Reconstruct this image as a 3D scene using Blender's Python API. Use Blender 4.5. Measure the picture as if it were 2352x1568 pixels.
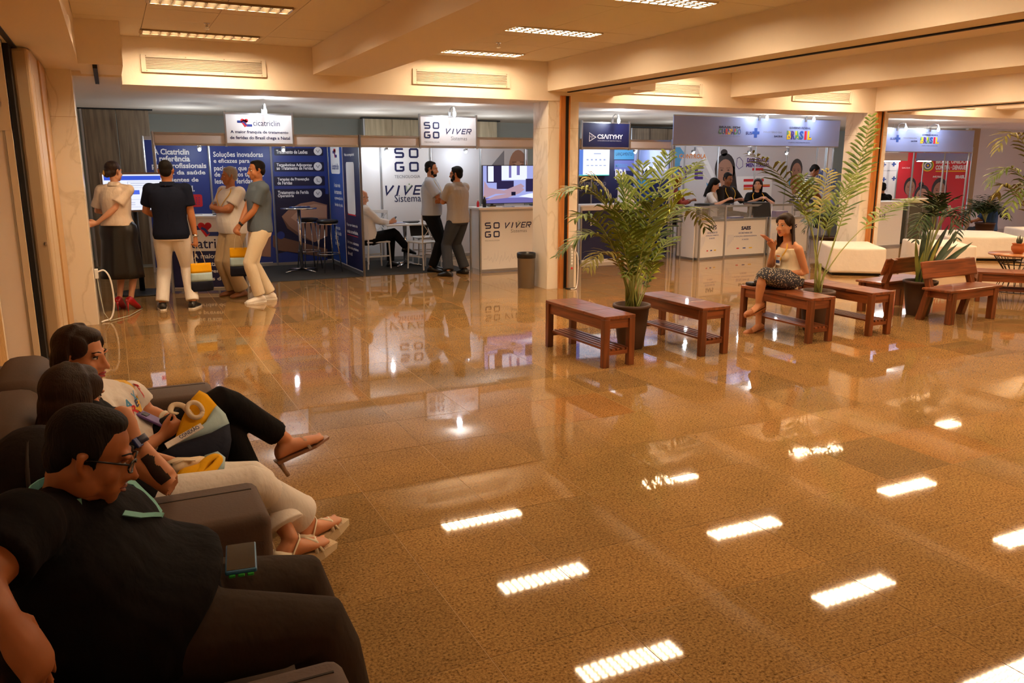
import bpy, bmesh, math, random
from mathutils import Vector, Matrix, Quaternion
PI = math.pi
for o in list(bpy.data.objects):
    bpy.data.objects.remove(o)
SC = bpy.context.scene
COL = SC.collection
RND = random.Random(7)

# ------------------------------------------------------------------ camera, world, exposure
CAM_F, CAM_H = 1858.0, 1.70                     # focal length in pixels of a 2352 px wide frame, eye height
PITCH = math.atan(406 / CAM_F)
YAW = math.atan((1176 - 252) * math.cos(PITCH) / CAM_F)
FW = Vector((math.sin(YAW) * math.cos(PITCH), math.cos(YAW) * math.cos(PITCH), -math.sin(PITCH)))
RT = Vector((math.cos(YAW), -math.sin(YAW), 0))
UP = RT.cross(FW)
EYE = Vector((0, 0, CAM_H))
cam = bpy.data.cameras.new('camera')
cam.sensor_width = 36.0
cam.lens = 36.0 * CAM_F / 2352
cam.clip_start, cam.clip_end = 0.05, 100
camo = bpy.data.objects.new('camera', cam)
COL.objects.link(camo)
m = Matrix((RT, UP, -FW)).transposed().to_4x4()
m.translation = EYE
camo.matrix_world = m
SC.camera = camo
cam.dof.use_dof = False

w = bpy.data.worlds.new('world')
SC.world = w
w.use_nodes = True
w.node_tree.nodes['Background'].inputs[0].default_value = (1.0, 0.60, 0.30, 1)
w.node_tree.nodes['Background'].inputs[1].default_value = 0.05
SC.view_settings.view_transform = 'Standard'
SC.view_settings.look = 'None'
SC.view_settings.exposure = 0.45
SC.view_settings.gamma = 1.0
SC.view_settings.use_curve_mapping = False
try:
    SC.cycles.use_denoising = True
    SC.cycles.max_bounces = 8
    SC.cycles.diffuse_bounces = 5
    SC.cycles.glossy_bounces = 4
    SC.cycles.transmission_bounces = 4
    SC.cycles.sample_clamp_indirect = 6
    SC.cycles.caustics_reflective = False
    SC.cycles.caustics_refractive = False
except Exception:
    pass

FIX_STRENGTH = 66.0
FIX_DIM = 16.0
FIX_COLOR = (1.0, 0.715, 0.43)
SPOT_POWER = 9.0
INNER = 8.0
SPOT_COLOR = (0.86, 0.93, 1.0)


def at_y(px, py, y):
    """point where the sight line of a photo pixel meets the vertical plane at depth y"""
    d = FW * CAM_F + RT * (px - 1176) + UP * (784 - py)
    return EYE + d * (y / d.y)


def at_z(px, py, z=0.0):
    d = FW * CAM_F + RT * (px - 1176) + UP * (784 - py)
    return EYE + d * ((z - CAM_H) / d.z)


# ------------------------------------------------------------------ materials
def lin(c):
    if isinstance(c, str):
        c = tuple(int(c[i:i + 2], 16) / 255 for i in (0, 2, 4))
    return tuple(v / 12.92 if v <= 0.04045 else ((v + 0.055) / 1.055) ** 2.4 for v in c)


MATS = {}


def mat(name, color, rough=0.6, metal=0.0, noise=0.0, nscale=8.0, bump=0.0, bscale=40.0, emit=0.0, spec=0.5,
        stretch=None, alpha=1.0, trans=0.0, sheen=0.0, coat=0.0, ecolor=None):
    if name in MATS:
        return MATS[name]
    mt = bpy.data.materials.new(name)
    mt.use_nodes = True
    nt = mt.node_tree
    b = nt.nodes['Principled BSDF']
    c = lin(color)
    b.inputs['Base Color'].default_value = (*c, 1)
    b.inputs['Roughness'].default_value = rough
    b.inputs['Metallic'].default_value = metal
    b.inputs['Specular IOR Level'].default_value = spec
    b.inputs['Alpha'].default_value = alpha
    b.inputs['Transmission Weight'].default_value = trans
    b.inputs['Sheen Weight'].default_value = sheen
    b.inputs['Coat Weight'].default_value = coat
    if emit:
        b.inputs['Emission Color'].default_value = (*(ecolor or c), 1)
        b.inputs['Emission Strength'].default_value = emit
    if noise or bump:
        tc = nt.nodes.new('ShaderNodeTexCoord')
        mp = nt.nodes.new('ShaderNodeMapping')
        nt.links.new(tc.outputs['Object'], mp.inputs[0])
        if stretch:
            mp.inputs['Scale'].default_value = stretch
    if noise:
        n = nt.nodes.new('ShaderNodeTexNoise')
        n.inputs['Scale'].default_value = nscale
        n.inputs['Detail'].default_value = 5
        nt.links.new(mp.outputs[0], n.inputs[0])
        r = nt.nodes.new('ShaderNodeValToRGB')
        lo = tuple(max(0, v * (1 - noise)) for v in c)
        hi = tuple(min(1, v * (1 + noise)) for v in c)
        r.color_ramp.elements[0].position = 0.3
        r.color_ramp.elements[1].position = 0.7
        r.color_ramp.elements[0].color = (*lo, 1)
        r.color_ramp.elements[1].color = (*hi, 1)
        nt.links.new(n.outputs[0], r.inputs[0])
        nt.links.new(r.outputs[0], b.inputs['Base Color'])
    if bump:
        n2 = nt.nodes.new('ShaderNodeTexNoise')
        n2.inputs['Scale'].default_value = bscale
        n2.inputs['Detail'].default_value = 4
        nt.links.new(mp.outputs[0], n2.inputs[0])
        bp = nt.nodes.new('ShaderNodeBump')
        bp.inputs['Strength'].default_value = bump
        bp.inputs['Distance'].default_value = 0.02
        nt.links.new(n2.outputs[0], bp.inputs['Height'])
        nt.links.new(bp.outputs[0], b.inputs['Normal'])
    MATS[name] = mt
    return mt


def nodes_of(mt):
    return mt.node_tree, mt.node_tree.nodes['Principled BSDF']


def granite():
    mt = mat('granite', 'a5703c', rough=0.035, spec=0.4)
    nt, b = nodes_of(mt)
    geo = nt.nodes.new('ShaderNodeNewGeometry')
    oi = nt.nodes.new('ShaderNodeObjectInfo')
    n1 = nt.nodes.new('ShaderNodeTexNoise'); n1.inputs['Scale'].default_value = 95; n1.inputs['Detail'].default_value = 3
    n1.inputs['Roughness'].default_value = 0.65
    n2 = nt.nodes.new('ShaderNodeTexVoronoi'); n2.inputs['Scale'].default_value = 130
    n3 = nt.nodes.new('ShaderNodeTexNoise'); n3.inputs['Scale'].default_value = 2.2
    for n in (n1, n2, n3):
        nt.links.new(geo.outputs['Position'], n.inputs[0])
    r1 = nt.nodes.new('ShaderNodeValToRGB')
    e = r1.color_ramp.elements
    e[0].position, e[0].color = 0.30, (*lin('523e28'), 1)
    e[1].position, e[1].color = 0.45, (*lin('98774b'), 1)
    x = e.new(0.58); x.color = (*lin('ad8a58'), 1)
    x = e.new(0.75); x.color = (*lin('c3a170'), 1)
    nt.links.new(n1.outputs[0], r1.inputs[0])
    r2 = nt.nodes.new('ShaderNodeValToRGB')
    e = r2.color_ramp.elements
    e[0].position, e[0].color = 0.0, (0.62, 0.58, 0.54, 1)
    e[1].position, e[1].color = 0.18, (1, 1, 1, 1)
    sx = nt.nodes.new('ShaderNodeSeparateColor')
    nt.links.new(n2.outputs['Color'], sx.inputs[0])
    nt.links.new(sx.outputs[0], r2.inputs[0])
    mu = nt.nodes.new('ShaderNodeMix'); mu.data_type = 'RGBA'; mu.blend_type = 'MULTIPLY'; mu.inputs[0].default_value = 1
    nt.links.new(r1.outputs[0], mu.inputs[6]); nt.links.new(r2.outputs[0], mu.inputs[7])
    # tile to tile tone
    r3 = nt.nodes.new('ShaderNodeValToRGB')
    e = r3.color_ramp.elements
    e[0].position, e[0].color = 0.0, (0.70, 0.71, 0.70, 1)
    e[1].position, e[1].color = 1.0, (1.02, 0.84, 0.68, 1)
    x = e.new(0.12); x.color = (0.86, 0.85, 0.82, 1)
    x = e.new(0.5); x.color = (0.94, 0.92, 0.87, 1)
    x = e.new(0.9); x.color = (1.0, 0.96, 0.90, 1)
    nt.links.new(oi.outputs['Random'], r3.inputs[0])
    mu2 = nt.nodes.new('ShaderNodeMix'); mu2.data_type = 'RGBA'; mu2.blend_type = 'MULTIPLY'; mu2.inputs[0].default_value = 1
    nt.links.new(mu.outputs[2], mu2.inputs[6]); nt.links.new(r3.outputs[0], mu2.inputs[7])
    r4 = nt.nodes.new('ShaderNodeMapRange'); r4.inputs[1].default_value = 0.3; r4.inputs[2].default_value = 0.7
    r4.inputs[3].default_value = 0.88; r4.inputs[4].default_value = 1.08
    nt.links.new(n3.outputs[0], r4.inputs[0])
    mu3 = nt.nodes.new('ShaderNodeMix'); mu3.data_type = 'RGBA'; mu3.blend_type = 'MULTIPLY'; mu3.inputs[0].default_value = 1
    nt.links.new(mu2.outputs[2], mu3.inputs[6]); nt.links.new(r4.outputs[0], mu3.inputs[7])
    nt.links.new(mu3.outputs[2], b.inputs['Base Color'])
    # very slight waviness of the polish
    n5 = nt.nodes.new('ShaderNodeTexNoise'); n5.inputs['Scale'].default_value = 5
    nt.links.new(geo.outputs['Position'], n5.inputs[0])
    bp = nt.nodes.new('ShaderNodeBump'); bp.inputs['Strength'].default_value = 0.03; bp.inputs['Distance'].default_value = 0.004
    nt.links.new(n5.outputs[0], bp.inputs['Height']); nt.links.new(bp.outputs[0], b.inputs['Normal'])
    return mt


def marble():
    mt = mat('marble', 'ddd2bf', rough=0.22)
    nt, b = nodes_of(mt)
    geo = nt.nodes.new('ShaderNodeNewGeometry')
    mp = nt.nodes.new('ShaderNodeMapping'); mp.inputs['Rotation'].default_value = (0.6, 0.3, 0.6); mp.inputs['Scale'].default_value = (1.5, 1.5, 0.8)
    nt.links.new(geo.outputs['Position'], mp.inputs[0])
    n = nt.nodes.new('ShaderNodeTexNoise'); n.inputs['Scale'].default_value = 1.5; n.inputs['Detail'].default_value = 9
    n.inputs['Distortion'].default_value = 0.9
    nt.links.new(mp.outputs[0], n.inputs[0])
    r = nt.nodes.new('ShaderNodeValToRGB')
    e = r.color_ramp.elements
    e[0].position, e[0].color = 0.0, (*lin('efe8dc'), 1)
    e[1].position, e[1].color = 1.0, (*lin('f1eadf'), 1)
    x = e.new(0.455); x.color = (*lin('ece4d6'), 1)
    x = e.new(0.485); x.color = (*lin('ddd4c4'), 1)
    x = e.new(0.515); x.color = (*lin('eee6d9'), 1)
    nt.links.new(n.outputs[0], r.inputs[0]); nt.links.new(r.outputs[0], b.inputs['Base Color'])
    return mt


def wood(name, dark, light, rough=0.35, scale=3.0, axis='X', coat=0.2):
    mt = mat(name, light, rough=rough, coat=coat)
    nt, b = nodes_of(mt)
    tc = nt.nodes.new('ShaderNodeTexCoord')
    oi = nt.nodes.new('ShaderNodeObjectInfo')
    mp = nt.nodes.new('ShaderNodeMapping')
    mp.inputs['Scale'].default_value = {'X': (0.6, 9, 9), 'Y': (9, 0.6, 9), 'Z': (9, 9, 0.6)}[axis]
    nt.links.new(tc.outputs['Object'], mp.inputs[0]); nt.links.new(oi.outputs['Random'], mp.inputs['Location'])
    n = nt.nodes.new('ShaderNodeTexNoise'); n.inputs['Scale'].default_value = scale; n.inputs['Detail'].default_value = 7
    n.inputs['Distortion'].default_value = 0.6
    nt.links.new(mp.outputs[0], n.inputs[0])
    r = nt.nodes.new('ShaderNodeValToRGB')
    e = r.color_ramp.elements
    e[0].position, e[0].color = 0.3, (*lin(dark), 1)
    e[1].position, e[1].color = 0.68, (*lin(light), 1)
    nt.links.new(n.outputs[0], r.inputs[0]); nt.links.new(r.outputs[0], b.inputs['Base Color'])
    return mt


# ------------------------------------------------------------------ mesh helpers
class MB:
    """collects shapes and links them as ONE mesh object"""

    def __init__(self):
        self.v, self.f, self.mi = [], [], []
        self.mats = []
        self.cur = 0

    def use(self, m):
        if m not in self.mats:
            self.mats.append(m)
        self.cur = self.mats.index(m)
        return self

    def add(self, vs, fs):
        n = len(self.v)
        self.v += [tuple(p) for p in vs]
        self.f += [tuple(i + n for i in f) for f in fs]
        self.mi += [self.cur] * len(fs)
        return self

    def box(self, x0, y0, z0, x1, y1, z1, M=None):
        vs = [Vector((x, y, z)) for z in (z0, z1) for y in (y0, y1) for x in (x0, x1)]
        if M:
            vs = [M @ p for p in vs]
        return self.add(vs, [(0, 2, 3, 1), (4, 5, 7, 6), (0, 1, 5, 4), (1, 3, 7, 5), (3, 2, 6, 7), (2, 0, 4, 6)])

    def rbox(self, x0, y0, z0, x1, y1, z1, r=0.01, M=None, seg=2):
        bm = bmesh.new()
        bmesh.ops.create_cube(bm, size=1)
        for p in bm.verts:
            p.co = Vector((x0 + (p.co.x + .5) * (x1 - x0), y0 + (p.co.y + .5) * (y1 - y0), z0 + (p.co.z + .5) * (z1 - z0)))
        bmesh.ops.bevel(bm, geom=list(bm.edges), offset=r, segments=seg, affect='EDGES', profile=0.5)
        bm.verts.ensure_lookup_table()
        self.add([M @ p.co if M else p.co.copy() for p in bm.verts], [[q.index for q in f.verts] for f in bm.faces])
        bm.free()
        return self

    def tube(self, pts, radii, n=12, cap='flat', scale2=None, ref=None):
        """loft of circles (or ellipses: scale2 gives the second radius factor) along points"""
        pts = [Vector(p) for p in pts]
        if not isinstance(radii, (list, tuple)):
            radii = [radii] * len(pts)
        if cap == 'round':
            a = (pts[0] - pts[1]).normalized(); b = (pts[-1] - pts[-2]).normalized()
            p0, p1, r0, r1 = pts[0], pts[-1], radii[0], radii[-1]
            ks = (0.35, 0.72, 0.97)
            pts = [p0 + a * r0 * k for k in reversed(ks)] + pts + [p1 + b * r1 * k for k in ks]
            radii = [r0 * math.sqrt(1 - k * k) for k in reversed(ks)] + list(radii) + [r1 * math.sqrt(1 - k * k) for k in ks]
        vs, fs = [], []
        up = Vector(ref) if ref else None
        for i, p in enumerate(pts):
            t = (pts[min(i + 1, len(pts) - 1)] - pts[max(i - 1, 0)])
            t = t.normalized() if t.length > 1e-9 else Vector((0, 0, 1))
            if up is None:
                up = Vector((1, 0, 0)) if abs(t.x) < .8 else Vector((0, 1, 0))
            u = (up - t * up.dot(t)).normalized()
            w_ = t.cross(u)
            if ref is None:
                up = u
            s2 = scale2[i] if isinstance(scale2, (list, tuple)) and i < len(scale2) else (scale2 if isinstance(scale2, (int, float)) else 1)
            for k in range(n):
                a = 2 * PI * k / n
                vs.append(p + u * math.cos(a) * radii[i] + w_ * math.sin(a) * radii[i] * s2)
        for i in range(len(pts) - 1):
            for k in range(n):
                a, b = i * n + k, i * n + (k + 1) % n
                fs.append((a, b, b + n, a + n))
        fs.append(tuple(range(n - 1, -1, -1)))
        fs.append(tuple(range((len(pts) - 1) * n, len(pts) * n)))
        return self.add(vs, fs)

    def ell(self, c, r, R=None, n=14, m=9):
        c = Vector(c)
        vs, fs = [], []
        for i in range(1, m):
            th = PI * i / m
            for k in range(n):
                a = 2 * PI * k / n
                p = Vector((r[0] * math.sin(th) * math.cos(a), r[1] * math.sin(th) * math.sin(a), r[2] * math.cos(th)))
                vs.append(c + (R @ p if R else p))
        t = Vector((0, 0, r[2])); top = len(vs)
        vs.append(c + (R @ t if R else t)); vs.append(c - (R @ t if R else t))
        for i in range(m - 2):
            for k in range(n):
                a, b = i * n + k, i * n + (k + 1) % n
                fs.append((a, a + n, b + n, b))
        for k in range(n):
            fs.append((top, k, (k + 1) % n))
            a = (m - 2) * n
            fs.append((top + 1, a + (k + 1) % n, a + k))
        return self.add(vs, fs)

    def lathe(self, prof, n=24, c=(0, 0, 0), close=True):
        vs, fs = [], []
        for r, z in prof:
            for k in range(n):
                a = 2 * PI * k / n
                vs.append((c[0] + r * math.cos(a), c[1] + r * math.sin(a), c[2] + z))
        for i in range(len(prof) - 1):
            for k in range(n):
                a, b = i * n + k, i * n + (k + 1) % n
                fs.append((a, b, b + n, a + n))
        if close:
            fs.append(tuple(range(n - 1, -1, -1)))
            fs.append(tuple(range((len(prof) - 1) * n, len(prof) * n)))
        return self.add(vs, fs)

    def rings(self, rings, cap=True):
        """loft of explicit point rings"""
        n = len(rings[0])
        vs = [p for r in rings for p in r]
        fs = []
        for i in range(len(rings) - 1):
            for k in range(n):
                a, b = i * n + k, i * n + (k + 1) % n
                fs.append((a, b, b + n, a + n))
        if cap:
            fs.append(tuple(range(n - 1, -1, -1)))
            fs.append(tuple(range((len(rings) - 1) * n, len(rings) * n)))
        return self.add(vs, fs)

    def prism(self, poly, d0, d1, M):
        """polygon in local XY, from local z=d0 to d1, placed by M"""
        n = len(poly)
        vs = [M @ Vector((x, y, d0)) for x, y in poly] + [M @ Vector((x, y, d1)) for x, y in poly]
        area = sum(poly[i][0] * poly[(i + 1) % n][1] - poly[(i + 1) % n][0] * poly[i][1] for i in range(n))
        a, b = tuple(range(n)), tuple(range(n, 2 * n))
        flip = (area > 0) == (d1 > d0)
        fs = [a[::-1] if flip else a, b if flip else b[::-1]]
        for i in range(n):
            j = (i + 1) % n
            fs.append((i, j, n + j, n + i) if flip else (j, i, n + i, n + j))
        return self.add(vs, fs)

    def mesh(self, name, smooth=False):
        me = bpy.data.meshes.new(name)
        me.from_pydata(self.v, [], self.f)
        for m_ in self.mats:
            me.materials.append(m_)
        if len(self.mats) > 1:
            me.polygons.foreach_set('material_index', self.mi)
        if smooth:
            me.polygons.foreach_set('use_smooth', [True] * len(me.polygons))
        me.update()
        return me

    def build(self, name, material=None, parent=None, smooth=False, loc=None):
        me = self.mesh(name, smooth)
        if material is not None and not self.mats:
            me.materials.append(material)
        return link(name, me, parent, loc)


def crv(pts, n=5):
    """Catmull-Rom smoothing of a point list"""
    P = [Vector(p) for p in pts]
    P = [P[0] * 2 - P[1]] + P + [P[-1] * 2 - P[-2]]
    out = []
    for i in range(1, len(P) - 2):
        a, b, c, d = P[i - 1], P[i], P[i + 1], P[i + 2]
        for k in range(n):
            t = k / n
            out.append(.5 * (2 * b + (c - a) * t + (2 * a - 5 * b + 4 * c - d) * t * t + (3 * b - a - 3 * c + d) * t ** 3))
    return out + [P[-2]]


def link(name, data, parent=None, loc=None):
    o = bpy.data.objects.new(name, data)
    COL.objects.link(o)
    if parent is not None:
        o.parent = parent
        if loc is not None:
            o.location = loc
    elif loc is not None:
        o.location = loc
    return o


def tag(o, label=None, cat=None, group=None, kind=None):
    if label:
        o['label'] = label
    if cat:
        o['category'] = cat
    if group:
        o['group'] = group
    if kind:
        o['kind'] = kind
    return o


def thing(name, label, cat, loc=(0, 0, 0), rz=0, group=None):
    o = bpy.data.objects.new(name, None)
    o.empty_display_size = 0.1
    COL.objects.link(o)
    o.location = loc
    o.rotation_euler = (0, 0, rz)
    return tag(o, label, cat, group)


def struct(name, mb, material):
    o = mb.build(name, material)
    o['kind'] = 'structure'
    return o


def dup(root, loc, rz=None, label=None, group=None):
    r = root.copy(); COL.objects.link(r)
    r.location = loc
    if rz is not None:
        r.rotation_euler = (0, 0, rz)
    if label:
        r['label'] = label
    if group:
        r['group'] = group
    for ch in list(root.children):
        c = ch.copy(); COL.objects.link(c); c.parent = r
        for g in list(ch.children):
            d = g.copy(); COL.objects.link(d); d.parent = c
    return r


# planes to write on: local x = reading direction, local y = up, local z = towards the reader
def plane_front(x, y, z):            # faces -Y
    return Matrix(((1, 0, 0, x), (0, 0, -1, y), (0, 1, 0, z), (0, 0, 0, 1)))


def plane_side(x, y, z):             # faces -X, reads towards -Y
    return Matrix(((0, 0, -1, x), (-1, 0, 0, y), (0, 1, 0, z), (0, 0, 0, 1)))


_tc = {}


def text_shape(body, bold=0.0, shear=0.0):
    """outline faces of a text, normalised to x 0..1 and y 0..1 (bounding box)"""
    key = (body, bold, shear)
    if key in _tc:
        return _tc[key]
    cu = bpy.data.curves.new('t', 'FONT')
    cu.body = body
    cu.size = 1.0
    cu.offset = bold
    cu.shear = shear
    cu.resolution_u = 2
    ob = bpy.data.objects.new('t', cu)
    me = ob.to_mesh()
    vs = [tuple(p.co) for p in me.vertices]
    fs = [tuple(p.vertices) for p in me.polygons]
    ob.to_mesh_clear()
    bpy.data.objects.remove(ob)
    bpy.data.curves.remove(cu)
    x0, x1 = min(p[0] for p in vs), max(p[0] for p in vs)
    y0, y1 = min(p[1] for p in vs), max(p[1] for p in vs)
    vs = [((p[0] - x0) / (x1 - x0), (p[1] - y0) / (y1 - y0)) for p in vs]
    _tc[key] = (vs, fs, (x1 - x0) / (y1 - y0))
    return _tc[key]


def put_text(mb, body, M, x0, x1, y0, y1, bold=0.0, shear=0.0, z=0.002):
    vs, fs, _ = text_shape(body, bold, shear)
    return mb.add([M @ Vector((x0 + a * (x1 - x0), y0 + b * (y1 - y0), z)) for a, b in vs], fs)


def put_rect(mb, M, x0, y0, x1, y1, z=0.0015, r=0.0):
    if r <= 0:
        pts = [(x0, y0), (x1, y0), (x1, y1), (x0, y1)]
    else:
        pts = []
        for cx, cy, a0 in ((x1 - r, y0 + r, -90), (x1 - r, y1 - r, 0), (x0 + r, y1 - r, 90), (x0 + r, y0 + r, 180)):
            for k in range(5):
                a = math.radians(a0 + 90 * k / 4)
                pts.append((cx + r * math.cos(a), cy + r * math.sin(a)))
    return put_poly(mb, M, pts, z)


def put_poly(mb, M, pts, z=0.0015):
    a = sum(pts[i][0] * pts[(i + 1) % len(pts)][1] - pts[(i + 1) % len(pts)][0] * pts[i][1] for i in range(len(pts)))
    if a < 0:
        pts = pts[::-1]
    return mb.add([M @ Vector((x, y, z)) for x, y in pts], [tuple(range(len(pts)))])


def put_disc(mb, M, cx, cy, rx, ry=None, z=0.0015, n=20, a0=0, a1=360):
    ry = ry or rx
    full = abs(a1 - a0) >= 360
    k = n if full else n + 1
    pts = [(cx + rx * math.cos(math.radians(a0 + (a1 - a0) * i / n)), cy + ry * math.sin(math.radians(a0 + (a1 - a0) * i / n))) for i in range(k)]
    if not full:
        pts.append((cx, cy))
    return put_poly(mb, M, pts, z)


def put_ring(mb, M, cx, cy, r0, r1, z=0.0015, n=20):
    vs = []
    for i in range(n):
        a = 2 * PI * i / n
        vs += [M @ Vector((cx + r0 * math.cos(a), cy + r0 * math.sin(a), z)), M @ Vector((cx + r1 * math.cos(a), cy + r1 * math.sin(a), z))]
    return mb.add(vs, [(2 * i, 2 * i + 1, (2 * i + 3) % (2 * n), (2 * i + 2) % (2 * n)) for i in range(n)])


def put_stroke(mb, M, pts, wd, z=0.002):
    """poly-line of constant width with mitred joints"""
    P = [Vector(p) for p in pts]
    L, R_ = [], []
    for i, p in enumerate(P):
        a = (P[i] - P[i - 1]).normalized() if i else (P[1] - P[0]).normalized()
        b = (P[i + 1] - P[i]).normalized() if i < len(P) - 1 else a
        t = (a + b)
        t = t.normalized() if t.length > 1e-6 else a
        nrm = Vector((-t.y, t.x))
        s = wd / 2 / max(0.5, abs(nrm.dot(Vector((-a.y, a.x)))))
        L.append(p + nrm * s); R_.append(p - nrm * s)
    vs = [M @ Vector((q.x, q.y, z)) for q in L + R_]
    n = len(P)
    return mb.add(vs, [(i + n, i + 1 + n, i + 1, i) for i in range(n - 1)])
# ================================================================== THE SETTING
M_WALL = mat('cream_paint', 'f0e4d4', rough=0.75, bump=0.05, bscale=60)
M_CEIL = mat('ceiling_tile', 'ede4d6', rough=0.9, bump=0.25, bscale=160)
M_GRID = mat('ceiling_grid', 'd8cebd', rough=0.6)
M_GRAN = granite()
M_GROUT = mat('floor_joint', 'a98553', rough=0.5)
M_MARB = marble()
M_ALU = mat('aluminium', 'b9bcc0', rough=0.32, metal=0.9)
M_WHITE = mat('white_panel', 'efeef0', rough=0.45)
M_DARK = mat('dark_gap', '15120f', rough=0.7)
M_BLACK = mat('black_plastic', '17171a', rough=0.4)
M_CHROME = mat('chrome', 'd8d8da', rough=0.12, metal=1.0)
M_ORANGEWOOD = wood('jamb_wood', 'a5622a', 'c9853f', axis='Z')
M_WOODGREY = wood('grey_brown_veneer', '5d4b39', '8f7a60', rough=0.5, axis='Z', scale=2.0, coat=0.0)
M_WOODLIGHT = wood('pale_veneer', 'a08e70', 'cdbd9c', rough=0.5, axis='Z', scale=2.0, coat=0.0)

# ---- floor: slab with tiles laid on it
fl = MB().box(-1.2, -0.6, -0.06, 24, 19, -0.0012)
floor = struct('floor', fl, M_GROUT)
TX, TY, X0, Y0 = 0.533, 0.549, -0.02, 6.17
tile_me = MB().box(-TX / 2 + .002, -TY / 2 + .002, -0.012, TX / 2 - .002, TY / 2 - .002, 0).mesh('tile')
tile_me.materials.append(M_GRAN)
cand = []
for i in range(-3, 46):
    for j in range(-13, 24):
        cx, cy = X0 + (i + .5) * TX, Y0 + (j + .5) * TY
        if cx < -1.2 or cy < -0.6 or cx > 24 or cy > 19:
            continue
        v = Vector((cx, cy, 0)) - EYE
        d = v.dot(FW)
        vis = False
        if d > 0.3:
            px, py = 1176 + CAM_F * v.dot(RT) / d, 784 - CAM_F * v.dot(UP) / d
            vis = -160 < px < 2500 and 380 < py < 1720
        cand.append((0 if vis else 1, v.length, cx, cy))
cand.sort()
far_t = MB().use(M_GRAN)
n_t = 0
for hid, d, cx, cy in cand:
    # tiles under the sofas are hidden and go with the rest
    if hid == 0 and n_t < 300 and not (cx < 0.2 and cy < 4.0):
        t = link('tile', tile_me, floor, (cx, cy, 0))
        t.rotation_euler = (RND.gauss(0, .0009), RND.gauss(0, .0009), 0)
        n_t += 1
    else:
        a, b = RND.gauss(0, .0009), RND.gauss(0, .0009)
        hx, hy = TX / 2 - .002, TY / 2 - .002
        vs = [(cx + sx * hx, cy + sy * hy, sx * hx * a + sy * hy * b) for sx, sy in ((-1, -1), (1, -1), (1, 1), (-1, 1))]
        far_t.add(vs, [(0, 1, 2, 3)])
tag(far_t.build('far_tiles', None, floor), kind='stuff')

# ---- suspended ceilings between the beams
ZC = 3.02
BAYS = [(-0.18, 2.22), (2.87, 5.31), (5.96, 8.40), (9.05, 11.45), (12.10, 14.54), (15.2, 17.6), (18.25, 20.7)]
slab = MB().box(-1.4, -0.8, ZC + .06, 24, 19, ZC + .2)
ceiling = struct('ceiling', slab, M_CEIL)
n_c = 0
ct_cache = {}
for bi, (bx0, bx1) in enumerate(BAYS):
    xs = [bx0 - 0.02 + 0.605 * k for k in range(5)] + [bx1]
    xs = [x for x in xs if x <= bx1 - .02] + [bx1]
    ys = [9.85 - 0.597 * k for k in range(18)]
    stuff = MB().use(M_CEIL)
    for i in range(len(xs) - 1):
        for j in range(len(ys) - 1):
            x0, x1, y0, y1 = max(xs[i], bx0), xs[i + 1], ys[j + 1], ys[j]
            if x1 - x0 < .03:
                continue
            show = (bi in (0, 1) and y0 > 4.0) or (bi in (2, 3, 4) and y0 > 4.5)
            if show:
                key = (round(x1 - x0, 3), round(y1 - y0, 3))
                if key not in ct_cache:
                    hx, hy = key[0] / 2 - .003, key[1] / 2 - .003
                    me = MB().box(-hx, -hy, 0, hx, hy, .018).mesh('ceiling_tile')
                    me.materials.append(M_CEIL)
                    ct_cache[key] = me
                t = link('ceiling_tile', ct_cache[key], ceiling, ((x0 + x1) / 2, (y0 + y1) / 2, ZC + RND.uniform(0, .0015)))
                t.rotation_euler = (RND.gauss(0, .0012), RND.gauss(0, .0012), 0)
                n_c += 1
            else:
                stuff.box(x0 + .003, y0 + .003, ZC, x1 - .003, y1 - .003, ZC + .018)
    if stuff.f:
        tag(stuff.build('hidden_ceiling_tiles', None, ceiling), kind='stuff')
    g = MB()
    for x in xs[:-1]:
        g.box(x - .012, ys[-1], ZC + .012, x + .012, ys[0], ZC + .03)
    for y in ys:
        g.box(bx0, y - .012, ZC + .012, bx1, y + .012, ZC + .03)
    g.build('ceiling_grid', M_GRID, ceiling)

# ---- beams
for nm, (x0, x1, z) in zip(('trim_1', 'trim_2', 'trim_3', 'trim_4', 'trim_5', 'trim_6', 'trim_21', 'trim_22'),
                           ((-0.90, -0.18, 2.65), (2.22, 2.87, 2.72), (5.31, 5.96, 2.65), (8.40, 9.05, 2.68), (11.45, 12.10, 2.56), (14.54, 15.2, 2.68), (17.6, 18.25, 2.6), (20.7, 21.35, 2.68))):
    struct(nm, MB().box(x0, -0.8, z, x1, 9.86, 3.1), M_WALL)
# the cross beam that carries the air grilles, with boxed corners beside the columns
struct('trim_7', MB().box(0.2, 9.85, 2.53, 24, 10.75, 3.1), M_WALL)
struct('trim_24', MB().box(-1.38, 9.86, 2.60, 0.2, 10.75, 3.1), M_WALL)
for nm, x0 in (('trim_8', -0.18), ('trim_9', 5.96), ('trim_10', 12.10)):
    struct(nm, MB().box(x0, 8.87, 2.62, x0 + .38, 9.86, 3.1), M_WALL)
# lower ceiling above the booths
struct('trim_11', MB().box(-1.4, 10.74, 2.60, 24, 19, 2.7), M_WALL)
# partition tracks under the beams
for nm, x0, z, y0, y1 in (('trim_12', 5.60, 2.65, -0.5, 9.8), ('trim_13', -0.62, 2.65, 2, 9.3), ('trim_14', 11.7, 2.56, 0, 9.8)):
    struct(nm, MB().box(x0 - .02, y0, z - .012, x0 + .02, y1, z + .01), M_DARK)
struct('trim_15', MB().box(-.06, 8.9, 2.585, -.02, 10.6, 2.625), M_DARK)

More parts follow.
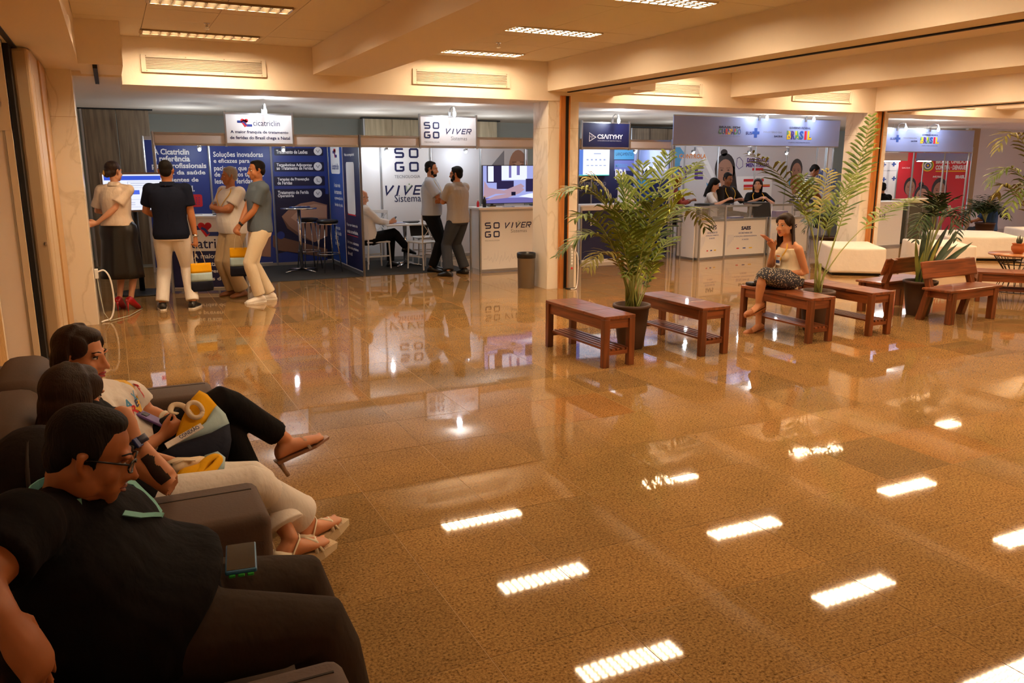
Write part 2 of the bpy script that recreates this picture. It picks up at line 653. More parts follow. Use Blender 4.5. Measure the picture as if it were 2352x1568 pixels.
# ---- columns
def column(name, x0, x1, y0, y1, jamb=None):
    c = MB().rbox(x0, y0, -0.01, x1, y1, 2.66, r=.006)
    o = struct(name, c, M_MARB)
    if jamb:
        j0, j1 = jamb
        MB().box(j0, y0 - .035, 0, j1 - .045, y0 + .01, 2.60).build('jamb', M_ORANGEWOOD, o)
        MB().box(j1 - .045, y0 - .012, 0, j1 + .015, y0 + .01, 2.60).build('track_channel', M_DARK, o)
        MB().box(j1 + .015, y0 - .03, 0, j1 + .03, y0 + .01, 2.60).build('edge_strip', M_ORANGEWOOD, o)
    MB().box(x0 - .001, y0 - .001, 2.18, x1 + .001, y1 + .001, 2.183).build('marble_joint', M_GROUT, o)
    return o
column('pillar_1', -0.78, -0.265, 9.75, 10.25)
column('pillar_2', 5.33, 5.80, 9.86, 10.30, (5.50, 5.62))
column('pillar_3', 11.30, 11.80, 9.86, 10.30, (11.50, 11.64))

# ---- walls
M_GREYWALL = mat('grey_teal_wall', 'b4b7ae', rough=0.8)
struct('wall_back', MB().box(-1.4, 16.6, 0, 24, 16.8, 3.1), M_GREYWALL)
struct('wall_right', MB().box(23.9, -0.8, 0, 24.0, 19, 3.1), M_WALL)
struct('wall_front', MB().box(-1.4, -0.8, 0, 24, -0.7, 3.1), M_WALL)
M_PINKPANEL = mat('partition_white', 'efe6e0', rough=0.5)
M_CREAMPANEL = mat('partition_cream', 'dccfba', rough=0.5)
struct('wall_left', MB().box(-1.40, -0.8, 0, -0.90, 16.7, 3.1), M_WALL)
zr0, zr1 = at_y(30, 300, 7.66).z, at_y(30, 245, 7.66).z
struct('wall_lounge', MB().box(-1.38, 7.66, 0, -.668, 7.72, zr0), M_PINKPANEL)
struct('trim_16', MB().box(-1.38, 7.63, zr0, -.668, 7.72, zr1), M_CREAMPANEL)
struct('wall_upper', MB().box(-1.38, 7.66, zr1, -.668, 7.72, 2.66), M_CREAMPANEL)
struct('trim_17', MB().box(-1.38, 7.645, zr1 + .02, -.668, 7.66, zr1 + .035), M_ALU)
struct('baseboard_left', MB().box(-1.38, 7.645, 0, -.70, 7.66, .07), M_ALU)
struct('trim_18', MB().box(-.715, 7.64, 0, -.668, 7.72, 2.66), M_CREAMPANEL)
struct('trim_23', MB().box(-.735, 7.65, 0, -.718, 7.66, zr0), M_ALU)
struct('trim_19', MB().box(-.80, 7.90, 0, -.645, 8.04, 2.65), M_DARK)
# fluted timber facing nearer the camera
wl = struct('wall_fluted', MB().box(-0.92, 2.2, 0, -0.88, 7.3, 2.65), M_ORANGEWOOD)
M_FLUTE = wood('flute_wood', 'b98d52', 'd6ad70', axis='Z', coat=0)
fm = MB().rbox(-.012, -.022, 0, .012, .022, 2.6, r=.006, seg=1).mesh('flute'); fm.materials.append(M_FLUTE)
for k in range(84):
    link('flute', fm, wl, (-0.872, 2.25 + k * .06, .02))
# stacked folding partition between the wall and the left column
pt = thing('folding_partition', 'beige folding partition panels stacked beside the left marble column', 'partition', (-0.6, 8.0, 0))
M_PBEIGE = mat('partition_beige', 'cfb592', rough=0.45)
M_PVEN = mat('partition_tan', 'c9a06c', rough=0.4)
MB().rbox(-.05, .05, .01, .085, .17, 2.64, r=.03, seg=3).build('end_post', M_PBEIGE, pt)
MB().rbox(.03, .175, .01, .085, .95, 2.64, r=.004).build('panel', M_PBEIGE, pt)
MB().rbox(.03, .96, .01, .10, 1.74, 2.64, r=.004).build('panel', M_PVEN, pt)
MB().box(.083, .30, .2, .087, .31, 2.45).build('seam', M_PVEN, pt)
MB().rbox(.03, .042, 1.02, .05, .054, 1.05, r=.004).build('latch', M_CHROME, pt)

# ---- air grilles in the cross beam
M_GRILLE = mat('grille_metal', 'd8cfc0', rough=0.5)
M_GRDARK = mat('grille_inside', 'a8937a', rough=0.8)
GR = [(.40, 1.69, 'left of the two with the two nearest fixtures over the blue stand'), (3.43, 4.75, ''), (6.56, 7.86, ''), (9.61, 10.88, ''), (12.75, 13.95, '')]
GL = ['long air grille in the cream beam above the blue-lettered clinic stand, nearest the left column',
      'air grille in the cream beam between the sloping beam and the central marble column',
      'air grille on the cream beam above the dark blue sign behind the central column',
      'air grille on the cream beam over the pale blue header with multicoloured logo',
      'far air grille half hidden by the last beam above the red posters']
for (x0, x1, _), lb in zip(GR, GL):
    t = thing('air_grille', lb, 'vent', (x0, 9.85, 2.665), group='air grilles along the cross beam')
    W = x1 - x0
    f = MB()
    f.box(0, -.02, 0, W, 0, .028); f.box(0, -.02, .152, W, 0, .18); f.box(0, -.02, .028, .045, 0, .152); f.box(W - .045, -.02, .028, W, 0, .152)
    f.build('frame', M_GRILLE, t)
    MB().box(.045, -.003, .028, W - .045, -.001, .152).build('backing', M_GRDARK, t)
    sm = MB().box(.045, -.016, -.0035, W - .045, -.004, .0035).mesh('slat'); sm.materials.append(M_GRILLE)
    for k in range(8):
        s = link('slat', sm, t, (0, 0, .036 + k * .0155)); s.rotation_euler = (0.5, 0, 0)
    sc = MB().lathe([(.006, 0), (.006, .004)], n=8).mesh('screw'); sc.materials.append(M_GRDARK)
    for k in range(4):
        for zz in (.014, .166):
            s = link('screw', sc, t, (.05 + k * (W - .1) / 3, -.02, zz)); s.rotation_euler = (PI / 2, 0, 0)

# ---- ceiling lights
def emission(name, color, strength):
    mt = bpy.data.materials.new(name); mt.use_nodes = True
    nt = mt.node_tree; nt.nodes.remove(nt.nodes['Principled BSDF'])
    e = nt.nodes.new('ShaderNodeEmission'); e.inputs[0].default_value = (*color, 1); e.inputs[1].default_value = strength
    nt.links.new(e.outputs[0], nt.nodes['Material Output'].inputs[0])
    return mt
M_TUBE = emission('fluorescent', FIX_COLOR, FIX_STRENGTH)
M_TUBEDIM = emission('fluorescent_dim', FIX_COLOR, FIX_DIM)
M_LOUVER = mat('louvre_blade', 'a39b8c', rough=0.25, metal=0.6)
def make_fixture(tube_mat, dz=.013, hw=.015, lip=.012):
    W, D = 1.14, .26
    f = MB()
    f.box(0, 0, -lip, W, .012, .0); f.box(0, D - .012, -lip, W, D, 0); f.box(0, .012, -lip, .012, D - .012, 0); f.box(W - .012, .012, -lip, W, D - .012, 0)
    f.box(0, 0, -.001, W, D, .002)
    bl = MB()
    for k in range(14):
        x = k * W / 13
        h = hw
        bl.add([(x - h, .012, -.006), (x + h, .012, -.006), (x, .012, -dz), (x - h, D - .012, -.006), (x + h, D - .012, -.006), (x, D - .012, -dz)],
               [(0, 1, 2), (3, 5, 4), (0, 2, 5, 3), (1, 4, 5, 2), (0, 3, 4, 1)])
    for y in (D * .25, D * .5, D * .75):
        bl.add([(.012, y - .011, -.006), (.012, y + .011, -.006), (.012, y, -dz), (W - .012, y - .011, -.006), (W - .012, y + .011, -.006), (W - .012, y, -dz)],
               [(0, 2, 1), (3, 4, 5), (0, 3, 5, 2), (1, 2, 5, 4), (0, 1, 4, 3)])
    tb = MB().box(.014, .014, -.005, W - .014, D - .014, -.003)
    return f, bl, tb
fx, blx, tbx = make_fixture(M_TUBE)
fxd, bld, tbd = make_fixture(M_TUBEDIM, .022, .020, .016)
fmd = fxd.mesh('frame'); fmd.materials.append(mat('fixture_bronze', '9a8468', rough=.35, metal=.5))
bmd = bld.mesh('louvre'); bmd.materials.append(mat('louvre_mirror', 'cfc6b4', rough=.15, metal=.9))
M_TUBEHI = emission('fluorescent_bright', FIX_COLOR, FIX_STRENGTH * 1.5)
tmh = tbx.mesh('lamp'); tmh.materials.append(M_TUBEHI)
fme = fx.mesh('frame'); fme.materials.append(M_GRILLE)
bme = blx.mesh('louvre'); bme.materials.append(M_LOUVER)
tme = tbx.mesh('lamp'); tme.materials.append(M_TUBE)
tmd = tbx.mesh('lamp'); tmd.materials.append(M_TUBEDIM)
FY = [9.27, 7.49, 5.70, 3.92, 2.13]
WHERE = {0: 'over the sofas', 1: 'left of the central column', 2: 'over the first potted palm', 3: 'over the seated woman', 4: 'over the backed benches', 5: 'beyond the backed benches', 6: 'at the far right by the grey wall'}
ORD = ['next to the air grille', 'second from the grille', 'third from the grille', 'fourth from the grille', 'fifth from the grille']
for b in range(7):
    for r, y in enumerate(FY):
        if (b == 4 and r > 3) or (b > 4 and r > 2):
            continue
        t = thing('ceiling_light', 'louvred ceiling light %s, %s' % (WHERE[b], ORD[r]), 'ceiling light',
                  ((.41, 3.54, 6.58, 9.66, 12.72, 15.82, 18.9)[b], y, ZC), group='ceiling lights')
        deep = b == 0 and r < 2
        link('frame', fmd if deep else fme, t); link('louvre', bmd if deep else bme, t); link('lamp', tmh if deep else tmd if b == 0 else tme, t)

# sprinkler heads
for (px, py), lb in (((475, 58), 'small sprinkler head hanging between the two left ceiling lights'),
                     ((1145, 102), 'small sprinkler head beside the ceiling light left of the central column')):
    p = at_z(px, py, ZC - .02)
    t = thing('sprinkler', lb, 'sprinkler', (p.x, p.y, ZC))
    MB().lathe([(.03, 0), (.03, -.006), (.012, -.01), (.01, -.03), (.016, -.032), (.016, -.036)], n=14).build('body', M_CHROME, t)
    MB().lathe([(.004, -.036), (.004, -.05), (.022, -.052), (.022, -.055)], n=12).build('deflector', M_CHROME, t)
# ================================================================== EXHIBITION STANDS
def root_loc(o):
    p = Vector((0, 0, 0))
    while o is not None:
        p += o.location
        o = o.parent
    return p


def part(mb, name, material=None, parent=None, smooth=False):
    """link a shape written in room coordinates as a child of an unrotated thing"""
    r = root_loc(parent) if parent is not None else Vector((0, 0, 0))
    mb.v = [(p[0] - r.x, p[1] - r.y, p[2] - r.z) for p in mb.v]
    return mb.build(name, material, parent, smooth)


def tline(mb, body, px0, px1, pyt, pyb, y, bold=0.02, shear=0.0, z=0.003):
    a, b, c = at_y(px0, pyt, y), at_y(px0, pyb, y), at_y(px1, (pyt + pyb) / 2, y)
    return put_text(mb, body, plane_front(0, y, 0), a.x, c.x, b.z, a.z, bold, shear, z)


def pp(px, py, y):
    p = at_y(px, py, y)
    return (p.x, p.z)


def prect(mb, px0, pyt, px1, pyb, y, z=0.0015, r=0.0):
    a, b, c = at_y(px0, pyt, y), at_y(px0, pyb, y), at_y(px1, (pyt + pyb) / 2, y)
    return put_rect(mb, plane_front(0, y, 0), a.x, b.z, c.x, a.z, z, r)


def ppoly(mb, pts, y, z=0.0015):
    return put_poly(mb, plane_front(0, y, 0), [pp(a, b, y) for a, b in pts], z)


def pdisc(mb, px, py, rpx, y, z=0.002, ry=None):
    c, e, f = at_y(px, py, y), at_y(px + rpx, py, y), at_y(px, py - (ry or rpx), y)
    return put_disc(mb, plane_front(0, y, 0), c.x, c.z, abs(e.x - c.x), abs(f.z - c.z), z)


P_BLUE = mat('print_blue', '253a86', rough=0.45)
P_BLUE2 = mat('print_mid_blue', '2a4ea0', rough=0.45)
P_NAVY = mat('print_navy', '1b2150', rough=0.45)
P_DNAVY = mat('print_dark_navy', '161838', rough=0.45)
P_WHITE = mat('print_white', 'f2f2f4', rough=0.5)
P_RED = mat('print_red', 'd22432', rough=0.5)
P_SKIN1 = mat('print_skin', 'a87a62', rough=0.5)
P_SKIN2 = mat('print_skin_shade', '7c5644', rough=0.5)
P_SKIN3 = mat('print_skin_light', 'c79a80', rough=0.5)
P_GREY = mat('print_grey', '8a8a92', rough=0.5)
P_LGREY = mat('print_light_grey', 'd6d5da', rough=0.5)
P_GREEN = mat('print_green', '5f9a5a', rough=0.5)
P_SAGE = mat('print_sage', '9fb58f', rough=0.5)
P_YELLOW = mat('print_yellow', 'f2c81e', rough=0.5)
P_PURPLE = mat('print_purple', '4b2a86', rough=0.5)
P_ORANGE = mat('print_orange', 'e88a32', rough=0.5)
P_HAIR = mat('print_hair', '2a201d', rough=0.5)
P_PALE = mat('print_pale_blue', 'a9b4dc', rough=0.5)
P_HEADER = mat('print_header_blue', '93a2d8', rough=0.5)
P_CYAN = mat('print_cyan', '4f9fd0', rough=0.5)
M_CARPET = mat('carpet_grey', '3a3836', rough=0.95, bump=0.5, bscale=300)
M_LAMINATE = mat('white_laminate', 'eceaea', rough=0.35)
M_FASCIA = mat('fascia_panel', 'dcd2c8', rough=0.5)
M_GLASS = mat('clear_glass', 'f4f8fa', rough=0.02, trans=0.0, alpha=0.14, spec=0.6)
YF, YB, HT = 12.24, 14.25, 2.13
M_BULB = emission('led_bulb', SPOT_COLOR, 22.0)


def octpost(mb, x, y, h=HT, r=.021):
    mb.lathe([(r, 0), (r, h)], n=8, c=(x, y, 0))
    mb.lathe([(r * .55, h), (r * .55, h + .012)], n=8, c=(x, y, 0))


def stand_shell(name, label, xs, front_posts, y_front=YF, y_back=YB, fascia=True, side_left=None, side_right=None):
    st = thing(name, label, 'exhibition stand', (xs[0], y_front, 0), group=None)
    panels = []
    for i in range(len(xs) - 1):
        mb = MB().box(xs[i] + .02, y_back, .06, xs[i + 1] - .02, y_back + .012, HT - .04)
        panels.append(part(mb, 'panel', M_WHITE, st))
    for x in xs:
        part(octpost_mb(x, y_back), 'post', M_ALU, st)
    for x in front_posts:
        part(octpost_mb(x, y_front), 'post', M_ALU, st)
    for z in (.03, HT - .02):
        part(MB().box(xs[0], y_back - .012, z - .025, xs[-1], y_back + .012, z + .025), 'rail', M_ALU, st)
    if fascia:
        for i in range(len(front_posts) - 1):
            a, b = front_posts[i] + .02, front_posts[i + 1] - .02
            part(MB().box(a, y_front - .005, 1.985, b, y_front + .005, HT - .025), 'fascia', M_FASCIA, st)
            part(MB().box(a, y_front - .012, 1.955, b, y_front + .012, 1.985), 'rail', M_ALU, st)
            part(MB().box(a, y_front - .012, HT - .028, b, y_front + .012, HT), 'rail', M_ALU, st)
    return st, panels


def octpost_mb(x, y, h=HT, r=.021):
    mb = MB(); octpost(mb, x, y, h, r)
    return mb


def wrapped_print(panel, mb, name='lettering', label=None):
    """flat print lying on a panel: a sub-part"""
    o = part(mb, name, None, panel)
    if label:
        o['label'] = label
    return o


def spot_lamp(x, y, z, label, target, power, arm='front', drop=.10, size=55):
    """small arm light: clamp, curved arm, reflector head with a glowing bulb, plus its light"""
    t = thing('arm_spotlight', label, 'spotlight', (x, y, z), group='white arm spotlights on the stands')
    a = MB().box(-.02, -.01, -.05, .02, .02, .03)
    a.build('clamp', M_ALU, t)
    MB().tube([(0, 0, 0), (0, -.02, .07), (0, -.09, .10), (0, -.17, .085)], .006, n=8).build('arm', M_ALU, t, True)
    MB().tube([(0, -.165, .09), (0, -.18, .06), (0, -.19, .02)], [.014, .018, .02], n=14).build('lamp_head', M_ALU, t, True)
    MB().ell((0, -.195, -.015), (.026, .026, .045)).use(M_BULB).build('bulb', M_BULB, t, True)
    l = bpy.data.lights.new('bulb', 'POINT')
    l.energy = power
    l.color = SPOT_COLOR
    l.shadow_soft_size = .03
    lo = bpy.data.objects.new('bulb_light', l)
    COL.objects.link(lo)
    lo.parent = t
    lo.location = (0, -.25, .0)
    return t


def inner_lamp(x, y, label, power, target):
    """small spot under the top rail that lights the back wall of a stand"""
    t = thing('rail_spotlight', label, 'spotlight', (x, y, 1.98), group='spotlights under the stand rails')
    MB().box(-.012, -.012, .0, .012, .012, .05).build('clamp', M_ALU, t)
    MB().tube([(0, .0, .0), (0, .03, -.02), (0, .07, -.035)], [.018, .03, .036], n=12).build('lamp_head', M_ALU, t, True)
    MB().ell((0, .055, -.06), (.022, .022, .022)).build('bulb', M_BULB, t, True)
    l = bpy.data.lights.new('bulb', 'POINT'); l.energy = power; l.color = SPOT_COLOR
    l.shadow_soft_size = .03
    lo = bpy.data.objects.new('bulb_light', l); COL.objects.link(lo); lo.parent = t; lo.location = (0, .03, -.10)
    return t


def sign_box(label, px, y, back=None, face=None):
    (x0, t0, x1, b1) = px
    a, b = at_y(x0, t0, y), at_y(x1, b1, y)
    t = thing('stand_sign', label, 'sign', (a.x, y, b.z), group=None)
    W, Hh = b.x - a.x, a.z - b.z
    MB().box(.02, 0, .02, W - .02, .03, Hh - .02).build('face', face or P_WHITE, t)
    MB().box(0, -.012, -.03, .022, .035, Hh + .02).build('frame_post', M_ALU, t)
    MB().box(W - .022, -.012, -.03, W, .035, Hh + .02).build('frame_post', M_ALU, t)
    MB().box(.022, -.008, 0, W - .022, .03, .02).build('frame_rail', M_ALU, t)
    MB().box(.022, -.008, Hh - .02, W - .022, .03, Hh).build('frame_rail', M_ALU, t)
    return t, a.x, b.z, W, Hh


# hand-shaped clinic emblem: two bars and two interlocked round shapes
def clinic_logo(mbb, mbr, M, cx, cy, s, z=.003):
    put_rect(mbb, M, cx - 1.0 * s, cy + .02 * s, cx - .25 * s, cy + .34 * s, z, .05 * s)
    put_rect(mbb, M, cx + .2 * s, cy - .46 * s, cx + 1.0 * s, cy - .14 * s, z, .05 * s)
    put_disc(mbr, M, cx - .28 * s, cy + .36 * s, .26 * s, .24 * s, z + .001)
    put_disc(mbr, M, cx + .24 * s, cy + .36 * s, .26 * s, .24 * s, z + .001)
    put_poly(mbr, M, [(cx - .50 * s, cy + .24 * s), (cx + .02 * s, cy - .54 * s), (cx + .34 * s, cy - .30 * s), (cx - .06 * s, cy + .52 * s)], z + .001)
    put_poly(mbr, M, [(cx + .48 * s, cy + .24 * s), (cx + .14 * s, cy - .06 * s), (cx - .05 * s, cy + .25 * s), (cx + .1 * s, cy + .5 * s)], z + .001)
    put_stroke(mbb, M, [(cx - .30 * s, cy + .18 * s), (cx - .02 * s, cy + .05 * s), (cx + .22 * s, cy - .30 * s)], .20 * s, z + .002)


# ---- SOGO squared letters drawn as strokes in a unit square
SOGO = {'S': [(1, 1), (.12, 1), (0, .9), (0, .6), (.1, .5), (.9, .5), (1, .4), (1, .1), (.88, 0), (0, 0)],
        'O': [(.5, 1), (.12, 1), (0, .88), (0, .12), (.12, 0), (.88, 0), (1, .12), (1, .88), (.88, 1), (.5, 1)],
        'G': [(1, 1), (.12, 1), (0, .88), (0, .12), (.12, 0), (.88, 0), (1, .1), (1, .45), (.55, .45)]}


def sogo(mb, M, x0, y0, w_, h_, z=.003, frac=(.42, .42)):
    lw, lh = w_ * frac[0], h_ * frac[1]
    for i, ch in enumerate('SOGO'):
        ox = x0 + (w_ - lw if i % 2 else 0)
        oy = y0 + (0 if i >= 2 else h_ - lh)
        th = lh * .2
        put_stroke(mb, M, [(ox + th / 2 + a * (lw - th), oy + th / 2 + b * (lh - th)) for a, b in SOGO[ch]], th, z)


def viver(mb, mbg, M, x0, y0, w_, h_, z=.003, last='VIVER'):
    """slanted angular word, x0..x0+w_"""
    n = len(last)
    cw = w_ / 5.0
    sl = h_ * .28
    def P(i, a, b):
        return (x0 + i * cw + a * cw * .86 + b * sl, y0 + b * h_)
    th = h_ * .2
    for i, ch in enumerate(last):
        if ch == 'V':
            put_stroke(mb, M, [P(i, -.02, 1), P(i, .34, .06), P(i, .92, 1)], th, z)
        elif ch == 'I':
            put_stroke(mb, M, [P(i, .45, 0), P(i, .45, 1)], th, z)
        elif ch == 'E':
            put_stroke(mb, M, [P(i, 1, .93), P(i, .2, .93), P(i, .2, .07), P(i, 1, .07)], th * .85, z)
            put_stroke(mb, M, [P(i, .2, .5), P(i, .9, .5)], th * .85, z)
        elif ch == 'R':
            put_stroke(mb, M, [P(i, .12, 0), P(i, .12, .93), P(i, .9, .93), P(i, 1, .8), P(i, 1, .55), P(i, .9, .45), P(i, .3, .45)], th * .85, z)
            put_stroke(mb, M, [P(i, .55, .45), P(i, .95, 0)], th * .9, z)
    if mbg is not None:
        put_stroke(mbg, M, [P(2, .22, .95), P(2, .42, .4), P(2, .85, 1.05)], th * .45, z + .001)
        c = P(2, .5, 1.12)
        put_disc(mbg, M, c[0], c[1], h_ * .09, None, z + .001)


# ---------------------------------------------------------------- carpet
cp = thing('stand_carpet', 'dark grey carpet under the clinic and software stands', 'carpet', (0.62, 12.24, 0))
MB().box(1.0, 0, 0.0, 4.55, 2.0, .006).build('carpet_sheet', M_CARPET, cp)
MB().box(0.02, .5, 0.0, .99, 2.0, .006).build('carpet_sheet', M_CARPET, cp)

# ---------------------------------------------------------------- clinic stand (blue)
XS = [0.50, 1.46, 2.44, 3.40]
st1, pn = stand_shell('clinic_stand', 'exhibition stand with dark blue panels of white text and bandaged leg picture', XS, [0.555, 3.40])
yb = YB - .001
for i, p in enumerate(pn):
    b = MB().use(P_BLUE)
    put_rect(b, plane_front(0, YB, 0), XS[i] + .02, .07, XS[i + 1] - .02, HT - .05, .001)
    if i == 2:
        b.use(P_DNAVY)
        put_rect(b, plane_front(0, YB, 0), XS[i] + .02, .07, XS[i + 1] - .02, 1.2, .0015)
    wrapped_print(p, b, 'print_background')
m1 = MB().use(P_WHITE)
for s, x0, x1, t, bo in (('A Cicatriclin', 351, 434, 341, 355), ('é referência', 351, 436, 357, 371), ('para profissionais', 348, 474, 374, 390),
                         ('etapa da saúde', 358, 472, 391, 404), ('e pacientes de', 358, 456, 408, 421), ('todo o Brasil.', 352, 447, 427, 441)):
    tline(m1, s, x0, x1, t, bo, yb, .03)
wrapped_print(pn[0], m1)
r1 = MB().use(P_RED)
prect(r1, 405, 447, 465, 476, yb, .003, .03)
r1.use(P_BLUE)
for a in range(4):
    for b in range(4):
        pdisc(r1, 438 + a * 6.5, 454 + b * 5, 1.1, yb, .004)
wrapped_print(pn[0], r1, 'red_badge')
m2 = MB().use(P_WHITE)
for s, x0, x1, t, bo in (('Soluções inovadoras', 489, 604, 348, 363), ('e eficazes para', 490, 573, 364, 377), ('pacientes que sofrem', 491, 608, 380, 395),
                         ('de todos os tipos de', 492, 606, 395, 409), ('lesões e feridas.', 493, 583, 410, 422)):
    tline(m2, s, x0, x1, t, bo, yb, .02)
wrapped_print(pn[1], m2)
d3 = MB().use(P_DNAVY)
for t, b, x1 in ((340, 357, 742), (372, 394, 744), (405, 427, 746), (434, 456, 747)):
    prect(d3, 629, t, x1, b, yb, .002, .02)
d3.use(P_WHITE)
for cy in (347, 382, 414, 444):
    pdisc(d3, 730, cy, 9.5, yb, .003)
d3.use(P_GREY)
for k, cy in enumerate((347, 382, 414, 444)):
    M0 = plane_front(0, yb, 0)
    c = at_y(730, cy, yb)
    put_stroke(d3, M0, [(c.x - .03, c.z + .02), (c.x + .0, c.z - .02), (c.x + .03, c.z + .025)] if k != 2 else [(c.x - .015, c.z + .03), (c.x - .012, c.z - .015), (c.x + .03, c.z - .025)], .01, .004)
wrapped_print(pn[2], d3, 'print_pills')
m3 = MB().use(P_WHITE)
for s, x0, x1, t, bo in (('Tratamento de Lesões', 634, 706, 344, 353), ('Terapêuticas Adjuvantes', 635, 716, 375, 384), ('ao Tratamento de Feridas', 635, 719, 382, 390),
                         ('Terapias de Prevenção', 637, 710, 408, 417), ('de Feridas', 637, 671, 416, 424), ('Tratamento de Ferida', 638, 709, 438, 446), ('Operatória', 638, 675, 446, 455)):
    tline(m3, s, x0, x1, t, bo, yb, .025)
wrapped_print(pn[2], m3)
# bandaged leg pictures on the lower halves
q = MB().use(P_SKIN1)
ppoly(q, [(647, 497), (664, 480), (690, 467), (720, 462), (751, 470), (752, 542), (722, 556), (690, 538), (664, 519)], yb, .003)
q.use(P_SKIN2)
ppoly(q, [(647, 497), (664, 519), (690, 538), (722, 556), (690, 545), (660, 524)], yb, .004)
ppoly(q, [(627, 540), (660, 548), (752, 572), (752, 590), (700, 585), (640, 575), (627, 566)], yb, .003)
q.use(P_SKIN3)
ppoly(q, [(668, 500), (690, 478), (722, 468), (750, 472), (750, 500), (716, 500), (690, 515)], yb, .004)
q.use(P_BLUE)
ppoly(q, [(627, 585), (660, 577), (752, 592), (752, 604), (627, 604)], yb, .003)
pdisc(q, 645, 540, 9, yb, .005)
wrapped_print(pn[2], q, 'leg_picture')
q = MB().use(P_SKIN1)
ppoly(q, [(560, 545), (590, 530), (622, 538), (622, 590), (560, 585)], yb, .002)
q.use(P_GREEN)
ppoly(q, [(560, 470), (585, 462), (600, 478), (590, 492), (560, 492)], yb, .002)
q.use(P_SKIN3)
ppoly(q, [(556, 480), (588, 500), (588, 548), (556, 556)], yb, .002)
wrapped_print(pn[1], q, 'hand_picture')

# divider wall: two panels seen at an angle
div = thing('divider_wall', 'angled dark blue divider wall with white card, between the clinic and software stands', 'divider', (3.40, 12.24, 0))
for (y0, y1) in ((12.27, 13.25), (13.28, 14.22)):
    p = part(MB().box(3.394, y0, .07, 3.406, y1, HT - .05), 'panel', M_WHITE, div)
    b = MB().use(P_NAVY if y0 < 13 else P_BLUE2)
    put_rect(b, plane_side(3.394, 0, 0), -y1 + .005, .08, -y0 - .005, HT - .055, .001)
    wrapped_print(p, b, 'print_background')
    t = MB().use(P_WHITE)
    Ms = plane_side(3.394, 0, 0)
    L = y1 - y0
    if y0 < 13:
        put_rect(t, Ms, -13.06, .93, -12.58, 1.74, .002, .05)
        for s, z0, a, bb in (('Nos acompanhe!', 1.82, .12, .72), ('Fique por dentro de', .72, .1, .76), ('todas as novidades.', .62, .1, .78), ('Em breve, estaremos', .44, .1, .78), ('ainda mais próximos', .35, .1, .76), ('de você!', .26, .1, .38)):
            put_text(t, s, Ms, -y1 + a * L, -y1 + bb * L, z0, z0 + .058, .02, 0, .002)
        t.use(P_RED)
        put_rect(t, Ms, -13.06, .91, -12.58, .93, .002)
        put_rect(t, Ms, -13.15, .585, -12.5, .595, .002)
    else:
        put_rect(t, Ms, -14.05, 1.55, -13.45, 2.06, .002, .05)
        for s, z0, a, bb in (('A maior rede', 1.33, .35, .78), ('de tratamento', 1.22, .35, .86), ('e prevenção de', 1.11, .35, .92), ('feridas do país.', 1.0, .35, .92), ('Somos uma', .62, .25, .65), ('rede focada', .53, .25, .72),
                             ('na cura', .44, .25, .5), ('da ferida', .35, .25, .56)):
            put_text(t, s, Ms, -y1 + a * L, -y1 + bb * L, z0, z0 + .07, .02, 0, .002)
        t.use(P_BLUE)
        put_text(t, 'cicatriclin', Ms, -13.98, -13.52, 1.62, 1.72, .02, 0, .003)
        lb, lr = MB().use(P_BLUE), MB().use(P_RED)
        clinic_logo(lb, lr, Ms, -13.75, 1.88, .14, .003)
        wrapped_print(p, lb, 'emblem_bars'); wrapped_print(p, lr, 'emblem_hands')
    wrapped_print(p, t)
part(MB().box(3.385, 12.25, .0, 3.415, 14.24, .065), 'base_rail', M_ALU, div)
part(MB().box(3.385, 12.25, HT - .05, 3.415, 14.24, HT - .01), 'top_rail', M_ALU, div)

# clinic sign
s1, sx, sz, sw, sh = sign_box('white lit sign with red and blue hands emblem above the blue clinic stand', (513, 258, 676, 333), YF - .02)
Ml = plane_front(0, 0, 0)
lb, lr = MB().use(P_BLUE), MB().use(P_RED)
clinic_logo(lb, lr, Ml, sw * .29, sh * .68, .10)
lb.build('emblem_bars', None, s1); lr.build('emblem_hands', None, s1)
t = MB().use(P_NAVY)
put_text(t, 'cicatriclin', Ml, sw * .41, sw * .80, sh * .60, sh * .78, .0)
put_text(t, 'A maior franquia de tratamento', Ml, sw * .08, sw * .92, sh * .33, sh * .45, .02)
put_text(t, 'de feridas do Brasil chega a Natal', Ml, sw * .07, sw * .94, sh * .14, sh * .27, .02)
t.build('lettering', None, s1)
spot_lamp(sx + sw * .56, YF - .03, sz + sh + .03, 'arm spotlight on the white sign with the hands emblem', (sx + sw * .52, YF, 2.0), SPOT_POWER)
inner_lamp(1.25, 13.4, 'small rail spotlight over the left blue text panel', INNER, (1.25, YB, 1.2))
inner_lamp(2.50, 13.4, 'small rail spotlight over the blue panel listing treatments', INNER, (2.5, YB, 1.2))

# clinic counter, turned a little
cc = thing('clinic_counter', 'white stand counter with red and blue emblem and dark blue lower band', 'counter', (0.62, 11.80, 0), -0.33)
MB().box(.02, 0, .05, .96, .012, 1.0).build('front_panel', M_LAMINATE, cc)
MB().box(0, .02, .05, .012, .46, 1.0).build('side_panel', M_LAMINATE, cc)
MB().box(.968, .02, .05, .98, .46, 1.0).build('side_panel', M_LAMINATE, cc)
MB().rbox(-.02, -.02, 1.0, 1.0, .5, 1.03, r=.006).build('counter_top', M_LAMINATE, cc)
for x in (.0, .98):
    for y in (.0, .47):
        MB().lathe([(.02, 0), (.02, 1.0)], n=8, c=(x, y, 0)).build('post', M_ALU, cc)
MB().box(0, -.008, .02, .98, .02, .06).build('base_rail', M_ALU, cc)
Mc = plane_front(0, -.001, 0)
b = MB().use(P_NAVY); put_rect(b, Mc, .022, .07, .96, .56, .001); b.build('print_band', None, cc)
lb, lr = MB().use(P_BLUE), MB().use(P_RED)
clinic_logo(lb, lr, Mc, .48, .84, .17)
lb.build('emblem_bars', None, cc); lr.build('emblem_hands', None, cc)
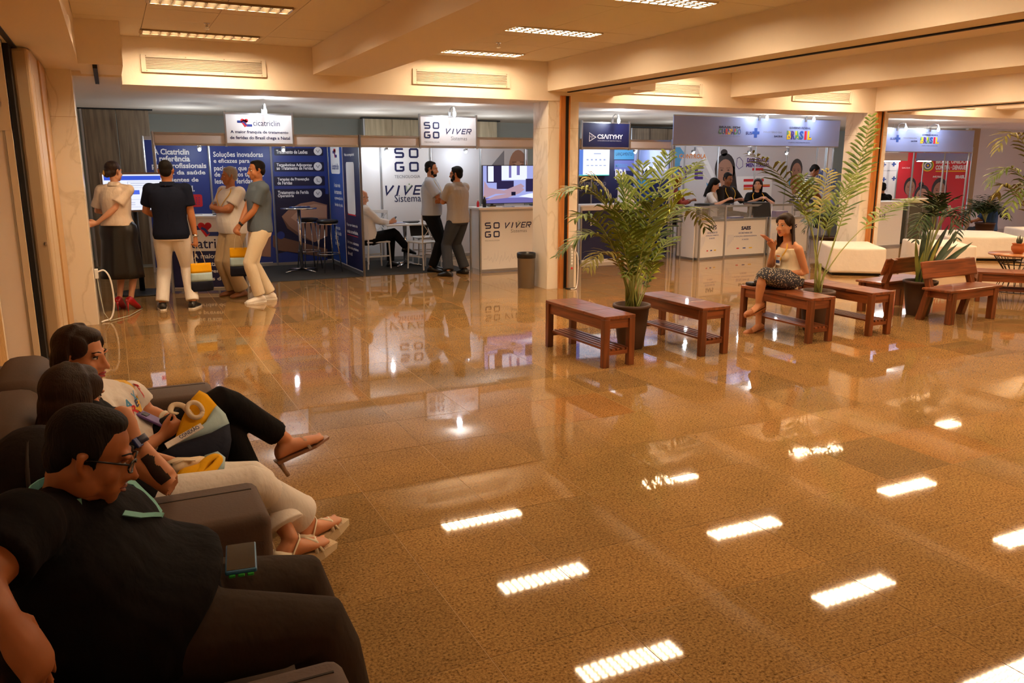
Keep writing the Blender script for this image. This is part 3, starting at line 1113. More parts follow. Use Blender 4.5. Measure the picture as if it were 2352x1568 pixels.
t = MB().use(P_NAVY); put_text(t, 'cicatriclin', Mc, .16, .86, .595, .73, .01)
t.use(P_WHITE)
for k, (s, w_) in enumerate((('A maior rede', .5), ('de tratamento', .54), ('e prevenção de', .58), ('feridas do país.', .58))):
    put_text(t, s, Mc, .3, .3 + w_, .46 - k * .105, .46 - k * .105 + .065, .02)
t.build('lettering', None, cc)
for k, (x, y, w_, lb_) in enumerate(((.25, .2, .16, 'white brochure lying on the clinic counter top'), (.55, .16, .2, 'dark tablet lying on the clinic counter top'))):
    o = thing('brochure' if k == 0 else 'tablet', lb_, 'brochure' if k == 0 else 'tablet', cc.matrix_basis @ Vector((x, y, 1.03)), -.2)
    MB().rbox(0, 0, 0, w_, .14, .008, r=.002).build('body', P_WHITE if k == 0 else M_BLACK, o)
    MB().box(.01, .01, .008, w_ - .01, .13, .0095).build('cover_print' if k == 0 else 'screen', P_PALE if k == 0 else M_DARK, o)

# bar table and stools
def bar_stool(loc, label):
    t = thing('bar_stool', label, 'bar stool', loc, .2, group='bar stools in the clinic stand')
    MB().lathe([(0.0, .775), (.155, .775), (.172, .79), (.175, .81), (.165, .83), (.12, .838), (0.0, .84)], n=24, close=False).build('seat', mat('black_vinyl', '17151a', rough=.35), t, True)
    MB().lathe([(.15, .76), (.16, .76), (.16, .775), (.15, .775)], n=24, close=False).build('seat_ring', M_CHROME, t)
    for k in range(4):
        a = PI / 4 + k * PI / 2
        MB().tube([(.12 * math.cos(a), .12 * math.sin(a), .77), (.215 * math.cos(a), .215 * math.sin(a), .0)], .0105, n=8).build('leg', M_CHROME, t, True)
    r = .185
    pts = [(r * math.cos(2 * PI * k / 24), r * math.sin(2 * PI * k / 24), .29) for k in range(25)]
    MB().tube(pts, .008, n=6).build('foot_ring', M_CHROME, t, True)
bar_stool((3.05, 13.05, .006), 'black topped bar stool nearest the blue divider wall')
bar_stool((2.86, 13.62, .006), 'black topped bar stool behind the tall chrome bar table')
bt = thing('bar_table', 'tall chrome bar table with small round top and cross foot', 'table', (2.66, 13.30, .006))
MB().lathe([(0, 1.0), (.28, 1.0), (.285, 1.01), (.28, 1.02), (0, 1.02)], n=28, close=False).build('table_top', M_CHROME, bt, True)
MB().lathe([(.028, .03), (.028, 1.0)], n=16).build('column', M_CHROME, bt, True)
for k in range(4):
    a = .5 + k * PI / 2
    MB().tube([(0, 0, .035), (.2 * math.cos(a), .2 * math.sin(a), .025), (.33 * math.cos(a), .33 * math.sin(a), .008)], [.016, .014, .01], n=8).build('foot', M_CHROME, bt, True)
for (dx, dy, rz, m_, lb_) in ((-.06, -.05, .3, P_BLUE2, 'blue leaflet lying on the left of the tall bar table'), (.1, .0, -.2, P_BLUE, 'blue leaflet lying on the right of the tall bar table')):
    o = thing('leaflet', lb_, 'leaflet', (2.66 + dx, 13.3 + dy, 1.026), rz)
    MB().rbox(-.08, -.06, 0, .08, .06, .02, r=.003).build('paper', m_, o)
    MB().box(-.06, -.04, .02, .04, .02, .021).build('print', P_WHITE, o)

# ---------------------------------------------------------------- software stand (white)
XS2 = [3.40, 4.33, 5.27, 6.26, 7.20]
st2, pn2 = stand_shell('software_stand', 'white exhibition stand with big squared dark letters on its back wall', XS2, [3.40, 7.20])
m = MB().use(P_NAVY)
a, c = at_y(905, 337, yb), at_y(962, 394, yb)
sogo(m, plane_front(0, yb, 0), a.x, c.z, c.x - a.x, 1.99 - c.z, .003, (.40, .42))
wrapped_print(pn2[1], m, 'lettering')
m = MB().use(P_GREY)
tline(m, 'TECNOLOGIA', 906, 965, 402, 409, yb, 0)
m.use(P_NAVY)
g = MB().use(P_SAGE)
a, c = at_y(881, 425, yb), at_y(988, 446, yb)
viver(m, g, plane_front(0, yb, 0), a.x, c.z, c.x - a.x, .165, .003)
tline(m, 'Sistemas', 906, 974, 447, 464, yb, .0)
wrapped_print(pn2[1], m, 'lettering')
wrapped_print(pn2[1], g, 'green_figure')
for i in (2, 3):
    m = MB().use(P_LGREY)
    put_rect(m, plane_front(0, YB, 0), XS2[i] + .03, .08, XS2[i + 1] - .03, HT - .05, .001)
    if i == 3:
        m.use(P_GREY)
        ppoly(m, [(1112, 400), (1158, 345), (1158, 480), (1112, 480)], yb, .002)
    wrapped_print(pn2[i], m, 'print_background')
# photograph of a smiling face on the right panel
m = MB().use(P_LGREY)
prect(m, 1163, 343, 1212, 400, yb, .002)
m.use(P_SKIN1); pdisc(m, 1190, 384, 21, yb, .003, 40)
m.use(P_SKIN3); pdisc(m, 1190, 392, 14, yb, .0035, 22)
m.use(P_SKIN2)
for dx in (-9, 9):
    prect(m, 1190 + dx - 5, 371, 1190 + dx + 5, 373.5, yb, .004)
    pdisc(m, 1190 + dx, 378, 3.2, yb, .004, 1.6)
ppoly(m, [(1187, 380), (1193, 380), (1195, 392), (1185, 392)], yb, .004)
m.use(P_WHITE); ppoly(m, [(1181, 397), (1199, 397), (1195, 402), (1185, 402)], yb, .0045)
wrapped_print(pn2[3], m, 'face_picture')
s2, sx, sz, sw, sh = sign_box('white lit sign with two dark wordmarks above the white software stand', (962, 264, 1096, 338), YF - .02)
t = MB().use(P_NAVY); g = MB().use(P_SAGE)
sogo(t, Ml, sw * .08, sh * .27, sw * .26, sh * .52)
viver(t, None, Ml, sw * .44, sh * .42, sw * .45, sh * .17)
t.use(P_GREY)
put_text(t, 'Sistemas', Ml, sw * .54, sw * .82, sh * .22, sh * .34, 0)
put_text(t, 'TECNOLOGIA', Ml, sw * .08, sw * .34, sh * .13, sh * .17, 0)
t.build('lettering', None, s2)
spot_lamp(sx + sw * .52, YF - .03, sz + sh + .03, 'arm spotlight on the white sign with two wordmarks', (sx + sw * .5, YF, 2.0), SPOT_POWER)
inner_lamp(4.30, 13.75, 'small rail spotlight lighting the white wall by the squared letters', INNER * 1.1, (4.3, YB, 1.2))
inner_lamp(5.78, 13.75, 'small rail spotlight lighting the white wall left of the face picture', INNER * 1.1, (5.78, YB, 1.2))

# software counter with television
sc_ = thing('software_counter', 'white counter with dark wordmarks and heartbeat line beside the metal bin', 'counter', (5.20, 11.86, 0))
Wc = 1.5
MB().box(.02, 0, .05, Wc - .02, .012, 1.0).build('front_panel', M_LAMINATE, sc_)
MB().box(0, .02, .05, .012, .36, 1.0).build('side_panel', M_LAMINATE, sc_)
MB().box(Wc - .012, .02, .05, Wc, .36, 1.0).build('side_panel', M_LAMINATE, sc_)
MB().rbox(-.03, -.03, 1.0, Wc + .03, .42, 1.035, r=.006).build('counter_top', M_LAMINATE, sc_)
for x in (0, Wc):
    for y in (0, .38):
        MB().lathe([(.02, 0), (.02, 1.0)], n=8, c=(x, y, 0)).build('post', M_ALU, sc_)
MB().box(0, -.008, .015, Wc, .018, .05).build('base_rail', M_ALU, sc_)
MB().box(0, -.008, .97, Wc, .018, 1.0).build('top_rail', M_ALU, sc_)
t = MB().use(P_NAVY); g = MB().use(P_SAGE)
sogo(t, Mc, .08, .56, .26, .24); viver(t, g, Mc, .42, .70, .48, .09)
t.use(P_GREY); put_text(t, 'Sistemas', Mc, .54, .83, .625, .68, 0); put_text(t, 'TECNOLOGIA', Mc, .08, .34, .50, .52, 0)
t.build('lettering', None, sc_); g.build('green_figure', None, sc_)
h = MB().use(P_LGREY)
pts = [(.05, .22)]
for k in range(9):
    pts += [(.12 + k * .06, .22), (.135 + k * .06, .22 + (.05, .02, .09, .13, .05, .1, .03, .06, .02)[k]), (.155 + k * .06, .22 - (.03, .06, .04, .1, .05, .03, .07, .02, .03)[k])]
pts += [(.72, .22), (1.0, .22)]
put_stroke(h, Mc, pts, .008, .002); h.build('heartbeat_line', None, sc_)


def screen_mat(name, cols, strength=1.0):
    return {k: emission(name + k, lin(c), strength) for k, c in cols.items()}


def television(name, label, x0, x1, z0, z1, y, ry=0):
    t = thing(name, label, 'television', ((x0 + x1) / 2, y, z0 - .05))
    W, Hh = x1 - x0, z1 - z0
    MB().rbox(-W / 2 - .012, 0, .04, W / 2 + .012, .045, Hh + .062, r=.006).build('housing', M_BLACK, t)
    return t, W, Hh


a, b = at_y(1097, 399, 12.06), at_y(1097, 470, 12.06)
tv, W, Hh = television('television', 'large television on the white software counter showing clasped hands', 5.33, 6.42, 1.09, 1.68, 12.03)
MB().box(-W * .4, -.02, 0, -W * .3, .08, .02).build('foot', M_BLACK, tv); MB().box(W * .3, -.02, 0, W * .4, .08, .02).build('foot', M_BLACK, tv)
MB().box(-W * .37, .01, .015, -W * .33, .03, .06).build('foot_neck', M_BLACK, tv); MB().box(W * .33, .01, .015, W * .37, .03, .06).build('foot_neck', M_BLACK, tv)
sm = screen_mat('tv_', dict(bg='9aa0d8', light='dfe4ff', dark='2a2344', skin='a98a98', mid='6a62a0', hair='17152a'), .9)
im = MB().use(sm['bg'])
Mt = plane_front(-W / 2, -.001, .052)
def R_(m_, x0, y0, x1, y1, z): im.use(sm[m_]); put_rect(im, Mt, x0 * W, y0 * Hh, x1 * W, y1 * Hh, z)
def Q_(m_, pts, z): im.use(sm[m_]); put_poly(im, Mt, [(x * W, y * Hh) for x, y in pts], z)
R_('bg', 0, 0, 1, 1, .0005)
R_('dark', .06, .55, .3, 1, .001); R_('light', .08, .58, .17, .99, .0014); R_('light', .30, .62, .72, 1, .0014)
R_('mid', .42, .68, .46, 1, .0017); R_('mid', .55, .75, .6, 1, .0017)
R_('dark', .22, .38, .5, .6, .0019); R_('dark', .7, .3, 1, .65, .0019)
R_('mid', 0, .0, 1, .14, .0019)
Q_('skin', [(0, .12), (.02, .6), (.09, .42), (.34, .34), (.62, .52), (.68, .44), (.48, .25), (.2, .25)], .0022)
Q_('skin', [(.02, .08), (.4, .14), (.6, .26), (.68, .36), (.62, .42), (.5, .28), (.2, .2)], .0025)
Q_('light', [(.58, .17), (.82, .12), (1, .18), (1, .3), (.75, .24)], .0026); Q_('light', [(.86, .3), (1, .62), (1, .3)], .0026)
R_('hair', .46, .2, .53, .3, .0028)
im.build('screen', None, tv)
# small things on the counter
for k, (x, y, r, h_, m_, lb_) in enumerate(((5.33, 11.98, .03, .16, M_BLACK, 'small black bottle on the white software counter'), (5.27, 12.1, .022, .1, P_RED, 'small red jar at the counter edge beside the television'))):
    o = thing('bottle' if k == 0 else 'jar', lb_, 'bottle' if k == 0 else 'jar', (x, y, 1.035))
    MB().lathe([(r, 0), (r, h_ * .7), (r * .5, h_ * .85), (r * .5, h_)], n=16).build('body', m_, o, True)
    MB().lathe([(r * .6, h_), (r * .6, h_ + .02)], n=12).build('cap', P_WHITE, o)
for k, (x, y, rz, lb_) in enumerate(((5.45, 11.91, .2, 'fanned pale leaflets in front of the television'), (5.72, 11.90, -.15, 'blue leaflet on the counter under the television'))):
    o = thing('leaflet', lb_, 'leaflet', (x, y, 1.035), rz)
    MB().rbox(-.09, -.05, 0, .09, .05, .006, r=.002).build('paper', P_LGREY if k == 0 else P_BLUE2, o)
    MB().box(-.07, -.03, .006, .05, .03, .007).build('print', P_YELLOW if k == 0 else P_WHITE, o)

# meeting table with laptop, white chairs
mt_ = thing('meeting_table', 'small meeting table with chrome pedestal inside the white software stand', 'table', (4.42, 13.28, .006))
MB().rbox(-.42, -.33, .70, .42, .33, .725, r=.008).build('table_top', M_LAMINATE, mt_)
MB().lathe([(.035, .03), (.035, .69)], n=16).build('column', M_CHROME, mt_, True)
for k in range(4):
    a = PI / 4 + k * PI / 2
    MB().tube([(0, 0, .05), (.3 * math.cos(a), .3 * math.sin(a), .015)], [.025, .016], n=8).build('foot', M_CHROME, mt_, True)


def laptop(label, loc, rz, open_=1.85, w_=.34, d=.24):
    t = thing('laptop', label, 'laptop', loc, rz)
    MB().rbox(-w_ / 2, -d / 2, 0, w_ / 2, d / 2, .018, r=.004).build('base', M_BLACK, t)
    MB().box(-w_ / 2 + .03, -d / 2 + .02, .018, w_ / 2 - .03, 0.06, .0195).build('keyboard', M_DARK, t)
    M = Matrix.Translation((0, d / 2, .018)) @ Matrix.Rotation(open_, 4, 'X')
    lid = MB().rbox(-w_ / 2, -d, -.006, w_ / 2, 0, .006, r=.004, M=M)
    lo = lid.build('lid', mat('laptop_shell', '1d1d20', rough=.35), t)
    MB().lathe([(.016, 0), (.016, .001)], n=14, c=(0, 0, 0)).build('round_mark', M_ALU, lo).matrix_basis = M @ Matrix.Translation((0, -d * .5, .0061))
    MB().box(-w_ / 2 + .01, -d + .01, -.0075, w_ / 2 - .01, -.01, -.006, M=M).build('screen', M_DARK, t)
    return t
laptop('black laptop seen from behind on the meeting table', (4.62, 13.33, .731), PI + .12)
for k, (x, y, rz, lb_) in enumerate(((4.25, 13.14, .2, 'stack of pale papers at the near edge of the meeting table'), (4.72, 13.12, -.3, 'white cups tray beside the meeting table laptop'))):
    o = thing('papers' if k == 0 else 'tray', lb_, 'papers' if k == 0 else 'tray', (x, y, .731), rz)
    if k == 0:
        MB().rbox(-.11, -.08, 0, .11, .08, .012, r=.002).build('sheet', P_LGREY, o); MB().rbox(-.09, -.06, .012, .12, .09, .02, r=.002).build('sheet', P_PALE, o)
    else:
        MB().rbox(-.1, -.06, 0, .1, .06, .01, r=.003).build('base', P_WHITE, o)
        for j in range(3):
            MB().lathe([(.018, .01), (.024, .06), (.02, .06), (.015, .015)], n=14, c=(-.06 + j * .06, 0, 0), close=False).build('cup', P_WHITE, o, True)

M_CHAIRW = mat('white_chair', 'e2dfdc', rough=.4)
def white_chair(loc, rz, label):
    t = thing('white_chair', label, 'chair', loc, rz, group='white cross-back chairs in the software stand')
    MB().rbox(-.20, -.2, .43, .20, .2, .455, r=.01).build('seat', M_CHAIRW, t)
    for sx in (-1, 1):
        MB().tube([(sx * .18, .18, .43), (sx * .19, .20, 0)], .013, n=8).build('leg', M_CHAIRW, t)
        MB().tube([(sx * .18, -.19, .9), (sx * .18, -.185, .45), (sx * .19, -.21, 0)], .013, n=8).build('leg', M_CHAIRW, t)
    MB().rbox(-.19, -.205, .86, .19, -.175, .92, r=.006).build('top_rail', M_CHAIRW, t)
    MB().box(-.18, -.2, .5, .18, -.18, .53).build('lower_rail', M_CHAIRW, t)
    MB().tube([(-.17, -.19, .86), (.17, -.19, .53)], .009, n=6).build('cross_slat', M_CHAIRW, t)
    MB().tube([(.17, -.19, .86), (-.17, -.19, .53)], .009, n=6).build('cross_slat', M_CHAIRW, t)
    MB().tube([(-.17, -.19, .75), (.03, -.19, .53)], .008, n=6).build('cross_slat', M_CHAIRW, t)
    MB().tube([(.17, -.19, .75), (-.03, -.19, .53)], .008, n=6).build('cross_slat', M_CHAIRW, t)
    for sx in (-1, 1):
        MB().box(sx * .18 - .008, -.19, .2, sx * .18 + .008, .19, .22).build('stretcher', M_CHAIRW, t)
    return t
white_chair((4.58, 12.78, .006), .35, 'white cross-back chair in front of the meeting table')
white_chair((4.9, 13.55, .006), 1.5, 'white cross-back chair behind the standing pair')
white_chair((4.12, 13.85, .006), 2.9, 'white cross-back chair against the back wall')
white_chair((3.86, 13.20, .006), -1.45, 'white cross-back chair under the seated bald man')

# ---------------------------------------------------------------- dark blue stand behind the central column
XS3 = [7.20, 8.12, 9.15]
YC = 13.30
st3, pn3 = stand_shell('blue_stand', 'dark blue exhibition stand behind the central marble column', XS3, [7.20, 9.15], y_back=YC)
for i, p in enumerate(pn3):
    b = MB().use([P_DNAVY, P_NAVY][i]); put_rect(b, plane_front(0, YC, 0), XS3[i] + .02, .07, XS3[i + 1] - .02, HT - .05, .001)
    wrapped_print(p, b, 'print_background')
yc = YC - .001
m = MB().use(P_CYAN); prect(m, 1411, 340, 1456, 366, yc, .002)
m.use(P_PALE); prect(m, 1457, 340, 1468, 460, yc, .002)
m.use(mat('print_lilac', '6e78c0', rough=.5)); prect(m, 1411, 368, 1456, 392, yc, .002)
m.use(P_BLUE2); prect(m, 1440, 425, 1456, 450, yc, .002)
wrapped_print(pn3[1], m, 'print_blocks')
m = MB().use(P_NAVY); tline(m, 'LANÇAMENTO!', 1415, 1453, 350, 359, yc, .0)
m.use(P_CYAN); tline(m, 'MÓDULO', 1414, 1441, 374, 384, yc, .01)
m.use(P_WHITE); tline(m, 'BPA', 1413, 1441, 388, 412, yc, .03)
wrapped_print(pn3[1], m)
m = MB().use(P_GREY); tline(m, 'INTEGRADO AO', 1326, 1392, 418, 427, yc, .02); tline(m, 'O E-SUS', 1330, 1370, 430, 439, yc, .02)
wrapped_print(pn3[0], m)
s3, sx, sz, sw, sh = sign_box('dark blue lit sign with white wordmark and play triangle beside the central column', (1336, 279, 1446, 341), YF - .02, face=P_NAVY)
t = MB().use(P_WHITE)
put_stroke(t, Ml, [(sw * .16, sh * .56), (sw * .16, sh * .26), (sw * .29, sh * .42), (sw * .16, sh * .58), (sw * .16, sh * .5)], .012)
put_stroke(t, Ml, [(sw * .18, sh * .42), (sw * .195, sh * .48), (sw * .21, sh * .35), (sw * .225, sh * .46), (sw * .24, sh * .42)], .006)
put_text(t, 'CSΛiTYHY', Ml, sw * .32, sw * .85, sh * .36, sh * .54, .03)
put_text(t, 'INTELIGÊNCIA EM GESTÃO PÚBLICA', Ml, sw * .33, sw * .82, sh * .27, sh * .31, 0)
t.build('lettering', None, s3)
spot_lamp(sx + sw * .62, YF - .03, sz + sh + .03, 'arm spotlight on the dark blue sign by the column', (sx + sw * .4, YF, 2.05), SPOT_POWER)
inner_lamp(8.75, 12.75, 'small rail spotlight inside the dark blue stand', INNER, (8.7, YC, 1.4))
tv2, W, Hh = television('wall_screen', 'wide wall screen with pale page in the dark blue stand', at_y(1318, 403, 13.2).x, at_y(1399, 403, 13.2).x, at_y(1399, 403, 13.2).z, at_y(1399, 403, 13.2).z + .50, 13.2)
MB().box(-.05, .045, .2, .05, .1, .3).build('wall_bracket', M_BLACK, tv2)
sm2 = screen_mat('scr_', dict(page='e6ebff', side='5878c8', line='9aa4c8', bar='58c8c0'), .95)
im = MB().use(sm2['page']); Mt = plane_front(-W / 2, -.001, .052)
put_rect(im, Mt, 0, 0, W, Hh, .0005)
im.use(sm2['side']); put_rect(im, Mt, 0, 0, W * .25, Hh, .001)
im.use(sm2['bar']); put_rect(im, Mt, 0, 0, W, Hh * .03, .0015)
im.use(sm2['line'])
for k in range(5):
    put_rect(im, Mt, W * (.35 + .12 * k), Hh * .55, W * (.40 + .12 * k), Hh * .6, .001)
    put_rect(im, Mt, W * (.35 + .12 * k), Hh * .35, W * (.42 + .12 * k), Hh * .38, .001)
put_rect(im, Mt, W * .55, Hh * .78, W * .75, Hh * .81, .001)
im.build('screen', None, tv2)
bc = thing('blue_counter', 'dark blue counter behind the first potted palm, white trimmed', 'counter', (7.28, 12.24, 0))
MB().box(.03, 0, .06, 1.3, .012, .98).build('front_panel', P_NAVY, bc)
MB().box(0, .02, .06, .012, .4, .98).build('side_panel', M_LAMINATE, bc)
MB().rbox(-.02, -.03, .98, 1.33, .45, 1.015, r=.006).build('counter_top', M_LAMINATE, bc)
MB().box(0, -.012, 0, 1.32, .02, .06).build('base_rail', M_LAMINATE, bc)
MB().box(0, -.012, .92, 1.32, .0, .98).build('top_rail', M_LAMINATE, bc)
for x in (0, 1.32):
    MB().lathe([(.022, 0), (.022, .98)], n=8, c=(x, 0, 0)).build('post', M_ALU, bc)
t = MB().use(P_WHITE)
put_stroke(t, Mc, [(.2, .8), (.2, .66), (.32, .73), (.2, .81), (.2, .76)], .012)
t.build('triangle_mark', None, bc)
bx = thing('white_box', 'white box standing on the blue counter behind the palm', 'box', (8.22, 12.35, 1.015))
MB().rbox(0, 0, 0, .24, .2, .28, r=.005).build('carton', M_LAMINATE, bx)
MB().box(.01, .01, .28, .23, .19, .29).build('lid', M_LAMINATE, bx)
pw = thing('side_wall', 'dark blue side wall with edge post between the blue stand and the ministry stand', 'divider', (9.15, 12.24, 0))
pq = part(MB().box(9.144, 12.28, .07, 9.156, 13.27, HT - .05), 'panel', P_NAVY, pw)
Ms = plane_side(9.144, 0, 0)
m = MB().use(P_PALE); put_rect(m, Ms, -13.25, 1.45, -12.30, 2.06, .001)
m.use(P_HEADER); put_disc(m, Ms, -13.05, 1.85, .16, .22, .002)
m.use(P_CYAN); put_rect(m, Ms, -13.25, 1.28, -12.85, 1.42, .002)
m.use(P_BLUE2); put_rect(m, Ms, -13.25, 1.0, -12.8, 1.2, .002)
m.use(P_WHITE); put_text(m, 'ALINE', Ms, -12.8, -12.35, 1.6, 1.74, .03, 0, .003); put_text(m, 'M', Ms, -13.2, -12.9, 1.48, 1.72, .02, 0, .003)
wrapped_print(pq, m, 'print_blocks')
part(MB().box(9.135, 12.26, 0, 9.165, 13.29, .065), 'base_rail', M_ALU, pw)
part(MB().box(9.135, 12.26, HT - .05, 9.165, 13.29, HT - .01), 'top_rail', M_ALU, pw)

# ---------------------------------------------------------------- wooden partition stacks at the back
for (px0, px1, y, top, lb_, mt2) in ((192, 345, 15.2, 2.58, 'tall brown wood-grain partition panels behind the woman in the long skirt', M_WOODGREY),
                                    (838, 962, 15.6, 2.56, 'pale grained partition panels showing above the white stand, left of its sign', M_WOODLIGHT),
                                    (1094, 1142, 15.6, 2.56, 'pale grained partition panels showing above the white stand, right of its sign', M_WOODLIGHT),
                                    (1452, 1650, 15.6, 2.5, 'brown wood partition panels above the dark blue stand', M_WOODGREY)):
    a, b = at_y(px0, 300, y), at_y(px1, 300, y)
    t = thing('wood_partition', lb_, 'partition', (a.x, y, 0))
    n = max(1, round((b.x - a.x) / .5))
    wd = (b.x - a.x) / n
    for k in range(n):
        MB().rbox(k * wd + .004, .0, .03, (k + 1) * wd - .004, .08, top, r=.006).build('panel', mt2, t)
    MB().box(-.03, -.005, .03, 0, .09, top).build('edge_profile', M_ALU, t)
    MB().box(-.06, -.02, top, b.x - a.x + .06, .1, top + .02).build('track', M_DARK, t)
# ================================================================== MINISTRY STANDS (right)
YH = 11.98
def header(label, x0, x1, z0, z1, y=YH):
    t = thing('stand_header', label, 'header', (x0, y, z0), group=None)
    MB().box(0, 0, 0, x1 - x0, .02, z1 - z0).build('face', P_HEADER, t)
    MB().box(0, .0, -.02, x1 - x0, .025, 0).build('bottom_rail', M_ALU, t)
    MB().box(0, .0, z1 - z0, x1 - x0, .025, z1 - z0 + .02).build('top_rail', M_ALU, t)
    return t


def header_print(t, px, y, f=1.0):
    """line of logos; px: dict of pixel boxes"""
    m = MB()
    cols = [P_BLUE2, P_YELLOW, P_GREEN, P_RED, P_PURPLE]
    def word(s, x0, x1, t0, b0, bold=.05):
        n = len(s)
        for i, ch in enumerate(s):
            m.use(cols[(i * 3 + n) % 5])
            a, b = x0 + (x1 - x0) * i / n, x0 + (x1 - x0) * (i + .92) / n
            sl = (px['slope']) * (a - x0)
            if ch == 'I':
                prect(m, a + (b - a) * .25, t0 + sl, a + (b - a) * .75, b0 + sl, y, .003)
            else:
                tline(m, ch, a, b, t0 + sl, b0 + sl, y, bold)
            if ch in 'RABD':
                m.use(cols[(i * 2 + n + 1) % 5])
                prect(m, a, t0 + sl, a + (b - a) * .3, (t0 + b0) / 2 + sl, y, .004)
            m.use(cols[(i + n + 3) % 5])
            pdisc(m, (a + b) / 2, b0 + sl - (b0 - t0) * .25, (b - a) * .15, y, .0045)
    def txt(s, x0, x1, t0, b0, mt, bold=0.0):
        m.use(mt); tline(m, s, x0, x1, t0, b0, y, bold)
    k = px['k']; ox, oy = px['o']
    X = lambda v: ox + (v - 1650) * k
    Yv = lambda v, u: oy + (v - 290) * k + (u - 1650) * 0
    if px.get('left', True):
        txt('BRASIL BEM', X(1652), X(1700), Yv(289, 0), Yv(294, 0), P_NAVY, .03)
        word('CUIDADO', X(1651), X(1702), Yv(295, 0), Yv(308, 0), .03)
        txt('SAÚDE PARA TODA A GENTE', X(1652), X(1700), Yv(311, 0), Yv(313, 0), P_GREY)
    txt('SUS', X(1713), X(1727), Yv(302, 0), Yv(309, 0), P_BLUE, .02)
    m.use(P_BLUE2)
    prect(m, X(1733), Yv(294, 0), X(1739), Yv(316, 0), y, .003)
    prect(m, X(1728), Yv(301.5, 0), X(1744), Yv(308, 0), y, .0035)
    txt('MINISTÉRIO DA', X(1754), X(1796), Yv(300, 0), Yv(305, 0), P_GREY)
    txt('SAÚDE', X(1778), X(1797), Yv(310, 0), Yv(315, 0), P_NAVY, .03)
    txt('GOVERNO FEDERAL', X(1813), X(1862), Yv(291, 0), Yv(296, 0), P_NAVY, .02)
    word('BRASIL', X(1808), X(1865), Yv(300, 0), Yv(320, 0), .05)
    txt('UNIÃO E RECONSTRUÇÃO', X(1811), X(1860), Yv(325, 0), Yv(329, 0), P_NAVY)
    part(m, 'lettering', None, t)


h1 = header('long pale blue lit header with multicoloured logos left of the right column', 8.98, 13.0, 2.05, 2.54)
header_print(h1, dict(k=1.0, o=(1650, 290), slope=.02), YH - .001)
h2 = header('pale blue lit header with multicoloured logos right of the right column', 13.6, 17.05, 1.97, 2.42)
for x_ in (.05, 3.40):
    MB().lathe([(.021, -1.97), (.021, 0)], n=8, c=(x_, .04, 0)).build('post', M_ALU, h2)
header_print(h2, dict(k=.74, o=(1998, 307), slope=.02), YH - .001)
for x, z, tx, h_ in ((10.92, 2.55, 10.5, h1), (12.08, 2.55, 11.7, h1), (14.62, 2.43, 14.3, h2), (15.6, 2.43, 15.25, h2)):
    spot_lamp(x, YH - .01, z, {10.92: 'bulb spotlight on the long pale blue header, above the blue cross', 12.08: 'bulb spotlight on the long pale blue header, above the multicoloured word',
                               14.62: 'bulb spotlight on the header right of the column, above its blue cross', 15.6: 'bulb spotlight on the header right of the column, above its multicoloured word'}[x], (tx, YH, 2.2), SPOT_POWER)

XS4 = [9.20, 10.10, 11.0, 11.9, 12.95, 13.88, 14.8, 15.3]
st4, pn4 = stand_shell('ministry_stand', 'pale exhibition stand under the long blue header with posters of faces', XS4, [13.0], fascia=False)
for x in (9.24, 13.0):
    part(octpost_mb(x, YH + .3, 2.5), 'post', M_ALU, st4)
for i, p in enumerate(pn4):
    b = MB().use(P_LGREY); put_rect(b, plane_front(0, YB, 0), XS4[i] + .02, .07, XS4[i + 1] - .02, HT - .05, .001)
    wrapped_print(p, b, 'print_background')
m = MB().use(P_CYAN)
ppoly(m, [(1547, 338), (1562, 338), (1572, 352), (1562, 372), (1560, 440), (1548, 440)], yb, .002)
ppoly(m, [(1622, 418), (1640, 440), (1650, 470), (1632, 470)], yb, .002)
m.use(P_WHITE); ppoly(m, [(1600, 338), (1612, 338), (1640, 400), (1640, 420)], yb, .002)
m.use(P_ORANGE); tline(m, 'CONTROLA', 1560, 1622, 353, 364, yb, .03)
m.use(P_PURPLE); tline(m, 'I', 1557, 1565, 381, 411, yb, .04); tline(m, 'P', 1572, 1589, 381, 411, yb, .04); tline(m, 'E', 1596, 1615, 381, 412, yb, .04)
wrapped_print(pn4[2], m, 'lettering')


def poster_face(px, py, w_, h_, y, skin, shade, hair, long_hair=False, z=.003):
    m = MB()
    M0 = plane_front(0, y, 0)
    m.use(hair); pdisc(m, px, py - h_ * .12, w_ * .58, y, z, h_ * .58)
    if long_hair:
        ppoly(m, [(px + w_ * .2, py - h_ * .3), (px + w_ * .55, py - h_ * .2), (px + w_ * .75, py + h_ * .9), (px + w_ * .3, py + h_ * .9)], y, z)
        pdisc(m, px - w_ * .05, py - h_ * .72, w_ * .2, y, z)
    m.use(skin); pdisc(m, px, py, w_ * .46, y, z + .001, h_ * .48)
    ppoly(m, [(px - w_ * .2, py + h_ * .3), (px + w_ * .2, py + h_ * .3), (px + w_ * .26, py + h_ * .75), (px - w_ * .26, py + h_ * .75)], y, z + .0008)
    m.use(shade)
    for s in (-1, 1):
        pdisc(m, px + s * w_ * .19, py - h_ * .07, w_ * .09, y, z + .002, h_ * .028)
        ppoly(m, [(px + s * w_ * .08, py - h_ * .16), (px + s * w_ * .3, py - h_ * .17), (px + s * w_ * .3, py - h_ * .14), (px + s * w_ * .08, py - h_ * .13)], y, z + .002)
    ppoly(m, [(px - w_ * .05, py + h_ * .1), (px + w_ * .05, py + h_ * .1), (px + w_ * .08, py + h_ * .14), (px - w_ * .08, py + h_ * .14)], y, z + .002)
    m.use(P_WHITE); ppoly(m, [(px - w_ * .15, py + h_ * .24), (px + w_ * .15, py + h_ * .24), (px, py + h_ * .3)], y, z + .0025)
    m.use(hair)
    for s in (-1, 1):
        pdisc(m, px + s * w_ * .19, py - h_ * .07, w_ * .035, y, z + .003)
    return m
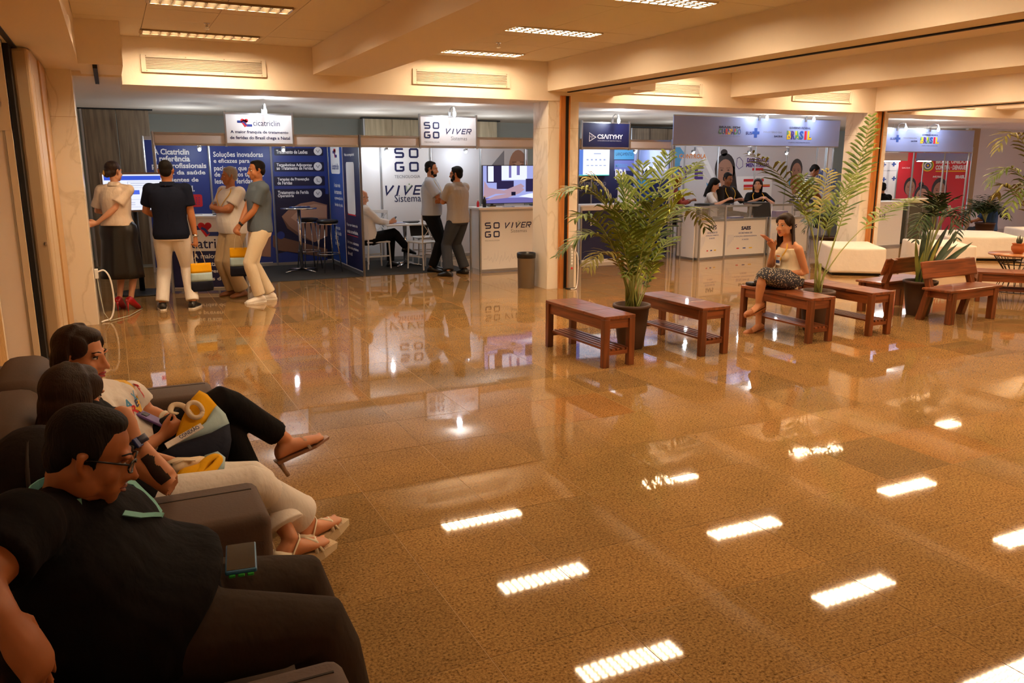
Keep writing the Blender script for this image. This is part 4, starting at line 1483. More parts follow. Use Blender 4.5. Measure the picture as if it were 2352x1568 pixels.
wrapped_print(pn4[3], poster_face(1665, 395, 40, 62, yb, P_SKIN1, P_SKIN2, P_HAIR, True), 'face_picture')
m = MB().use(P_PURPLE)
c = [pp(px, py, yb) for px, py in ((1693, 364), (1699, 361), (1706, 370), (1706, 382), (1697, 388), (1691, 380), (1693, 364), (1699, 361))]
put_stroke(m, plane_front(0, yb, 0), c, .012, .003)
tline(m, 'DIGNIDADE', 1716, 1766, 363, 372, yb, .04); tline(m, 'MENSTRUAL', 1714, 1768, 374, 384, yb, .04)
m.use(P_RED); prect(m, 1728, 386, 1753, 391.5, yb, .003)
m.use(P_WHITE); prect(m, 1692, 405, 1772, 470, yb, .002)
m.use(P_RED); prect(m, 1708, 411, 1754, 417, yb, .003); prect(m, 1708, 424, 1768, 430, yb, .003); prect(m, 1750, 449, 1765, 452, yb, .003)
m.use(P_ORANGE); prect(m, 1708, 431, 1736, 436, yb, .003); prect(m, 1735, 424, 1768, 427, yb, .0035)
wrapped_print(pn4[4], m, 'lettering')
wrapped_print(pn4[5], poster_face(1829, 395, 24, 44, yb, P_SKIN1, P_SKIN2, P_HAIR), 'face_picture')
m = MB().use(P_SKIN1); ppoly(m, [(1814, 420), (1820, 405), (1832, 408), (1838, 420), (1832, 446), (1820, 446)], yb, .005)
for k in range(7):
    m.use(P_HAIR if k % 2 else P_LGREY); ppoly(m, [(1815 - k * .6, 447 + k * 3.4), (1836 + k * .6, 447 + k * 3.4), (1837 + k * .6, 450.4 + k * 3.4), (1814 - k * .6, 450.4 + k * 3.4)], yb, .005)
m.use(P_CYAN); ppoly(m, [(1810, 410), (1816, 408), (1816, 428), (1812, 430)], yb, .004)
wrapped_print(pn4[5], m, 'hand_picture')
m = MB().use(P_BLUE2); tline(m, 'COMBATE', 1862, 1919, 388, 411, yb, .04); tline(m, 'MOSQUITO', 1868, 1922, 410, 431, yb, .04); prect(m, 1870, 436, 1916, 438.5, yb, .003)
m.use(P_HEADER); prect(m, 1868, 449, 1918, 470, yb, .002)
wrapped_print(pn4[6], m, 'lettering')


def showcase(name, label, loc, rz, W, D=.45, lines=(), ministry=True):
    t = thing(name, label, 'counter', loc, rz)
    Hs, Hg = .97, .70
    MB().box(.02, 0, .04, W - .02, .01, Hg - .02).build('front_panel', M_LAMINATE, t)
    MB().box(.0, .02, .04, .01, D - .02, Hg - .02).build('side_panel', M_LAMINATE, t)
    MB().box(W - .01, .02, .04, W, D - .02, Hg - .02).build('side_panel', M_LAMINATE, t)
    MB().box(.01, .01, Hg - .02, W - .01, D, Hg).build('inner_shelf', M_LAMINATE, t)
    MB().box(.02, .003, Hg, W - .02, .008, Hs - .03).build('glass_front', M_GLASS, t)
    MB().box(.003, .02, Hg, .008, D - .02, Hs - .03).build('glass_side', M_GLASS, t)
    MB().box(0, 0, Hs - .005, W, D, Hs + .005).build('glass_top', M_GLASS, t)
    for x in (0, W):
        for y in (0, D):
            MB().lathe([(.021, 0), (.021, Hs)], n=8, c=(x, y, 0)).build('post', M_ALU, t)
    for z in (.02, Hg, Hs - .02):
        MB().box(.02, -.01, z - .018, W - .02, .012, z + .018).build('rail', M_ALU, t)
        MB().box(-.01, .02, z - .018, .012, D - .02, z + .018).build('side_rail', M_ALU, t)
    m = MB().use(P_NAVY)
    Mq = plane_front(0, -.001, 0)
    for (s, x0, x1, z0, z1, b) in lines:
        m.use(P_NAVY if z1 - z0 > .05 else P_BLUE2)
        put_text(m, s, Mq, x0 * W, x1 * W, z0, z1, b)
    for k, mt in enumerate((P_RED, P_BLUE2, P_YELLOW)):
        m.use(mt); put_rect(m, Mq, W * (.3 + .15 * k), .15, W * (.36 + .16 * k), .17, .002)
    m.use(P_PALE)
    for k in range(5):
        put_rect(m, Mq, W * (.08 + .03 * k), .2 + .03 * k, W * (.085 + .03 * k), .42, .0015)
    if lines:
        m.build('lettering', None, t)
    return t
ang = math.atan2(.12, .69)
showcase('showcase_counter', 'white glass-topped counter lettered SAPS at the stand corner', (9.46, 11.72, 0), ang, .68,
         lines=(('SAPS', .33, .66, .54, .62, .03), ('SECRETARIA DE', .3, .7, .47, .50, .01), ('ATENÇÃO PRIMÁRIA', .24, .76, .42, .45, .01), ('À SAÚDE', .38, .6, .37, .40, .01)))
showcase('showcase_counter', 'white glass-topped counter lettered SAES in front of the seated staff', (10.17, 11.88, 0), 0, 1.0,
         lines=(('SAES', .39, .62, .50, .57, .05), ('SECRETARIA DE', .33, .66, .43, .46, .01), ('ATENÇÃO ESPECIALIZADA', .22, .78, .37, .40, .01), ('À SAÚDE', .42, .58, .31, .34, .01)))
showcase('showcase_counter', 'glass-topped counter behind the seated woman with the phone', (11.22, 11.84, 0), 0, 1.0, lines=(('SGTES', .3, .7, .5, .57, .04),))
t = thing('return_panel', 'plain white return panel at the left end of the ministry counter', 'panel', (9.40, 11.78, 0))
MB().box(-.02, 0, .04, 0, .5, .94).build('board', M_LAMINATE, t)
MB().lathe([(.02, 0), (.02, .96)], n=8, c=(-.01, .5, 0)).build('post', M_ALU, t)
MB().box(-.025, 0, .0, .005, .5, .04).build('rail', M_ALU, t); MB().box(-.025, 0, .94, .005, .5, .97).build('rail', M_ALU, t)
o = laptop('black laptop seen from behind on the counter between the two seated staff', (11.02, 12.03, .985), PI - .1, w_=.40, d=.28)
o = laptop('dark laptop seen side-on beside the woman in the white blouse', (9.78, 12.02, .985), PI / 2 + .5, w_=.3, d=.22)
# leaflets inside the glass counters
for x, y, w_, mt, lb_ in ((9.75, 11.95, .22, P_YELLOW, 'orange leaflets inside the corner glass counter'), (10.5, 12.0, .3, P_BLUE2, 'blue leaflets inside the glass counter in front of the seated man'),
                          (11.6, 12.0, .3, P_PURPLE, 'violet box inside the glass counter behind the woman with the phone')):
    o = thing('leaflet_stack', lb_, 'leaflets', (x, y, .705))
    MB().rbox(-w_ / 2, -.07, 0, w_ / 2, .07, .04 if mt is not P_PURPLE else .12, r=.004).build('pile', mt, o)
    MB().box(-w_ / 3, -.05, .04 if mt is not P_PURPLE else .12, w_ / 3, .05, (.04 if mt is not P_PURPLE else .12) + .002).build('print', P_WHITE, o)

# far right stand with red posters
for x, lb in ((10.2, 'rail spotlight over the big purple poster letters'), (11.6, 'rail spotlight over the poster of the girl with braids'), (12.6, 'rail spotlight at the right end of the ministry stand')):
    inner_lamp(x, 12.9, lb, INNER, (x, YB, 1.2))
XS5 = [15.95, 17.1, 18.0, 18.9, 19.78]
YR = 13.9
st5, pn5 = stand_shell('red_poster_stand', 'far exhibition stand with red posters of three faces, right of the right column', XS5, [], fascia=False, y_back=YR)
for i, p in enumerate(pn5):
    b = MB().use(P_WHITE if i == 0 else P_RED); put_rect(b, plane_front(0, YR, 0), XS5[i] + .02, .07, XS5[i + 1] - .02, HT - .05, .001)
    wrapped_print(p, b, 'print_background')
yr = YR - .001
m = MB().use(P_BLUE2)
for cx, cy in ((2030, 378), (2053, 377), (2030, 412), (2053, 410)):
    prect(m, cx - 1.5, cy - 5, cx + 1.5, cy + 5, yr, .003); prect(m, cx - 5, cy - 1.5, cx + 5, cy + 1.5, yr, .0035)
m.use(P_LGREY)
prect(m, 2020, 391, 2062, 393, yr, .002); prect(m, 2040, 365, 2042, 440, yr, .002)
wrapped_print(pn5[0], m, 'logo_grid')
for (cx, cy, w_, h_, i, lg) in ((2090, 432, 24, 36, 1, False), (2117, 452, 30, 40, 2, True), (2157, 440, 30, 46, 3, False)):
    wrapped_print(pn5[i if i < 4 else 3], poster_face(cx, cy, w_, h_, yr, P_SKIN1 if not lg else P_SKIN3, P_SKIN2, P_HAIR, lg), 'face_picture')
m = MB().use(P_WHITE)
tline(m, 'BRASIL UNIDO', 2150, 2219, 366, 376, yr, .06); tline(m, 'CONTRA · DENGUE', 2149, 2218, 379, 390, yr, .06)
tline(m, 'PÁTRIA', 2143, 2165, 403, 408, yr, .05); tline(m, 'BRASIL', 2195, 2216, 402, 410, yr, .06); tline(m, 'SAÚDE', 2072, 2090, 383, 387, yr, .0)
m.use(P_YELLOW); prect(m, 2149, 392, 2217, 394.5, yr, .003)
for k, mt in enumerate((P_YELLOW, P_GREEN, P_WHITE, P_BLUE2, P_YELLOW)):
    m.use(mt); pdisc(m, 2131, 380, 14 - k * 2.8, yr, .003 + k * .0006)
wrapped_print(pn5[3], m, 'lettering')
for a, b, mt, lb_ in ((2022, 2086, M_FASCIA, 'beige'), (2106, 2232, P_HEADER, 'bluish')):
    p0, p1 = at_y(a, 352, 12.3), at_y(b, 352, 12.3)
    part(MB().box(p0.x, 12.295, 1.78, p1.x, 12.305, 1.95), 'fascia', mt, st5)
M_TUBEW = emission('white_tube', (1.0, .95, .9), 40.0)
for a, b, y_, lb_ in ((2027, 2066, 13.2, 'white fluorescent tube under the far stand fascia, left one'), (2106, 2137, 13.2, 'white fluorescent tube under the far stand fascia, beside the round logo')):
    p0, p1 = at_y(a, 369, y_), at_y(b, 371, y_)
    t = thing('tube_light', lb_, 'tube light', (p0.x, y_, p0.z))
    W = p1.x - p0.x
    MB().tube([(0, 0, 0), (W, 0, 0)], .022, n=10).build('tube', M_TUBEW, t)
    MB().box(-.02, -.02, .02, W + .02, .03, .05).build('housing', M_ALU, t)
    for x in (-.02, W):
        MB().box(x, -.02, -.02, x + .02, .02, .03).build('end_cap', M_WHITE, t)
    MB().tube([(W / 2, .0, .05), (W / 2, .0, 2.6 - p0.z)], .004, n=6).build('hanger', M_ALU, t)
for x, y, h_ in ((at_y(2095, 400, 12.3).x, 12.3, 1.95), (at_y(2165, 400, 12.3).x, 12.3, 1.95)):
    part(octpost_mb(x, y, h_), 'post', M_ALU, st5)
# unseen fill bulbs, added behind the stands' back walls to brighten the rear hall
for x, lb in ((1.2, 'clinic stand'), (4.2, 'white stand'), (6.6, 'right part of the white stand'), (8.6, 'dark blue stand'), (11.2, 'ministry stand'), (14.2, 'right part of the ministry stand'), (18.4, 'red poster stand')):
    yb_ = YC if 8 < x < 9 else YB if x < 16 else YR
    t = thing('rear_fill_bulb', 'added fill bulb hidden behind the back wall of the ' + lb, 'spotlight', (x, yb_ + .11, 2.06), group='added fill bulbs behind the stands')
    MB().box(-.02, -.09, -.03, .02, .0, .02).build('clamp', M_ALU, t)
    MB().ell((0, .02, -.01), (.03, .03, .035)).build('bulb', M_BULB, t, True)
    l = bpy.data.lights.new('bulb', 'POINT'); l.energy = INNER * 1.0; l.color = SPOT_COLOR; l.shadow_soft_size = .04
    lo = bpy.data.objects.new('bulb_light', l); COL.objects.link(lo); lo.parent = t; lo.location = (0, .10, 0)
t = thing('led_uplight', 'lilac LED floor uplight standing beyond the right edge, tinting the grey wall', 'floor light', (20.7, 11.3, 0))
MB().lathe([(.10, 0), (.11, .02), (.09, .16), (.08, .17)], n=20).build('body', M_BLACK, t, True)
MB().lathe([(.075, .171), (.001, .176)], n=20, close=False).build('lens', emission('lilac_led', (.75, .72, 1.0), 12.0), t)
l = bpy.data.lights.new('bulb', 'POINT'); l.energy = 32; l.color = (.80, .78, 1.0); l.shadow_soft_size = .08
lo = bpy.data.objects.new('bulb_light', l); COL.objects.link(lo); lo.parent = t; lo.location = (0, 0, .35)
hc = thing('far_counter', 'white counter with blue letters just right of the right column', 'counter', (14.05, 11.95, 0))
MB().rbox(0, 0, 0.02, .95, .4, .92, r=.004).build('body', M_LAMINATE, hc); MB().rbox(-.02, -.02, .92, .97, .42, .95, r=.004).build('counter_top', M_LAMINATE, hc)
m = MB().use(P_NAVY); put_text(m, 'HGI', Mc, .12, .42, .62, .70, .03); m.build('lettering', None, hc)
MB().box(0, -.008, 0, .95, .01, .04).build('base_rail', M_ALU, hc)
gc = thing('grey_counter', 'grey-green counter with cream top edge behind the backed benches', 'counter', (15.55, 12.3, 0))
MB().box(.0, 0, 0.02, 1.0, .4, .88).build('body', mat('grey_green', '5d5c4c', rough=.6), gc); MB().rbox(-.02, -.03, .88, 1.02, .42, .96, r=.01).build('counter_top', mat('cream_edge', 'e8d9b0', rough=.5), gc)
MB().box(.5, -.004, .02, .515, .0, .88).build('joint', M_ALU, gc)
struct('wall_side', MB().box(19.85, 14.1, 0, 23.95, 14.2, 2.62), mat('warm_grey_wall', 'd2cdc8', rough=.8))
struct('trim_20', MB().box(19.82, 14.0, 0, 20.15, 14.1, 2.62), mat('tan_edge', 'a58a62', rough=.6))

# ================================================================== BENCHES
W_A = wood('red_wood', '582c15', '98522a', rough=.38, axis='Y', coat=.15)
W_AX = wood('red_wood_cross', '582c15', '98522a', rough=.38, axis='X', coat=.15)
W_Z = wood('red_wood_leg', '4e2611', '874823', rough=.35, axis='Z', coat=.3)
def bench(loc, rz, label, L=1.0, W=.30, H=.446):
    t = thing('wooden_bench', label, 'bench', loc, rz, group=None)
    n = 3
    for k in range(n):
        MB().rbox(-W / 2 - .01, -L / 2 + k * L / n + .002, H - .028, W / 2 + .01, -L / 2 + (k + 1) * L / n - .002, H, r=.004).build('seat_board', W_A, t)
    for sx in (-1, 1):
        x = sx * (W / 2 - .02)
        MB().box(x - .012, -L / 2 + .05, H - .12, x + .012, L / 2 - .05, H - .028).build('apron', W_A, t)
        for sy in (-1, 1):
            y = sy * (L / 2 - .03)
            MB().rbox(x - .03, y - .027, 0, x + .03, y + .027, H - .028, r=.004).build('leg', W_Z, t)
    for sy in (-1, 1):
        y = sy * (L / 2 - .03)
        MB().box(-W / 2 + .05, y - .012, H - .11, W / 2 - .05, y + .012, H - .03).build('end_rail', W_AX, t)
        MB().box(-W / 2 + .04, y - .012, .105, W / 2 - .04, y + .012, .14).build('shelf_rail', W_AX, t)
    ns = 5
    for k in range(ns):
        x = -W / 2 + .05 + k * (W - .1) / (ns - 1)
        MB().rbox(x - .016, -L / 2 + .015, .14, x + .016, L / 2 - .015, .16, r=.003, seg=1).build('shelf_slat', W_A, t)
    return t
bench((3.77, 6.18, 0), .03, 'red-brown wooden bench nearest the camera, left of the potted palm')
bench((4.80, 6.16, 0), .01, 'red-brown wooden bench just right of the first potted palm')
bench((6.09, 6.13, 0), -.01, 'red-brown wooden bench with the woman sitting on it')
bench((6.90, 6.12, 0), -.01, 'red-brown wooden bench behind the tall slender palm, nobody on it')
bench((10.30, 6.28, 0), .75, 'low orange-brown wooden bench at the right edge by the wire table', L=1.2, W=.42, H=.38)


def backed_bench(loc, rz, label):
    """seat faces local -y, back at +y"""
    t = thing('backed_bench', label, 'bench', loc, rz, group=None)
    MB().rbox(-.48, -.19, .352, .48, .15, .38, r=.008).build('seat', W_AX, t)
    MB().box(-.44, -.17, .27, .44, -.145, .352).build('apron', W_AX, t)
    MB().box(-.44, .10, .27, .44, .125, .352).build('apron', W_AX, t)
    for sx in (-1, 1):
        MB().box(sx * .38 - .012, -.15, .27, sx * .38 + .012, .1, .352).build('side_rail', W_A, t)
        MB().rbox(sx * .38 - .04, -.18, 0, sx * .38 + .04, -.11, .352, r=.005).build('leg', W_Z, t)
        v = [(sx * .38 - .035, y, z) for y, z in ((.16, 0), (.23, 0), (.15, .38), (.08, .38), (.25, .66), (.2, .66))]
        m_ = MB()
        prof = [(.17, 0), (.24, 0), (.15, .36), (.24, .64), (.19, .66), (.09, .36)]
        m_.add([(sx * .38 - .035, y, z) for y, z in prof] + [(sx * .38 + .035, y, z) for y, z in prof],
               [(0, 1, 2, 5), (5, 2, 3, 4), (6, 11, 8, 7), (11, 10, 9, 8), (0, 6, 7, 1), (1, 7, 8, 2), (2, 8, 9, 3), (3, 9, 10, 4), (4, 10, 11, 5), (5, 11, 6, 0)])
        m_.build('back_leg', W_Z, t)
    M = Matrix.Translation((0, .16, .56)) @ Matrix.Rotation(-.3, 4, 'X')
    MB().rbox(-.49, -.014, -.1, .49, .014, .1, r=.012, M=M).build('backrest', W_AX, t)
    return t
backed_bench((8.42, 5.86, 0), .06, 'dark wooden backed bench facing the camera in front of the snake plant pot')
backed_bench((8.28, 6.62, 0), PI + .12, 'dark wooden backed bench turned away, left of the snake plant pot')

# ================================================================== OTTOMANS UNDER WHITE CLOTH
M_CLOTH = mat('white_cloth', 'e9e2d8', rough=.85, bump=.35, bscale=9, noise=.03, nscale=5)
def ottoman(c, u, L, W, H, label, seed):
    r = random.Random(seed)
    a = math.atan2(u[1], u[0])
    t = thing('ottoman', label, 'ottoman', (c[0], c[1], 0), a, group=None)
    MB().box(-L / 2 + .03, -W / 2 + .03, 0.012, L / 2 - .03, W / 2 - .03, .1).build('base', M_DARK, t)
    for sx in (-1, 1):
        for sy in (-1, 1):
            MB().lathe([(.02, 0), (.025, .02)], n=8, c=(sx * (L / 2 - .1), sy * (W / 2 - .1), 0)).build('foot', M_DARK, t)
    bm = bmesh.new()
    bmesh.ops.create_cube(bm, size=1)
    for v in bm.verts:
        v.co = Vector((v.co.x * L, v.co.y * W, .045 + (v.co.z + .5) * (H - .045)))
    bmesh.ops.bevel(bm, geom=[e for e in bm.edges if e.verts[0].co.z + e.verts[1].co.z > H * 1.9 or abs(e.verts[0].co.z - e.verts[1].co.z) > .1], offset=.03, segments=3, affect='EDGES', profile=.6)
    bmesh.ops.subdivide_edges(bm, edges=[e for e in bm.edges if e.calc_length() > .15], cuts=8, use_grid_fill=True)
    for v in bm.verts:
        k = max(0, (H - v.co.z)) / H
        f = math.sin(v.co.x * 9 + seed) * math.cos(v.co.y * 8 + seed * 2) * .012 * k
        v.co.x *= 1 + f + .02 * k; v.co.y *= 1 + f + .02 * k
        if k < .15:
            v.co.z += .006 * math.sin(v.co.x * 5 + seed) * math.cos(v.co.y * 6)
    me = bpy.data.meshes.new('cover'); bm.to_mesh(me); bm.free()
    me.materials.append(M_CLOTH); me.polygons.foreach_set('use_smooth', [True] * len(me.polygons))
    link('cover', me, t)
    return t
ud = (.60, .80)
ottoman((10.74, 9.47, 0), ud, 1.25, .80, .43, 'white cloth-covered ottoman nearest the seated woman', 1)
ottoman((12.35, 9.10, 0), ud, 1.25, .80, .43, 'white cloth-covered ottoman behind the left backed bench', 2)
ottoman((14.55, 10.05, 0), ud, 1.60, 1.3, .43, 'white cloth-covered ottoman behind the snake plant', 3)
ottoman((16.9, 9.9, 0), ud, 1.60, 1.3, .43, 'white cloth-covered ottoman farthest right, behind the wire table', 4)

# ================================================================== BIN, SOCKET TOWER, CABLES
t = thing('waste_bin', 'round steel waste bin with black liner beside the central marble column', 'bin', (5.15, 10.14, 0))
MB().lathe([(.115, 0), (.118, .01), (.125, .45), (.128, .46), (.12, .46), (.112, .02)], n=32, close=False).build('body', mat('steel', '8d8378', rough=.3, metal=.85), t, True)
MB().lathe([(.131, .42), (.134, .45), (.134, .485), (.128, .495), (.115, .49), (.112, .4)], n=32, close=False).build('liner', mat('bin_liner', '141416', rough=.3), t, True)
MB().lathe([(.113, 0.002), (0.001, .004)], n=32, close=False).build('bottom', M_DARK, t)
t = thing('socket_tower', 'slim grey socket tower standing on the floor at the central column', 'socket tower', (5.64, 9.74, 0))
MB().rbox(-.06, -.05, 0, .06, .05, .015, r=.004).build('base_plate', M_BLACK, t)
MB().rbox(-.038, -.03, .015, .038, .03, .62, r=.006).build('body', mat('tower_grey', 'a9a296', rough=.4, metal=.4), t)
MB().box(-.022, -.032, .3, .022, -.03, .58).build('socket_strip', M_GREYWALL, t)
sk = MB().rbox(-.014, -.036, -.014, .014, -.03, .014, r=.003, seg=1).mesh('socket'); sk.materials.append(M_WHITE)
for k in range(6):
    link('socket', sk, t, (0, 0, .36 + k * .04))
MB().box(-.012, -.036, .28, .012, -.03, .31).build('red_switch', P_RED, t)['label'] = 'small red switch'
t = tag(MB().tube(crv([(5.70, 9.75, .55), (5.74, 9.72, .45), (5.75, 9.73, .2), (5.73, 9.72, .04), (5.67, 9.66, .012), (5.6, 9.66, .01)]), .008, n=8).build('power_cable', M_WHITE, None, True), 'white cable hanging from the socket tower by the central column', 'cable')
t = thing('cable_loop', 'pale cable looping from a socket low on the left marble column', 'cable', (-.26, 9.95, 0))
MB().rbox(.0, -.05, .48, .035, .05, .58, r=.004).build('socket_box', M_WHITE, t)
MB().tube(crv([(.03, 0, .55), (.10, -.01, .56), (.15, -.02, .45), (.16, -.03, .2), (.12, -.05, .04), (.05, -.08, .014), (.02, -.12, .012)]), .009, n=8).build('cord', M_WHITE, t, True)
MB().tube([(.02, 0, .5), (.03, -.02, .3), (.05, -.05, .1), (.1, -.1, .014), (.3, .15, .012), (.45, .6, .012)], .005, n=6).build('thin_cord', M_GREYWALL, t, True)

# television on a floor stand at the left
t = thing('stand_television', 'tilted television with slide of blue and pink boxes on a black floor stand', 'television', (.25, 11.95, 0), .12)
MB().lathe([(.34, 0), (.34, .015), (.3, .02), (.05, .03)], n=32).build('base', M_BLACK, t, True)
MB().tube([(0, .05, .02), (0, .05, 1.3)], .035, n=12).build('pole', M_BLACK, t, True)
MB().box(-.1, .0, 1.2, .1, .05, 1.45).build('bracket', M_BLACK, t)
W, Hh = .72, .46
MB().rbox(-W / 2 - .025, -.05, 1.09, W / 2 + .025, -.0, 1.09 + Hh + .05, r=.006).build('housing', mat('tv_bezel', '8c7a68', rough=.4), t)
ss = screen_mat('slide_', dict(bg='e4e6f4', bar='3a56c8', box='5068d8', pink='d03878', line='b4b8d0'), .85)
im = MB(); Mt = plane_front(-W / 2, -.0505, 1.115)
def sr(c, x0, y0, x1, y1, z=.001): im.use(ss[c]); put_rect(im, Mt, x0 * W, y0 * Hh, x1 * W, y1 * Hh, z)
sr('bg', 0, 0, 1, 1, .0005); sr('bar', .02, .84, .97, .96)
sr('line', .4, .62, .95, .8); sr('bg', .41, .63, .94, .79, .0015); sr('line', .45, .74, .8, .76, .002); sr('line', .45, .68, .9, .7, .002)
for k in range(4):
    sr('box' if k < 2 else 'pink', .28 + k * .18, .44, .41 + k * .18, .56)
sr('pink', .67, .12, .82, .26); sr('line', .05, .08, .6, .3); sr('bg', .055, .09, .595, .29, .0015); sr('line', .1, .2, .5, .22, .002); sr('line', .1, .14, .5, .16, .002)
im.build('screen', None, t)

# wire table with cactus
t = thing('wire_table', 'small round table with flared black wire base near the right edge', 'table', (11.0, 6.88, 0))
MB().lathe([(0, .50), (.36, .50), (.365, .51), (.36, .52), (0, .52)], n=36, close=False).build('table_top', wood('top_wood', '8c4f28', 'b77a45', axis='X'), t, True)
M_WIRE = mat('black_wire', '161414', rough=.4, metal=.5)
for k in range(18):
    a = 2 * PI * k / 18
    MB().tube([(.30 * math.cos(a), .30 * math.sin(a), .50), (.14 * math.cos(a + .1), .14 * math.sin(a + .1), .27), (.25 * math.cos(a + .2), .25 * math.sin(a + .2), .01)], .005, n=6).build('wire', M_WIRE, t)
for r, z in ((.30, .495), (.20, .38), (.25, .008)):
    MB().tube([(r * math.cos(2 * PI * k / 30), r * math.sin(2 * PI * k / 30), z) for k in range(31)], .006, n=6).build('ring', M_WIRE, t)
M_TERRA = mat('terracotta', 'b0602c', rough=.6)
t = thing('potted_cactus', 'small succulent in an orange clay pot on the wire table', 'plant', (10.98, 6.88, .52))
MB().lathe([(.05, 0), (.085, .05), (.09, .09), (.075, .12), (.085, .13), (.085, .14), (.07, .14), (.065, .1)], n=24, close=False).build('pot', M_TERRA, t, True)
MB().lathe([(.066, .12), (.001, .125)], n=24, close=False).build('soil', mat('soil', '2a1c12', rough=.95), t)
M_SUCC = mat('succulent', '4a4a38', rough=.6)
for k in range(9):
    a = 2 * PI * k / 9
    MB().tube([(0.01 * math.cos(a), .01 * math.sin(a), .12), (.03 * math.cos(a), .03 * math.sin(a), .17), (.035 * math.cos(a), .035 * math.sin(a), .2 + .02 * (k % 3))], [.012, .011, .002], n=6).build('leaf', M_SUCC, t, True)
MB().tube([(0, 0, .12), (.0, .0, .2), (.005, 0, .25)], [.018, .014, .003], n=8).build('leaf', M_SUCC, t, True)

# ================================================================== PALMS
def leafmat(name, dark, light, rough=.45):
    mt = mat(name, light, rough=rough)
    nt, b = nodes_of(mt)
    tc = nt.nodes.new('ShaderNodeTexCoord')
    n = nt.nodes.new('ShaderNodeTexNoise'); n.inputs['Scale'].default_value = 3.5
    nt.links.new(tc.outputs['Object'], n.inputs[0])
    r = nt.nodes.new('ShaderNodeValToRGB'); e = r.color_ramp.elements
    e[0].position, e[0].color = .35, (*lin(dark), 1); e[1].position, e[1].color = .65, (*lin(light), 1)
    nt.links.new(n.outputs[0], r.inputs[0]); nt.links.new(r.outputs[0], b.inputs['Base Color'])
    b.inputs['Subsurface Weight'].default_value = 0
    return mt
L_MID = leafmat('palm_leaf', '3f5a1e', '7d8f33')
L_BRIGHT = leafmat('palm_leaf_bright', '7f9a22', 'b5c234')
L_DRY = leafmat('palm_leaf_dry', '67662b', '948a42')
L_DARK = leafmat('palm_leaf_dark', '16260f', '2f4a1c')
L_SNAKE = leafmat('snake_leaf', '1b2c1c', '3d5636')
M_STEM = mat('palm_stem', '8a9048', rough=.5)
M_POT = mat('brown_pot', '4d3529', rough=.55, bump=.05)
M_SOIL = MATS['soil']


def bez(a, b, c, t):
    return a * (1 - t) ** 2 + b * 2 * t * (1 - t) + c * t * t


def frond(parent, root, mid, tip, n=22, ll=.22, lw=.011, start=.25, droop=.35, mt=None, seed=0, spread=1.0, up=None):
    """one frond: rachis and its leaflets, each leaflet a folded blade"""
    r = random.Random(seed)
    rl = root_loc(parent)
    A, B, C = Vector(root) - rl, Vector(mid) - rl, Vector(tip) - rl
    B = B * 2 - (A + C) / 2
    st = MB()
    pts = [bez(A, B, C, k / 10) for k in range(11)]
    st.tube(pts, [.008 - .0065 * k / 10 for k in range(11)], n=6)
    f = st.build('frond', M_STEM, parent, True)
    lv = MB().use(mt or L_MID)
    side = None
    n = int(n * .85); ll *= 1.25; lw *= 1.15
    for k in range(n):
        t = start + (1 - start) * (k + .3) / n
        p = bez(A, B, C, t); q = bez(A, B, C, min(1.0, t + .02)); p0 = bez(A, B, C, max(0, t - .02))
        T = (q - p0).normalized()
        S = T.cross(Vector((0, 0, 1)) if up is None else Vector(up))
        S = S.normalized() if S.length > 1e-3 else Vector((1, 0, 0))
        N = S.cross(T).normalized()
        prof = (math.sin(PI * min(1, (t - start) / (1 - start) * .85 + .12))) ** .7
        L = ll * max(.35, prof)
        for s in (-1, 1):
            fwd = .7 + .7 * (t - start) + r.uniform(-.18, .18)
            if r.random() < .06:
                continue
            D = (S * s * spread + T * fwd + N * r.uniform(.05, .35)).normalized()
            l = L * r.uniform(.75, 1.15)
            dr = droop * r.uniform(.4, 1.7)
            g = Vector((0, 0, -1))
            m1 = p + D * l * .45 + g * dr * l * .08
            m2 = p + D * l * .8 + g * dr * l * .35
            e = p + D * l + g * dr * l * .75
            Wd = D.cross(N).normalized()
            w_ = lw * r.uniform(.8, 1.15)
            lv.add([p - Wd * w_ * .4, p + Wd * w_ * .4, m1 - Wd * w_, m1 + N * w_ * .35, m1 + Wd * w_, m2 - Wd * w_ * .75, m2 + Wd * w_ * .75, e],
                   [(0, 1, 3, 2), (1, 4, 3), (2, 3, 5), (3, 6, 5), (3, 4, 6), (5, 6, 7)])
    lv.build('leaflets', None, f)
    return f


def palm(name, label, base, pot=None):
    return thing(name, label, 'potted palm', base)


def plant_pot(t, r0, r1, h, rim=.012):
    MB().lathe([(r0 * .96, 0), (r0, .01), (r0 + (r1 - r0) * .55, h * .45), (r1, h - .03), (r1 + rim, h - .03), (r1 + rim, h), (r1 - .008, h), (r1 - .02, h - .06)], n=36, close=False).build('pot', M_POT, t, True)
    MB().lathe([(r1 - .01, h - .05), (.001, h - .045)], n=36, close=False).build('soil', M_SOIL, t)
    MB().lathe([(r0 * .95, .003), (.001, .004)], n=24, close=False).build('pot_base', M_POT, t)


